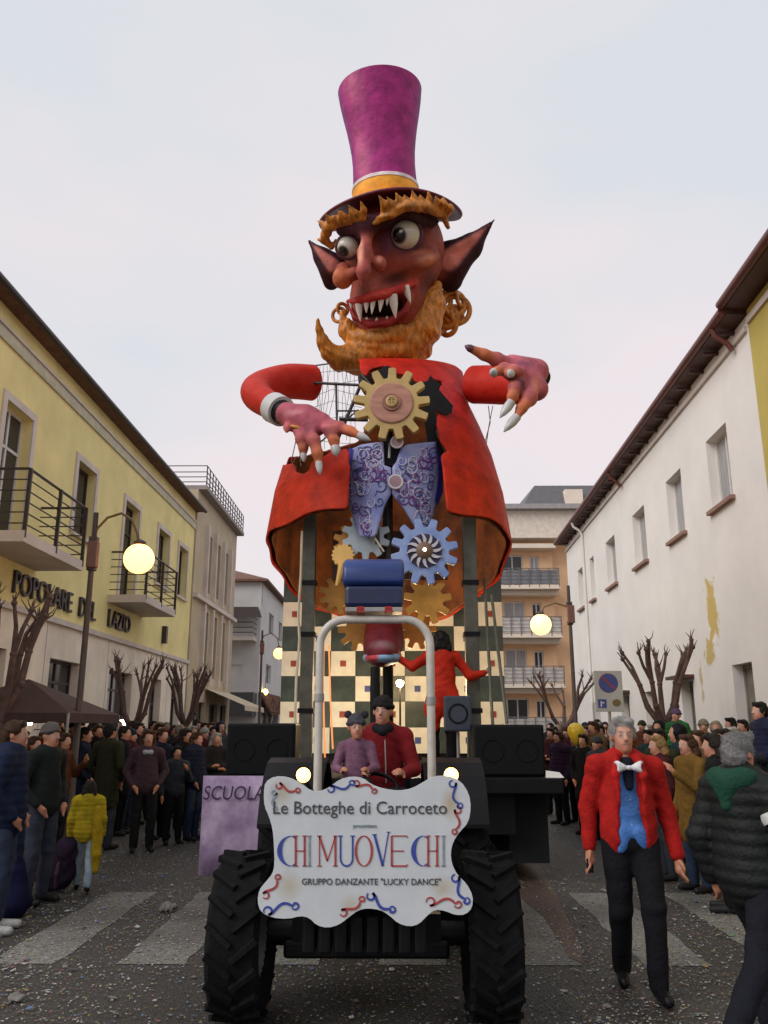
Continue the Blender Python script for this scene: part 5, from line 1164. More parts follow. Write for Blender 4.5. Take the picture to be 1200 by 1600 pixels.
hl_ = hand([((446, 646, 10.0), (478, 656, 9.95), .15, .17), ((478, 654, 9.95), (502, 660, 9.92), .17, .13), ((460, 656, 9.95), (490, 668, 9.88), .15, .13)], FL,
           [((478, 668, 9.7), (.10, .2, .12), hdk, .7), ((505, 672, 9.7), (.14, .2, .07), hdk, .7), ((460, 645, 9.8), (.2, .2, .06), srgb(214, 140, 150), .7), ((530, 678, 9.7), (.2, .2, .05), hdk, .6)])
def nails(L, o, m=M_nail):
    for a, b, r in L:
        A, B_ = at(*a), at(*b); p = MB(); p.tube([A, A.lerp(B_, .35), A.lerp(B_, .7), B_], [r, r * 1.05, r * .7, .006], 10); p.obj('nail', m, o, smooth=70)
nails([((560, 680, 9.69), (579, 688, 9.66), .05), ((524, 698, 9.70), (525, 713, 9.68), .06), ((498, 722, 9.70), (500, 742, 9.68), .045), ((474, 709, 9.78), (475, 722, 9.77), .04)], hl_)
p = MB(); p.torus(.085, .02, Matrix.Translation(at(464, 671, 9.88)) @ Matrix.Rotation(R(20), 4, 'Y'), 20, 7); p.obj('ring', M_gy, hl_, smooth=70)
FR = [([(800, 572, 10.25), (776, 562, 10.1), (756, 554, 10.0), (736, 545, 9.95)], [0.1092, 0.0882, 0.0756, 0.0504]), ([(806, 582, 10.2), (788, 577, 10.0), (776, 580, 9.95), (772, 585, 10.0)], [0.0840, 0.0798, 0.0588, 0.0420]), ([(815, 585, 10.15), (803, 580, 9.98), (796, 584, 9.93), (797, 590, 9.98)], [0.0840, 0.0798, 0.0588, 0.0420]),
      ([(814, 592, 10.2), (805, 606, 10.0), (801, 620, 9.95), (797, 630, 9.95)], [0.0924, 0.0840, 0.0714, 0.0462]), ([(832, 600, 10.25), (826, 622, 10.05), (815, 638, 9.98), (806, 654, 9.95)], [0.1092, 0.1008, 0.0714, 0.0420])]
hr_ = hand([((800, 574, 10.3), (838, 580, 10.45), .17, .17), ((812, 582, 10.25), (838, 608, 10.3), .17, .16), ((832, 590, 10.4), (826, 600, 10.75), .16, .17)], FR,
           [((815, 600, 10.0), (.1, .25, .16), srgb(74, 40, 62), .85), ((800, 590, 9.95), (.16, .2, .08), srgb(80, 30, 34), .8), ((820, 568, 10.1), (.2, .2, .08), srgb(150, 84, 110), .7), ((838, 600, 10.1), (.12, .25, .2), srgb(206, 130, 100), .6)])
nails([((738, 546, 9.94), (726, 540, 9.92), .05)], hr_, mat('nail_dark', srgb(92, 50, 62), .4)); nails([((772, 583, 9.95), (770, 578, 9.85), .055), ((798, 586, 9.92), (797, 577, 9.84), .055), ((799, 628, 9.93), (781, 653, 9.9), .06), ((808, 651, 9.93), (787, 675, 9.9), .06)], hr_)
p = MB(); p.tube([at(838, 588, 10.6), at(850, 592, 10.5)], [.17, .12], 16); p.obj('cuff', M_blk, ar_, smooth=50)
# big painted shoe hanging between the gears
sh = thing('giant_shoe', at(598, 1030, 11.6), 'large maroon painted shoe with grey tongue and pale blue sole hanging below the coat', 'shoe')
E = Sdf(); mar = srgb(110, 24, 26); E.path([at(598, 960, 11.7), at(600, 985, 11.6), at(600, 1002, 11.45)], [.22, .24, .25], mar, .08); E.path([at(600, 1002, 11.5), at(596, 1014, 11.2), at(594, 1020, 11.0)], [.25, .22, .17], srgb(116, 40, 48), .1)
E.paint(at(597, 1010, 11.0), (.22, .25, .1), srgb(140, 110, 118), .6, .9); new_obj('upper', E.mesh('upper', .025, .05, off=wloc(sh)), M_papier, sh)
E = Sdf(); E.path([at(601, 1024, 11.6), at(597, 1028, 11.2), at(595, 1029, 11.0)], [.24, .23, .19], srgb(140, 180, 216), .05, sc=(1, 1, 2.6)); E.paint(at(580, 1028, 10.9), (.14, .3, .1), srgb(200, 50, 40), .5, .9); new_obj('sole', E.mesh('sole', .02, .05, off=wloc(sh)), M_papier, sh)
for dv in (0, 6, 12): p = MB(); p.tube([at(586, 1002 + dv, 11.1 - dv * .01), at(596, 999 + dv, 11.02 - dv * .01), at(606, 1003 + dv, 11.1 - dv * .01)], .012, 6); p.obj('lace', mat('lace_grey', (.4, .38, .4), .7), sh)
p = MB(); p.tube([at(598, 965, 11.7), at(604, 880, 11.8)], .05, 8); p.obj('leg_rod', M_rod, sh)
# ================================================================== STREET FURNITURE
M_pole = mat('lamp_pole', (.06, .038, .03), .5, .2, 6)
M_globe = mat('lit_globe', (1, .8, .45), .3, 0, emit=3.0, ecol=(1.0, .50, .14))
def street_lamp(up, Y, arm_px, globe_px, rg, ztop, label):
    x = at(up, 1100, Y).x; z0 = gz(x, Y); t = thing('street_lamp', (x, Y, z0), label, 'street lamp', 'globe lamps along the street')
    mb = MB(); mb.tube([(x, Y, z0), (x, Y, z0 + .5), (x, Y, z0 + .55), (x, Y, ztop)], [.09, .085, .055, .04], 12); mb.obj('pole', M_pole, t, smooth=50)
    p = MB(); p.tube([at(u, v, Y) for u, v in arm_px], .022, 8); p.obj('arm', mat('lamp_arm', (.16, .10, .03), .4), t, smooth=60)
    g_ = at(*globe_px, Y); p = MB(); p.ball(g_, rg, 24, 16); p.obj('globe', M_globe, t, smooth=180)
    gl = bpy.data.lights.new('globe_light', 'POINT'); gl.energy = 230; gl.color = (1, .56, .2); gl.shadow_soft_size = rg * 1.03; go_ = bpy.data.objects.new('globe_light', gl); col.objects.link(go_); go_.parent = t; go_.location = g_ - t.location
    p = MB(); p.lathe([(.001, 0), (rg * .42, 0), (rg * .4, .05), (.03, .09), (.001, .1)], 16, Matrix.Translation(g_ + Vector((0, 0, rg * .93)))); p.obj('cap', M_pole, t, smooth=40)
    for zz in (ztop - .9, ztop - .45): p = MB(); p.box((x, Y, zz), (.13, .13, .1)); p.obj('bracket', M_pole, t, bevel=.01)
    p = MB(); p.box((x + .02, Y - .05, ztop - .7), (.16, .12, .42)); p.obj('junction_box', mat('rust_box', (.18, .08, .06), .6), t, bevel=.01)
    return t
street_lamp(124, 13.0, [(140, 890), (144, 850), (152, 826), (168, 809), (190, 802), (206, 812), (215, 834), (217, 852)], (217, 873), .24, 5.05, 'tall street lamp with a lit globe in front of the yellow building')
street_lamp(898, 20.0, [(893, 962), (886, 948), (868, 942), (850, 948), (845, 962)], (845, 976), .25, at(890, 915, 20).z, 'street lamp with a lit globe in front of the apartment block')
street_lamp(406, 33.0, [(406, 1010), (412, 994), (424, 989), (434, 998), (436, 1012)], (436, 1021), .22, at(405, 985, 33).z, 'street lamp with a lit globe in front of the far white house')

M_bark = mat('pollard_bark', (.12, .072, .06), .9, .3, 8, .6, 40)
def pollard(u, Y, h, spread, seed, label, nlimb=5):
    x = at(u, 1130, Y).x; z0 = gz(x, Y); rn = random.Random(seed); t = thing('pollarded_tree', (x, Y, z0), label, 'tree', 'bare pollarded trees along the street')
    th = h * rn.uniform(.46, .52); r0 = .025 * h; mb = MB(); lean = rn.uniform(-.06, .06)
    top = Vector((lean, 0, th)); mb.tube([(0, 0, -.02), (lean * .3, 0, th * .4), (lean * .8, rn.uniform(-.03, .03), th * .8), top], [r0 * 1.5, r0 * 1.05, r0 * 1.0, r0 * 1.15], 10); mb.obj('trunk', M_bark, t, local=True, smooth=60)
    cr = MB()
    def twig(p, d, L, r):
        q = p + d * L * .5 + Vector((rn.uniform(-.1, .1), rn.uniform(-.1, .1), rn.uniform(0, .1))) * L; e = q + (d + Vector((rn.uniform(-.5, .5), rn.uniform(-.5, .5), rn.uniform(0, .8)))).normalized() * L * .5
        cr.tube([p, q, e], [r, r * .7, r * .3], 5, False)
    def knob(p, r, d):
        cr.ball(p, r * 1.5, 8, 6)
        for _ in range(rn.randint(3, 5)): twig(p, (d + Vector((rn.uniform(-1, 1), rn.uniform(-1, 1), rn.uniform(-.2, .8)))).normalized(), h * rn.uniform(.03, .07), r * .45)
    for k in range(nlimb):
        a = 2 * math.pi * (k + rn.uniform(-.25, .25)) / nlimb + .3; out = spread * rn.uniform(.8, 1.25); e1 = top + Vector((math.cos(a) * out * .55, math.sin(a) * out * .55, (h - th) * rn.uniform(.4, .5)))
        m1 = top.lerp(e1, .5) + Vector((math.cos(a) * .08, math.sin(a) * .08, -.04)); cr.tube([top - Vector((0, 0, .06)), m1, e1], [r0 * .8, r0 * .62, r0 * .52], 8, False); cr.ball(e1, r0 * .68, 8, 6, (1, 1, .8)); cr.ball(m1 + Vector((rn.uniform(-.3, .3), rn.uniform(-.3, .3), 0)) * r0, r0 * .62, 8, 6, (1, .9, 1.2))
        for s in range(rn.choice((2, 2, 3))):
            a2 = a + rn.uniform(-.9, .9); e2 = e1 + Vector((math.cos(a2) * out * .42, math.sin(a2) * out * .42, (h - th) * rn.uniform(.28, .48))); m2 = e1.lerp(e2, .5) + Vector((rn.uniform(-.05, .05), rn.uniform(-.05, .05), .03))
            cr.tube([e1, m2, e2], [r0 * .48, r0 * .36, r0 * .3], 7, False); knob(e2, r0 * .36, (e2 - e1).normalized())
            if rn.random() < .5: twig(m2, Vector((rn.uniform(-1, 1), rn.uniform(-1, 1), .6)).normalized(), h * .12, r0 * .2)
    cr.obj('crown', M_bark, t, local=True, smooth=60); return t
pollard(1036, 16.0, 3.3, .58, 11, 'bare pollarded tree with knobbly limbs in front of the white building')
pollard(878, 24.0, 3.2, .9, 5, 'small bare pollarded tree beside the lamp before the apartment block')
pollard(206, 19.5, 3.2, .66, 21, 'bare pollarded tree standing below the second balcony of the yellow building')
pollard(287, 24.5, 3.4, .7, 8, 'bare pollarded tree standing at the joint of the yellow and beige buildings', 6)
pollard(-2, 12.5, 3.6, .5, 33, 'bare pollarded tree reaching up to the bank lettering')
pollard(418, 44, 3.0, .7, 14, 'distant bare tree by the far white house')

# parking sign
Y = 12.2; a = at(951, 1080, Y); t = thing('parking_sign', (a.x, Y, gz(a.x, Y)), 'pale rectangular parking sign with a round blue no-parking disc on a post', 'sign')
w_, h_ = at(973, 1080, Y).x - at(929, 1080, Y).x, at(951, 1048, Y).z - at(951, 1112, Y).z
p = MB(); p.box((a.x, Y, a.z), (w_, .02, h_)); pl = p.obj('plate', mat('sign_plate', (.40, .39, .36), .5, .08), t, bevel=.004)
p = MB(); p.tube([(a.x, Y + .04, gz(a.x, Y)), (a.x, Y + .04, a.z + h_ / 2)], .025, 8); p.obj('post', M_steel, t, smooth=60)
q = Matrix.Translation((a.x, Y - .011, a.z + h_ * .2)) @ FACE
p = MB(); p.lathe([(.001, 0), (w_ * .33, 0), (w_ * .33, .004), (.001, .004)], 28, q); p.obj('disc', mat('sign_disc_blue', (.04, .06, .22), .5), pl)
p = MB(); p.torus(w_ * .31, w_ * .035, q @ Matrix.Diagonal((1, 1, .25, 1)), 32, 6); p.obj('disc_ring', mat('sign_ring_red', (.30, .03, .05), .5), pl)
p = MB(); p.box((a.x, Y - .016, a.z + h_ * .2), (w_ * .6, .004, w_ * .07), M=Matrix.Rotation(R(45), 4, 'Y')); p.obj('disc_bar', MATS['sign_ring_red'], pl)
p = MB(); p.box((a.x - w_ * .26, Y - .013, a.z - h_ * .3), (w_ * .3, .005, w_ * .3)); p.obj('pictogram', MATS['sign_disc_blue'], pl)
p = MB(); p.box((a.x - w_ * .30, Y - .017, a.z - h_ * .31), (w_ * .04, .003, w_ * .2)); p.box((a.x - w_ * .24, Y - .017, a.z - h_ * .28), (w_ * .1, .003, w_ * .04)); p.obj('pictogram_mark', M_white, pl)
p = MB(); p.lathe([(.001, 0), (w_ * .15, 0), (w_ * .15, .005), (.001, .005)], 20, Matrix.Translation((a.x + w_ * .25, Y - .011, a.z - h_ * .28)) @ FACE @ Matrix.Diagonal((1, .8, 1, 1))); p.obj('pictogram', mat('sign_olive', (.16, .11, .03), .5), pl)

# market canopy with a lit tube
pk = at(45, 1061, 13.6); tz = at(45, 1114, 12.6).z; cx_ = pk.x; cy_ = 13.6; hs_ = 1.15
tn = thing('market_canopy', (cx_, cy_, gz(cx_)), 'brown pyramid market canopy on thin legs with a lit tube', 'canopy')
mb = MB(); cs_ = [(cx_ - hs_, cy_ - hs_), (cx_ + hs_, cy_ - hs_), (cx_ + hs_, cy_ + hs_), (cx_ - hs_, cy_ + hs_)]
vs = [(x, y, tz) for x, y in cs_] + [(cx_, cy_, pk.z)] + [(x, y, tz - .14) for x, y in cs_]
mb.add(vs, [(0, 1, 4), (1, 2, 4), (2, 3, 4), (3, 0, 4)] + [(i, i + 5, (i + 1) % 4 + 5, (i + 1) % 4) for i in range(4)]); o = mb.obj('roof', mat('brown_canvas', (.05, .024, .018), .85, .25, 3, .2, 30), tn)
s_ = o.modifiers.new('thick', 'SOLIDIFY'); s_.thickness = .012
for i, (x, y) in enumerate(cs_): p = MB(); z0 = gz(x, y); p.tube([(x * .985 + cx_ * .015, y, z0), (x * .985 + cx_ * .015, y, tz)], .022, 8); p.obj('leg', M_steel, tn, smooth=60)
a = at(35, 1111, 12.9); p = MB(); p.tube([(a.x - .16, 12.9, a.z - .17), (a.x + .16, 12.9, a.z - .17)], .035, 8); p.obj('light_tube', mat('tube_white', (1, 1, .9), .4, 0, emit=9, ecol=(1, .93, .75)), tn)
p = MB(); p.tube([(a.x + .16, 12.9, a.z - .15), (a.x + .16, 13.0, tz)], .006, 5); p.obj('hanger', M_steel, tn)
# lit shop signs and lamps on the yellow building's ground floor
def glow(u, v, Y, w_, h_, label, name='shop_light', em=7, c=(1, .9, .68)):
    a = at(u, v, Y); p = MB(); p.box(a, (w_, .06, h_)); t = thing(name, (a.x, a.y, a.z - h_ / 2), label, 'light'); p.obj('lens', mat(name + '_%d' % em, c, .4, 0, emit=em, ecol=c), t, bevel=.02)
    p = MB(); p.box(a + Vector((0, .05, 0)), (w_ + .06, .05, h_ + .06)); p.obj('housing', M_blk, t)
    p = MB(); p.tube([a + Vector((0, .06, 0)), Vector((-7.52, a.y + .25, a.z))], .012, 6); p.obj('arm', M_blk, t)
glow(87, 1140, 17.6, .30, .13, 'lit white light box above the crowd beside the canopy'); glow(190, 1131, 21.4, .2, .2, 'small round-cornered lit lamp at the shop below the pollarded tree', em=6)
t = thing('shop_lamp', at(414, 1085, 43.5), 'small yellow lit lamp under the tiled canopy', 'lamp'); a = wloc(t); p = MB(); p.ball(a + Vector((0, 0, .12)), .16, 12, 8); p.obj('bulb', mat('yellow_bulb', (1, .8, .3), .4, 0, emit=4, ecol=(1, .7, .2)), t, smooth=180); p = MB(); p.tube([a + Vector((0, 0, .2)), a + Vector((0, .0, .9))], .01, 5); p.obj('cord', M_blk, t)
# yellow balloon
a = at(900, 1146, 15.0); t = thing('balloon', (a.x, 15.0, a.z - .5), 'yellow balloon floating over the crowd by the white building', 'balloon')
p = MB(); p.lathe([(.001, -.20), (.03, -.19), (.10, -.10), (.145, .02), (.135, .1), (.08, .165), (.001, .18)], 20, Matrix.Translation(a)); p.obj('envelope', mat('balloon_yellow', (.75, .55, .04), .3, .05), t, smooth=180)
p = MB(); p.tube([a + Vector((0, 0, -.19)), a + Vector((.03, 0, -.5)), a + Vector((.0, 0, -.8))], .004, 5); p.obj('string', M_white, t)

# ================================================================== PEOPLE
SK, SKD, LIP, HAIRB = srgb(178, 122, 96), srgb(118, 72, 56), srgb(140, 74, 66), srgb(34, 24, 20)
M_skin = matv('skin', .55, .08, 60, .06, 12, .4); M_cloth_v = matv('worn_cloth', .85, .4, 45, .2, 9, .2)
FAB = {}
def fab(c, rough=.88, k='f'):
    key = (tuple(round(x, 4) for x in c), k)
    if key not in FAB: FAB[key] = mat('fabric_%d' % len(FAB), c, rough, .22, 7, .45, 38, spec=.2)
    return FAB[key]
def V3(*a): return np.array(a, float)
def joints(pose='down', legs='stand', sit=False):
    J = {}
    for s in (-1, 1):
        J['hip', s] = V3(s * .095, 0, .93); J['knee', s] = V3(s * .11, -.015, .50); J['ank', s] = V3(s * .115, .02, .09); J['toe', s] = V3(s * .14, -.15, .04)
        J['sho', s] = V3(s * .185, .01, 1.425); J['elb', s] = V3(s * .245, .04, 1.13); J['wri', s] = V3(s * .255, -.05, .88); J['han', s] = V3(s * .25, -.085, .80)
        if pose == 'fold': J['elb', s] = V3(s * .25, -.02, 1.14); J['wri', s] = V3(s * .02, -.21, 1.15 + .03 * s); J['han', s] = V3(s * -.07, -.21, 1.15 + .03 * s)
        if pose == 'pocket': J['elb', s] = V3(s * .29, .06, 1.15); J['wri', s] = V3(s * .19, -.10, .96); J['han', s] = V3(s * .15, -.13, .91)
        if pose == 'phone' and s == 1: J['elb', s] = V3(.24, -.10, 1.16); J['wri', s] = V3(.12, -.32, 1.33); J['han', s] = V3(.08, -.36, 1.40)
    if legs == 'walk': J['knee', 1] = V3(.10, -.17, .52); J['ank', 1] = V3(.10, -.26, .09); J['toe', 1] = V3(.11, -.43, .06); J['knee', -1] = V3(-.10, .05, .50); J['ank', -1] = V3(-.10, .30, .14); J['toe', -1] = V3(-.11, .16, .04)
    return J
def hand_sdf(S, w, h_, s, k=.008, col=SK, fine=True):
    d = h_ - w; L = np.linalg.norm(d); d = d / L; side = V3(0, -1, 0) - d * (V3(0, -1, 0) @ d)
    side = side / np.linalg.norm(side); nrm = np.cross(d, side)
    S.cap(w, w + d * .085, .026, .034, col, .015)
    if not fine: S.cap(w + d * .08, w + d * .16 - nrm * s * .02, .030, .016, col, .015); S.cap(w + d * .03 + side * .02, w + d * .085 + side * .05, .014, .011, col, .012); return
    for i, (o, ln) in enumerate(((.030, .072), (.011, .082), (-.009, .076), (-.027, .060))):
        b = w + d * .088 + side * o; m_ = b + d * ln * .5 - nrm * s * .010; e = m_ + d * ln * .45 - nrm * s * .024
        S.path([b, m_, e], [.0105, .0095, .008], col, .006)
    b = w + d * .03 + side * .026; S.path([b, b + d * .032 + side * .028 - nrm * s * .01, b + d * .062 + side * .032 - nrm * s * .016], [.013, .011, .009], col, .008)
def head_sdf(S, c, brows=HAIRB, sc=1.0, turn=0.0):
    c = np.array(c); T = lambda x, y, z: c + np.array((x * math.cos(turn) - y * math.sin(turn), x * math.sin(turn) + y * math.cos(turn), z)) * sc
    S.ell(T(0, .012, .03), (.076 * sc, .094 * sc, .092 * sc), SK, .02); S.ell(T(0, -.028, -.045), (.055 * sc, .062 * sc, .068 * sc), SK, .03); S.ell(T(0, -.066, -.088), (.026 * sc,) * 3, SK, .03)
    S.path([T(0, -.086, .018), T(0, -.108, -.022)], [.010 * sc, .016 * sc], SK, .012); S.path([T(-.03, -.078, .03), T(.03, -.078, .03)], .012 * sc, SK, .015)
    S.path([T(-.022, -.084, -.058), T(.022, -.084, -.058)], .009 * sc, LIP, .008)
    for s in (-1, 1):
        S.ell(T(s * .078, .01, -.005), (.012 * sc, .022 * sc, .033 * sc), SK, .01); S.ell(T(s * .032, -.088, .006), (.018 * sc, .012 * sc, .010 * sc), SK, .008, 's')
        S.ell(T(s * .032, -.076, .005), .013 * sc, srgb(215, 208, 200), .003); S.paint(T(s * .032, -.090, .005), (.007 * sc,) * 3, srgb(40, 28, 22), .4); S.paint(T(s * .032, -.088, .005), (.026 * sc, .02 * sc, .016 * sc), SKD, .9, .45)
        S.paint(T(s * .034, -.088, .029), (.026 * sc, .03 * sc, .007 * sc), brows, .5, .9); S.paint(T(s * .045, -.07, -.03), (.03 * sc,) * 3, srgb(206, 130, 108), .9, .5)
    S.paint(T(0, -.09, -.056), (.030 * sc, .02 * sc, .006 * sc), srgb(120, 60, 56), .5, .8); S.paint(T(0, -.098, -.036), (.02 * sc, .02 * sc, .006 * sc), SKD, .9, .6)
HD = V3(0, -.015, 1.635)
def body_mesh(J, h=.02, fine=False, brows=HAIRB, turn=0.0, name='body', hs=1.0):
    S = Sdf(); head_sdf(S, HD + V3(0, 0, .12 * (hs - 1)), brows, hs, turn); S.cap((0, .015, 1.44), (0, .0, 1.56), .058, .052, SK, .03)
    S.path([(0, .01, 1.40), (0, .01, 1.15), (0, .0, .95)], [.13, .115, .125], SK, .05, sc=(1, 1.35, 1))
    for s in (-1, 1):
        S.cap((s * .06, .01, 1.42), J['sho', s], .05, .05, SK, .04); S.cap(J['sho', s], J['elb', s], .048, .036, SK, .02); S.cap(J['elb', s], J['wri', s], .036, .024, SK, .015); hand_sdf(S, J['wri', s], J['han', s], s, fine=fine)
        S.cap(J['hip', s], J['knee', s], .078, .052, SK, .03); S.cap(J['knee', s], J['ank', s], .050, .034, SK, .02); S.cap(J['ank', s] + V3(0, 0, -.03), J['toe', s], .036, .028, SK, .02)
    return S.mesh(name, h, .02)
def coat_mesh(J, kind='jacket', h=.02, seed=0, extra=None, name='jacket', thick=1.0):
    S = Sdf(); z0 = {'jacket': .90, 'long': .58, 'puffer': .86, 'vest': .9}[kind]; t = {'jacket': 1.0, 'long': 1.0, 'puffer': 1.14, 'vest': 1}[kind] * thick
    pts = [(0, .015, 1.40), (0, .0, 1.15), (0, -.0, .98)]; rd = [.165 * t, .155 * t, .17 * t]
    if kind == 'long': pts.append((0, .0, z0 + .12)); rd.append(.20)
    rd[1] *= 1.06; S.path(pts, rd, (1, 1, 1), .05, sc=(1, 1.3, 1)); S.path([(0, .0, .98), (0, 0, z0 + .1)], [.17 * t, .175 * t], (1, 1, 1), .05, sc=(1, 1.25, 1))
    for s in (-1, 1): S.cap((s * .07, .015, 1.43), J['sho', s], .07 * t, .075 * t, (1, 1, 1), .04); S.cap(J['sho', s], J['elb', s], .073 * t, .062 * t, (1, 1, 1), .03); w = J['wri', s] - (J['wri', s] - J['elb', s]) * .06; S.cap(J['elb', s], w, .062 * t, .048 * t, (1, 1, 1), .02)
    S.path([(-.05, .03, 1.47), (.05, .03, 1.47)], .06, (1, 1, 1), .04); S.ell((0, .0, 1.545), (.052, .06, .05), (1, 1, 1), .02, 's')
    if extra: extra(S)
    if kind == 'puffer':
        w1 = wav(.25, 3, seed); ns = lambda P_: .010 * np.abs(np.sin(P_[:, 2] * 42 + 2 * w1(P_))) * -1.0 + wav(.003, 20, seed)(P_)
    else:
        w1 = wav(1, 7, seed); ns = lambda P_: wav(.0035, 14, seed)(P_) + .0035 * np.sin(P_[:, 2] * 62 + P_[:, 0] * 24 + 3.5 * w1(P_)) * (.5 + .5 * np.sin(P_[:, 0] * 17 + 2 * w1(P_)))
    return S.mesh(name, h, .03, noise=ns, colour=False)
def trouser_mesh(J, h=.02, name='trousers', seed=2, wide=1.0):
    S = Sdf(); S.ell((0, .0, .95), (.165, .125, .12), (1, 1, 1), .04)
    for s in (-1, 1): S.cap(J['hip', s], J['knee', s], .098 * wide, .075 * wide, (1, 1, 1), .03); S.cap(J['knee', s], J['ank', s] + V3(0, 0, .0), .073 * wide, .062 * wide, (1, 1, 1), .02)
    return S.mesh(name, h, .03, noise=lambda P_: wav(.003, 16, seed)(P_) + .003 * np.sin(P_[:, 2] * 55 + 4 * wav(1, 6, seed)(P_)) * np.clip(1.2 - np.abs(P_[:, 2] - .45) * 3, .2, 1), colour=False)
def shoe_mesh(J, s, h=.014, name='shoe'):
    S = Sdf(); a, t = J['ank', s], J['toe', s]; S.cap(a + V3(0, .02, -.04), t + V3(0, -.01, 0), .044, .036, (1, 1, 1), .02); S.cap(a, a + V3(0, 0, .03), .045, .045, (1, 1, 1), .02); return S.mesh(name, h, .02, colour=False)
def hair_mesh(kind, h=.014, turn=0.0, name='hair', seed=1):
    S = Sdf(); c = HD; T = lambda x, y, z: c + np.array((x * math.cos(turn) - y * math.sin(turn), x * math.sin(turn) + y * math.cos(turn), z))
    if kind in ('short', 'long', 'bob'):
        S.ell(T(0, .024, .042), (.086, .096, .094), (1, 1, 1), .02); S.path([T(-.05, -.05, .10), T(.05, -.055, .098)], .025, (1, 1, 1), .03)
        S.ell(T(0, .07, -.02), (.075, .045, .07), (1, 1, 1), .03); S.ell(T(0, -.095, -.015), (.066, .075, .085), (1, 1, 1), .01, 's')
        for s in (-1, 1): S.path([T(s * .074, .0, .04), T(s * .076, -.005, .0)], .014, (1, 1, 1), .02)
        if kind != 'short':
            L = -.30 if kind == 'long' else -.12
            for s in (-1, 0, 1): S.path([T(s * .06, .06, .02), T(s * .075, .075, -.1), T(s * .07, .09, L)], [.05, .05, .03], (1, 1, 1), .03)
        return S.mesh(name, h, .02, noise=wav(.005, 55, seed), colour=False)
    if kind == 'beanie': S.ell(T(0, .014, .058), (.09, .105, .088), (1, 1, 1), .02); S.path([T(.088 * math.sin(a), -.10 * math.cos(a) + .014, .04 + .012 * math.cos(a)) for a in np.linspace(0, 6.283, 13)], .016, (1, 1, 1), .01); return S.mesh(name, h, .02, noise=wav(.003, 60, seed), colour=False)
    if kind == 'hood': S.ell(T(0, .03, .02), (.105, .115, .13), (1, 1, 1), .02); S.ell(T(0, -.11, -.0), (.072, .11, .10), (1, 1, 1), .02, 's'); S.ell(T(0, .05, -.13), (.12, .10, .06), (1, 1, 1), .03); return S.mesh(name, h, .02, noise=wav(.005, 30, seed), colour=False)
def grow(me, hs):
    c_ = Vector(HD); me.transform(Matrix.Translation(c_ + Vector((0, 0, .12 * (hs - 1)))) @ Matrix.Scale(hs, 4) @ Matrix.Translation(-c_)); return me
PROTO = {}
def proto(key, fn):
    if key not in PROTO: PROTO[key] = fn()
    return PROTO[key]
def part(name, me, m, parent):
    if len(me.materials) == 0: me.materials.append(None)
    o = bpy.data.objects.new(name, me); col.objects.link(o); o.parent = parent; o.material_slots[0].link = 'OBJECT'; o.material_slots[0].material = m; return o
def person(X, Y, head, height, pose, kind, coatc, hairk, hairc, trc, label, group=None, legs='stand', z=None, name='person', shoec=(.015, .014, .014)):
    z = gz(X, Y) if z is None else z
    t = thing(name, (X, Y, z), label, 'person', group, R(head)); k = height / 1.75; t.scale = (k, k, k); J = joints(pose, legs); K = (pose, legs)
    part('body', proto(('b', K), lambda: body_mesh(J)), M_skin, t); part('trousers', proto(('t', legs), lambda: trouser_mesh(J)), fab(trc), t)
    part('jacket' if kind != 'long' else 'coat', proto(('c', K, kind), lambda: coat_mesh(J, kind)), fab(coatc), t)
    part('hair' if hairk in ('short', 'long', 'bob') else ('hat' if hairk == 'beanie' else 'hood'), proto(('h', hairk), lambda: hair_mesh(hairk)), fab(hairc, .7, 'h'), t)
    for s in (-1, 1): part('shoe', proto(('s', legs, s), lambda: shoe_mesh(J, s)), fab(shoec, .5, 's'), t)
    return t
CL = dict(navy=(.012, .018, .05), black=(.010, .010, .012), charcoal=(.028, .027, .03), maroon=(.075, .014, .018), olive=(.035, .036, .016), brown=(.06, .03, .018), tan=(.20, .12, .06), rust=(.16, .05, .02), grey=(.10, .10, .105), teal=(.012, .05, .06), plum=(.05, .018, .05), bottle_green=(.012, .045, .022), cream=(.34, .29, .22), ochre=(.24, .13, .025), denim_blue=(.03, .05, .10), burgundy=(.09, .012, .02), slate=(.045, .055, .07), pink=(.28, .11, .14), white=(.45, .44, .42), red=(.24, .02, .018))
CL = {k__: tuple(q * .58 for q in v__) for k__, v__ in CL.items()}
HCOL = dict(dark=(.014, .010, .008), brown=(.045, .022, .012), grey=(.26, .25, .24), fair=(.20, .12, .05), black=(.008, .007, .007), red=(.12, .03, .015))
Pt_ = lambda u, Y: at(u, 1170, Y).x
HN = {'short': '{c} short hair', 'long': 'long {c} hair', 'bob': '{c} bobbed hair', 'beanie': '{c} beanie', 'hood': '{c} hood'}
KN = {'jacket': 'jacket', 'long': 'long coat', 'puffer': 'padded jacket'}
PN = {'down': ' standing', 'fold': ', arms folded', 'pocket': ', hands low', 'phone': ', hand raised'}
def crowd(rows, side):
    for (u, Y, hgt, hd, pose, kind, cc_, hk, hc, trc) in rows:
        X = at(u, 1170, Y).x; hcl = HCOL[hc] if hk in ('short', 'long', 'bob') else CL[hc]
        kid = 'child' if hgt < 1.4 else 'person'
        lab = '%s in %s %s with %s%s by %s building' % (kid, cc_.replace('_', ' '), KN[kind], HN[hk].format(c=hc.replace('_', ' ')), PN[pose], side)
        person(X, Y, hd, hgt * .965, pose, kind, CL[cc_], hk, hcl, CL[trc], lab, 'spectators outside the %s building' % side)
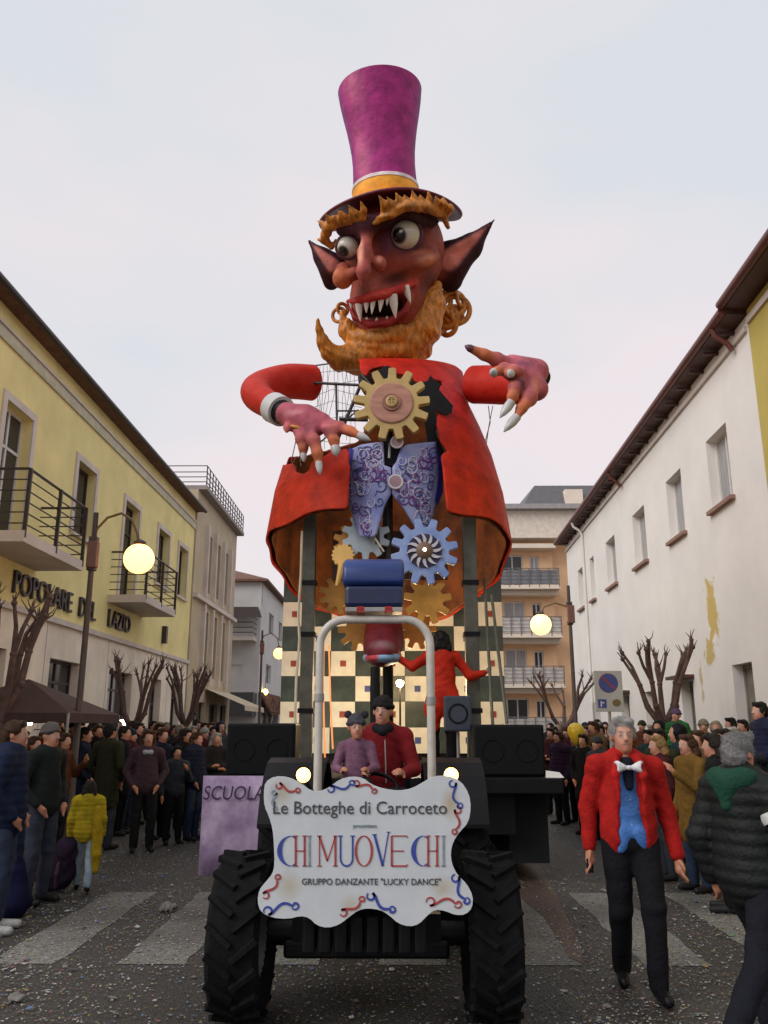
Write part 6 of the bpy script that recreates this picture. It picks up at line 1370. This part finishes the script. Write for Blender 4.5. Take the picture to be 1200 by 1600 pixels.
L_ = [(30, 9.6, 1.70, 60, 'fold', 'jacket', 'charcoal', 'short', 'dark', 'denim_blue'), (52, 11.4, 1.62, 75, 'pocket', 'puffer', 'brown', 'bob', 'brown', 'black'), (98, 12.0, 1.66, 80, 'phone', 'jacket', 'rust', 'long', 'brown', 'charcoal'),
 (112, 14.6, 1.72, 40, 'down', 'jacket', 'black', 'beanie', 'black', 'black'), (131, 13.4, 1.74, 100, 'pocket', 'jacket', 'navy', 'short', 'black', 'denim_blue'), (150, 15.4, 1.78, 50, 'fold', 'puffer', 'black', 'short', 'brown', 'black'),
 (170, 12.6, 1.80, 160, 'pocket', 'long', 'olive', 'short', 'black', 'slate'), (192, 14.2, 1.76, 90, 'down', 'long', 'black', 'short', 'dark', 'black'), (212, 15.6, 1.82, 70, 'pocket', 'puffer', 'charcoal', 'short', 'dark', 'black'), (226, 17.0, 1.70, 30, 'fold', 'jacket', 'navy', 'beanie', 'grey', 'black'),
 (252, 13.8, 1.72, 60, 'phone', 'jacket', 'navy', 'short', 'brown', 'black'), (246, 16.4, 1.80, 45, 'pocket', 'jacket', 'black', 'short', 'dark', 'charcoal'), (277, 13.2, 1.45, 30, 'phone', 'jacket', 'slate', 'bob', 'black', 'black'), (290, 15.0, 1.70, 60, 'down', 'long', 'black', 'long', 'dark', 'black'),
 (306, 13.6, 1.66, 70, 'pocket', 'puffer', 'navy', 'long', 'brown', 'denim_blue'), (300, 18.0, 1.76, 40, 'fold', 'jacket', 'maroon', 'short', 'grey', 'black'), (318, 16.6, 1.72, 50, 'down', 'puffer', 'burgundy', 'beanie', 'white', 'charcoal'), (332, 18.6, 1.75, 30, 'pocket', 'jacket', 'brown', 'short', 'dark', 'black'),
 (270, 20.0, 1.78, 40, 'fold', 'long', 'charcoal', 'short', 'brown', 'black'), (285, 22.0, 1.74, 20, 'down', 'jacket', 'plum', 'short', 'black', 'black'), (236, 21.0, 1.76, 60, 'down', 'jacket', 'teal', 'short', 'dark', 'black'), (204, 19.0, 1.75, 70, 'pocket', 'jacket', 'brown', 'bob', 'brown', 'black'),
 (176, 18.0, 1.80, 60, 'down', 'puffer', 'navy', 'short', 'dark', 'black'), (142, 18.6, 1.72, 80, 'fold', 'long', 'maroon', 'long', 'dark', 'black'), (345, 22.5, 1.76, 30, 'down', 'jacket', 'grey', 'short', 'brown', 'black'), (326, 24.0, 1.76, 30, 'down', 'puffer', 'olive', 'beanie', 'maroon', 'black'), (312, 27.0, 1.75, 20, 'pocket', 'jacket', 'rust', 'short', 'dark', 'black'), (340, 28.5, 1.72, 20, 'fold', 'long', 'navy', 'bob', 'fair', 'black'), (162, 22.0, 1.75, 60, 'down', 'jacket', 'slate', 'beanie', 'navy', 'black'), (122, 17.0, 1.7, 60, 'fold', 'jacket', 'tan', 'long', 'black', 'black'), (258, 24.5, 1.75, 40, 'pocket', 'puffer', 'maroon', 'short', 'grey', 'black'), (218, 24.0, 1.72, 50, 'down', 'jacket', 'black', 'long', 'fair', 'black')]
rc = random.Random(77)
def extra(n, u0, u1, y0, y1, hd0, taken):
    out3 = []
    while len(out3) < n:
        u, Y = rc.uniform(u0, u1), rc.uniform(y0, y1); X = at(u, 1170, Y).x
        if any((X - a) ** 2 + (Y - b) ** 2 < .42 for a, b in taken): continue
        if X < -7.1 or X > WR.P(Y, 0).x - .5 or (-2.9 < X < 2.6) or (abs(Y - 12.2) < .3 and 3.0 < X < 3.6): continue
        taken.append((X, Y)); out3.append((u, Y, rc.choice((1.58, 1.64, 1.7, 1.74, 1.78, 1.84)), hd0 + rc.uniform(-40, 40), rc.choice(('down', 'fold', 'pocket', 'phone', 'pocket')), rc.choice(('jacket', 'long', 'puffer')), rc.choice(('navy', 'black', 'charcoal', 'maroon', 'olive', 'brown', 'slate', 'plum', 'grey', 'burgundy', 'teal', 'rust', 'tan')), rc.choice(('short', 'long', 'bob', 'beanie', 'hood', 'short')), '', rc.choice(('black', 'charcoal', 'denim_blue', 'slate'))))
    fin = []
    for r in out3:
        hc = rc.choice(('dark', 'brown', 'grey', 'fair', 'black')) if r[7] in ('short', 'long', 'bob') else rc.choice(('black', 'navy', 'maroon', 'grey', 'olive', 'cream'))
        fin.append(r[:8] + (hc,) + r[9:])
    return fin
TK = [(at(r[0], 1170, r[1]).x, r[1]) for r in L_] + [(Pt_(231, 12.4), 12.4), (Pt_(8, 8.2), 8.2), (Pt_(76, 8.9), 8.9), (-4.95, 13.0), (at(206, 1130, 19.5).x, 19.5), (at(287, 1130, 24.5).x, 24.5), (at(4, 1130, 12.5).x, 12.5)]
L_ = L_ + extra(26, 60, 345, 13.2, 27, 50, TK)
crowd(L_, 'yellow')
R_ = [(862, 17.5, 1.72, -40, 'fold', 'jacket', 'maroon', 'short', 'dark', 'black'), (874, 15.8, 1.66, -60, 'down', 'puffer', 'plum', 'bob', 'brown', 'black'), (886, 19.0, 1.74, -30, 'pocket', 'jacket', 'burgundy', 'beanie', 'maroon', 'black'), (899, 16.0, 1.60, -50, 'phone', 'jacket', 'charcoal', 'long', 'dark', 'black'), (912, 14.4, 1.62, -40, 'pocket', 'long', 'black', 'short', 'dark', 'black'),
 (918, 18.0, 1.76, -40, 'down', 'jacket', 'brown', 'short', 'brown', 'charcoal'), (934, 13.6, 1.58, -60, 'fold', 'puffer', 'slate', 'beanie', 'slate', 'black'), (940, 17.0, 1.78, -30, 'down', 'jacket', 'navy', 'short', 'dark', 'black'), (956, 15.6, 1.74, -40, 'pocket', 'jacket', 'black', 'short', 'red', 'black'), (1016, 13.4, 1.70, -60, 'down', 'puffer', 'teal', 'short', 'black', 'black'),
 (1032, 11.2, 1.72, -50, 'pocket', 'jacket', 'olive', 'short', 'dark', 'black'), (1075, 9.6, 1.66, -70, 'phone', 'long', 'ochre', 'long', 'brown', 'denim_blue'), (1093, 11.0, 1.70, -60, 'fold', 'jacket', 'tan', 'bob', 'brown', 'black'), (1116, 8.6, 1.68, -110, 'pocket', 'jacket', 'black', 'long', 'dark', 'black'), (1134, 10.4, 1.72, -70, 'down', 'jacket', 'maroon', 'short', 'dark', 'charcoal'),
 (1148, 12.0, 1.74, -60, 'down', 'long', 'charcoal', 'short', 'grey', 'black'), (1192, 9.4, 1.72, -80, 'fold', 'puffer', 'rust', 'short', 'red', 'black'), (1006, 19.0, 1.75, -40, 'down', 'jacket', 'rust', 'beanie', 'olive', 'black'), (880, 24.0, 1.75, -20, 'down', 'jacket', 'black', 'short', 'brown', 'black'), (905, 25.0, 1.72, -20, 'down', 'jacket', 'red', 'short', 'dark', 'black'), (926, 23.0, 1.76, -30, 'fold', 'long', 'grey', 'long', 'dark', 'black'), (868, 21.5, 1.74, -30, 'pocket', 'jacket', 'tan', 'short', 'black', 'black'), (1165, 14.5, 1.74, -60, 'pocket', 'jacket', 'bottle_green', 'short', 'dark', 'black')]
TK = [(at(r[0], 1170, r[1]).x, r[1]) for r in R_] + [(at(1056, 1130, 12.4).x, 12.4), (at(1187, 1130, 8.9).x, 8.9), (at(1043, 1130, 16).x, 16), (at(878, 1130, 24).x, 24), (at(898, 1100, 20).x, 20)]
R_ = R_ + extra(13, 1020, 1215, 9.8, 16, -60, TK) + extra(13, 856, 960, 15, 27, -30, TK)
crowd(R_, 'white')
# named individuals on the left
def Pt(u, Y): return at(u, 1170, Y).x
pw = person(Pt(231, 12.4), 12.4, 20, 1.64, 'pocket', 'jacket', (.05, .028, .035), 'bob', HCOL['brown'], (.008, .008, .009), 'woman in mauve-brown top, pale scarf and black trousers facing the street before the crowd')
S = Sdf(); S.path([(-.07, -.02, 1.46), (-.04, -.10, 1.43), (.04, -.10, 1.43), (.07, -.02, 1.46)], .035, k=.02); part('scarf', S.mesh('scarf', .014, .02, colour=False), fab((.33, .33, .36)), pw)
pn = person(Pt(20, 7.7), 7.7, 100, 1.74, 'pocket', 'puffer', (.010, .016, .042), 'short', HCOL['brown'], (.035, .048, .085), 'man in navy padded jacket and blue jeans standing beside the dark blue bag', shoec=(.4, .4, .38))
p_b = person(Pt(76, 8.9), 8.9, 70, 1.72, 'pocket', 'jacket', (.012, .016, .016), 'beanie', (.10, .085, .08), (.035, .04, .06), 'man in black jacket and grey knitted cap facing the stall under the canopy')
# dark blue bag on the ground
bx = Pt(36, 8.3); S = Sdf(); S.path([(0, 0, .14), (0, 0, .40)], [.17, .15], k=.03, sc=(1, 1.6, 1)); S.cap((-.06, 0, .14), (.06, 0, .14), .15, .15, k=.05); S.ell((0, 0, -.1), (.6, .6, .1), k=.01, op='s')
t = thing('bag', (bx, 8.3, 0), 'dark blue soft bag standing on the ground by the man in navy', 'bag'); part('sack', S.mesh('sack', .016, .03, noise=wav(.008, 18, 5), colour=False), fab((.006, .007, .035)), t)
p = MB(); p.tube([(-.07, -.05, .48), (-.06, -.06, .62), (.06, -.06, .62), (.07, -.05, .48)], .012, 6); p.obj('handle', fab((.02, .02, .06)), t, local=True)
# child in yellow seen from behind, walking
yc = ground_at(127, 1393); t = person(yc.x, yc.y, 195, 1.12, 'down', 'puffer', (.36, .27, .012), 'bob', HCOL['dark'], (.26, .33, .40), 'child in yellow padded jacket and pale blue jeans walking away over the confetti', legs='walk')
S = Sdf(); S.path([(-.16, .10, 1.30), (-.19, .15, .95), (-.20, .17, .60), (-.20, .17, .35)], [.07, .09, .08, .05], k=.03, sc=(1, 1, 1)); part('scarf', S.mesh('scarf', .02, .03, noise=wav(.008, 18, 6), colour=False), fab((.38, .25, .012)), t)
# crouching pile: pushchair-like dark bundle between them
bx = ground_at(84, 1392); S = Sdf(); S.ell((0, 0, .20), (.22, .16, .20), k=.03); S.ell((.12, -.05, .42), (.12, .12, .14), k=.05); S.ell((-.14, 0, .34), (.1, .1, .12), k=.05); S.ell((0, 0, -.3), (1, 1, .3), op='s', k=.01)
t = thing('rucksack', (bx.x, bx.y, 0), 'dark plum rucksack dropped on the confetti behind the child in yellow', 'bag'); part('sack', S.mesh('sack', .018, .04, noise=wav(.012, 16, 8), colour=False), fab((.022, .012, .03)), t)
p = MB(); p.tube([(-.08, -.14, .3), (-.1, -.24, .2), (-.08, -.17, .06)], .018, 6); p.tube([(.08, -.14, .3), (.1, -.24, .2), (.08, -.17, .06)], .018, 6); p.obj('straps', fab((.05, .03, .04)), t, local=True)
# ---- man in the red jacket, walking beside the tractor
mx_ = at(996, 1400, 6.05); T_ = thing('person', (mx_.x, 6.15, 0), 'grey-haired man in red jacket, blue waistcoat and white bow tie walking beside the tractor', 'person', None, R(-4))
J = joints('down'); k_ = 1.0
J['knee', 1] = V3(.10, -.14, .52); J['ank', 1] = V3(.085, -.20, .09); J['toe', 1] = V3(.10, -.36, .045); J['knee', -1] = V3(-.09, .0, .49); J['ank', -1] = V3(-.07, .22, .10); J['toe', -1] = V3(-.09, .06, .035)
J['sho', -1] = V3(-.19, .01, 1.43); J['elb', -1] = V3(-.265, .06, 1.15); J['wri', -1] = V3(-.275, .02, .885); J['han', -1] = V3(-.275, .0, .80)
J['sho', 1] = V3(.19, .01, 1.42); J['elb', 1] = V3(.275, .05, 1.12); J['wri', 1] = V3(.31, -.02, .84); J['han', 1] = V3(.315, -.04, .76)
part('body', body_mesh(J, .0095, True, srgb(120, 112, 106)), M_skin, T_); part('trousers', trouser_mesh(J, .016, wide=1.06), fab((.006, .006, .009)), T_)
for s in (-1, 1): part('shoe', shoe_mesh(J, s, .011), fab((.008, .008, .009), .35, 's'), T_)
def open_front(S):
    S.path([(0, -.26, 1.52), (0, -.26, .85)], [.088, .115], k=.015, op='s', sc=(1, .5, 1)); S.ell((0, -.16, 1.42), (.06, .12, .12), k=.02, op='s')
    S.path([(-.075, -.10, 1.50), (-.095, -.155, 1.38), (-.085, -.175, 1.2)], [.028, .03, .012], k=.02); S.path([(.075, -.10, 1.50), (.095, -.155, 1.38), (.085, -.175, 1.2)], [.028, .03, .012], k=.02)
part('jacket', coat_mesh(J, 'jacket', .0125, 3, open_front, thick=1.06), fab((.34, .010, .008)), T_)
S = Sdf(); S.path([(0, .006, 1.40), (0, .002, 1.15), (0, .002, .98)], [.146, .144, .152], k=.04, sc=(1, 1.3, 1))
for s in (-1, 1): S.path([(s * .05, -.10, 1.0), (s * .085, -.105, .89)], [.058, .02], k=.03, sc=(1, 1.5, 1))
S.ell((0, -.2, .90), (.035, .2, .07), k=.01, op='s'); S.ell((0, -.13, 1.47), (.035, .1, .10), k=.01, op='s')
vst = part('waistcoat', S.mesh('waistcoat', .012, .03, noise=wav(.003, 30, 3), colour=False), fab((.06, .17, .46), .5), T_)
for z in (1.05, 1.13, 1.21, 1.29): p = MB(); p.ball((0, -.115, z), .009, 8, 6); p.obj('button', fab((.25, .3, .45), .4), vst, local=True)
S = Sdf(); S.path([(-.05, -.03, 1.475), (0, -.075, 1.455), (.05, -.03, 1.475)], .03, k=.02); S.cap((0, -.085, 1.44), (0, -.125, 1.30), .045, .03, k=.02, sc=(1, 1.6, 1)); part('shirt', S.mesh('shirt', .012, .02, colour=False), fab((.008, .009, .02)), T_)
S = Sdf()
for s in (-1, 1): S.path([(s * .014, -.152, 1.425), (s * .075, -.158, 1.43)], [.014, .042], k=.01, sc=(1, 1.4, 1)); S.ell((s * .10, -.175, 1.43), (.022, .04, .03), k=.01, op='s')
S.ell((0, -.157, 1.425), (.016, .014, .018), k=.005); part('bow_tie', S.mesh('bow_tie', .008, .01, colour=False), fab((.58, .58, .60), .7), T_)
part('hair', hair_mesh('short', .009), fab((.24, .23, .22), .75, 'h'), T_)
S = Sdf(); S.cap((.0, 0, 0), (0, 0, -.09), .012, .012); 
p = MB(); p.box((-.282, -.02, .775), (.045, .014, .09)); p.obj('phone', M_blk, T_, local=True, bevel=.004)

def strands(parent, me, n, L, m, seed=1):
    rs4 = random.Random(seed); vs = [v for v in me.vertices if v.normal.z > -.75]; mb = MB()
    for _ in range(n):
        v = rs4.choice(vs); d = (v.normal * .55 + Vector((rs4.uniform(-.5, .5), rs4.uniform(.0, .9), rs4.uniform(-.5, .25)))).normalized(); ln = L * rs4.uniform(.5, 1.2); p0 = v.co - d * .003; q = p0 + d * ln * .55; e = q + (d + Vector((rs4.uniform(-.3, .3), rs4.uniform(-.1, .4), -.5))).normalized() * ln * .45
        mb.tube([p0, q, e], [.0016, .0013, .0004], 3, False)
    mb.obj('hair_strands', m, parent, local=True)['kind'] = 'stuff'
strands(T_, T_.children[-2].data if T_.children[-2].name.startswith('hair') else [c for c in T_.children if c.name.startswith('hair')][0].data, 2000, .013, fab((.27, .26, .25), .6, 'h'))
# ---- walker in a dark jacket with a green hood, seen from behind, close to the camera
wx = at(1166, 1300, 5.1); T_ = thing('person', (wx.x, 5.1, 0), 'grey-haired person in dark padded jacket with green hood and white armband striding away', 'person', None, R(122)); T_.scale = (.945,) * 3
J = joints('down'); J['knee', 1] = V3(.10, -.20, .55); J['ank', 1] = V3(.09, -.16, .12); J['toe', 1] = V3(.1, -.31, .07); J['knee', -1] = V3(-.10, .12, .52); J['ank', -1] = V3(-.10, .40, .20); J['toe', -1] = V3(-.11, .30, .06)
J['elb', 1] = V3(.26, .10, 1.14); J['wri', 1] = V3(.26, .02, .90); J['han', 1] = V3(.255, -.02, .82); J['elb', -1] = V3(-.29, .02, 1.15); J['wri', -1] = V3(-.30, -.10, .92); J['han', -1] = V3(-.30, -.13, .84)
part('body', body_mesh(J, .012, True, srgb(110, 104, 100)), M_skin, T_); part('trousers', trouser_mesh(J, .018, wide=1.1), fab((.008, .009, .014)), T_)
for s in (-1, 1): part('shoe', shoe_mesh(J, s, .012), fab((.008, .008, .009), .35, 's'), T_)
part('jacket', coat_mesh(J, 'puffer', .0135, 7, thick=1.03), fab((.010, .012, .012), .6), T_); part('hair', hair_mesh('short', .01, seed=4), fab((.17, .165, .165), .75, 'h'), T_)
strands(T_, [c for c in T_.children if c.name.startswith('hair')][0].data, 2200, .014, fab((.20, .195, .19), .6, 'h'), 3)
S = Sdf(); S.path([(-.13, .0, 1.50), (-.09, .10, 1.49), (0, .14, 1.46), (.09, .10, 1.49), (.13, .0, 1.50)], [.045, .06, .075, .06, .045], k=.04); S.path([(-.12, -.01, 1.49), (-.07, -.10, 1.45), (.07, -.10, 1.45), (.12, -.01, 1.49)], .035, k=.03); S.cap((0, .13, 1.44), (0, .15, 1.34), .08, .04, k=.04)
part('hood', S.mesh('hood', .013, .03, noise=wav(.006, 20, 4), colour=False), fab((.012, .055, .034)), T_)
for s in (1, -1):
    a_, b_ = J['sho', s], J['elb', s]; p = MB(); q0, q1 = a_ + (b_ - a_) * .42, a_ + (b_ - a_) * .62; p.tube([Vector(q0), Vector(q0 + (q1 - q0) * .5), Vector(q1)], [.098, .101, .096], 20)
    if s == -1: p.obj('armband', fab((.50, .52, .50), .6), T_, local=True, smooth=50)

# ---- woman in red on the float, back turned, arms spread
wz = DZ + .002; wX = at(690, 1050, 11.0).x; T_ = thing('person', (wX, 11.0, wz), 'dark-haired dancer in bright red tailcoat with arms spread, standing on the float', 'person', None, R(190)); T_.scale = (1.0,) * 3
J = joints('down'); J['elb', 1] = V3(.36, -.12, 1.30); J['wri', 1] = V3(.50, -.22, 1.40); J['han', 1] = V3(.52, -.25, 1.47); J['elb', -1] = V3(-.38, .0, 1.18); J['wri', -1] = V3(-.58, -.02, 1.22); J['han', -1] = V3(-.66, -.02, 1.28)
part('body', body_mesh(J, .015, True), M_skin, T_); part('trousers', trouser_mesh(J, .02), fab((.008, .008, .01)), T_)
for s in (-1, 1): part('shoe', shoe_mesh(J, s), fab((.008, .008, .009), .35, 's'), T_)
def tails(S):
    for s in (-1, 1): S.path([(s * .08, .05, .95), (s * .13, .08, .74), (s * .12, .09, .52)], [.13, .12, .05], k=.04, sc=(1, 1.5, 1))
part('tailcoat', coat_mesh(J, 'jacket', .016, 9, tails), fab((.50, .022, .008), .6), T_); part('hair', hair_mesh('long', .013), fab((.006, .005, .005), .5, 'h'), T_)

# ---- driver and child on the tractor
def seated(X, Y, zs, sc, label, jc, headc, turn, hs, extra=None):
    T_ = thing('person', (X, Y, zs - .93 * sc), label, 'person', None, 0); T_.scale = (sc,) * 3; J = joints('down')
    for s in (-1, 1):
        J['knee', s] = V3(s * .16, -.44, .96); J['ank', s] = V3(s * .15, -.50, .55); J['toe', s] = V3(s * .16, -.66, .50)
        J['elb', s] = V3(s * .27, -.10, 1.16); J['wri', s] = V3(s * .17, -.36, 1.13); J['han', s] = V3(s * .14, -.43, 1.15)
    part('body', body_mesh(J, .014, True, turn=turn, hs=hs), M_skin, T_); part('trousers', trouser_mesh(J, .018), fab((.012, .014, .022)), T_)
    for s in (-1, 1): part('shoe', shoe_mesh(J, s), fab((.01, .01, .01), .5, 's'), T_)
    part('jacket', coat_mesh(J, 'jacket', .016, 12), fab(jc), T_); part('hat', grow(hair_mesh('beanie', .012, turn=turn), hs), fab(headc), T_)
    return T_, J
dX = at(598, 1130, 7.45).x; zs = 1.12
T_, J = seated(dX, 7.48, zs, 1.0, 'driver in dark red jacket and black hat sitting on the tractor', (.17, .008, .012), (.012, .011, .013), R(-12), 1.0)
S = Sdf(); S.path([(-.07, .03, 1.50), (0, .07, 1.5), (.07, .03, 1.50), (.05, -.06, 1.49), (0, -.09, 1.47), (-.05, -.06, 1.49), (-.07, .03, 1.5)], .04, k=.03); part('neck_warmer', S.mesh('neck_warmer', .013, .02, colour=False), fab((.012, .011, .014)), T_)
p = MB(); p.tube([(.02, -.15, 1.40), (.025, -.155, 1.25), (.03, -.15, 1.05)], .006, 6); p.obj('zip', fab((.4, .36, .36)), T_, local=True)
cX = at(556, 1130, 7.0).x
T_, J = seated(cX, 7.10, 1.24, .60, 'small child in grey bear-eared hat and mauve jacket on the driver\'s lap', (.17, .08, .13), (.06, .06, .075), R(10), 1.38)
p = MB(); p.ball((-.115, .0, 1.855), .055, 12, 8); p.obj('hat_ear', fab((.03, .03, .04)), T_, local=True, smooth=180); p = MB(); p.ball((.115, .0, 1.855), .055, 12, 8); p.obj('hat_ear', fab((.03, .03, .04)), T_, local=True, smooth=180)

# ---- children riding on shoulders, right-hand crowd
def kid(u, v_top, Y, coatc, hatk, hatc, label, hd):
    a = at(u, v_top, Y); sc = .62; T_ = thing('person', (a.x, Y, a.z - 1.76 * sc), label, 'person', None, R(hd)); T_.scale = (sc,) * 3; J = joints('pocket')
    for s in (-1, 1): J['knee', s] = V3(s * .19, -.36, .93); J['ank', s] = V3(s * .17, -.42, .52); J['toe', s] = V3(s * .17, -.56, .46)
    part('body', body_mesh(J, .022, hs=1.25), M_skin, T_); part('trousers', trouser_mesh(J), fab((.02, .022, .03)), T_); part('jacket', coat_mesh(J, 'puffer', .02, 15), fab(coatc), T_); part('hat' if hatk == 'beanie' else 'hair', grow(hair_mesh(hatk), 1.25), fab(hatc, .8, 'h'), T_)
    for s in (-1, 1): part('shoe', shoe_mesh(J, s), fab((.01, .01, .01), .5, 's'), T_)
    ad = a.z - 1.76 * sc + .86 * sc
    return a.x, ad
x1, z1 = kid(1056, 1112, 12.4, (.015, .10, .03), 'beanie', (.09, .05, .11), 'child in green jacket and mauve woollen hat riding on an adult\'s shoulders', -40)
x2, z2 = kid(1187, 1103, 8.9, (.010, .013, .035), 'short', (.008, .007, .007), 'child in navy jacket with black hair riding on an adult\'s shoulders', -80)
person(x1, 12.47, -40, min(1.85, (z1 + .02) / 1.46 * 1.75), 'pocket', 'jacket', CL['black'], 'short', HCOL['dark'], CL['black'], 'adult in black jacket carrying the child in green on the shoulders')
person(x2, 8.97, -80, min(1.85, (z2 + .02) / 1.46 * 1.75), 'pocket', 'jacket', CL['slate'], 'short', HCOL['grey'], CL['black'], 'grey-haired adult carrying the child in navy on the shoulders')

# ---- crumpled paper on the crossing
for i, (u, v, r, lb) in enumerate(((262, 1424, .08, 'larger crumpled pale paper lying on the crossing by the big tyre'), (22, 1566, .05, 'small crumpled white paper lying on the confetti near the bag'), (944, 1395, .045, 'tiny white paper cup lying behind the man in red'))):
    a = ground_at(u, v); S = Sdf(); S.ell((0, 0, r * .35), (r, r * .8, r * .4), k=.01); S.ell((r * .5, r * .3, r * .3), (r * .6, r * .5, r * .35), k=.01)
    me = S.mesh('paper', r * .14, .01, noise=wav(r * .16, 60, i), colour=False); o = new_obj('crumpled_paper', me, fab((.20, .19, .175)), None, (a.x, a.y, .012)); me.shade_flat(); tag(o, lb, 'litter')
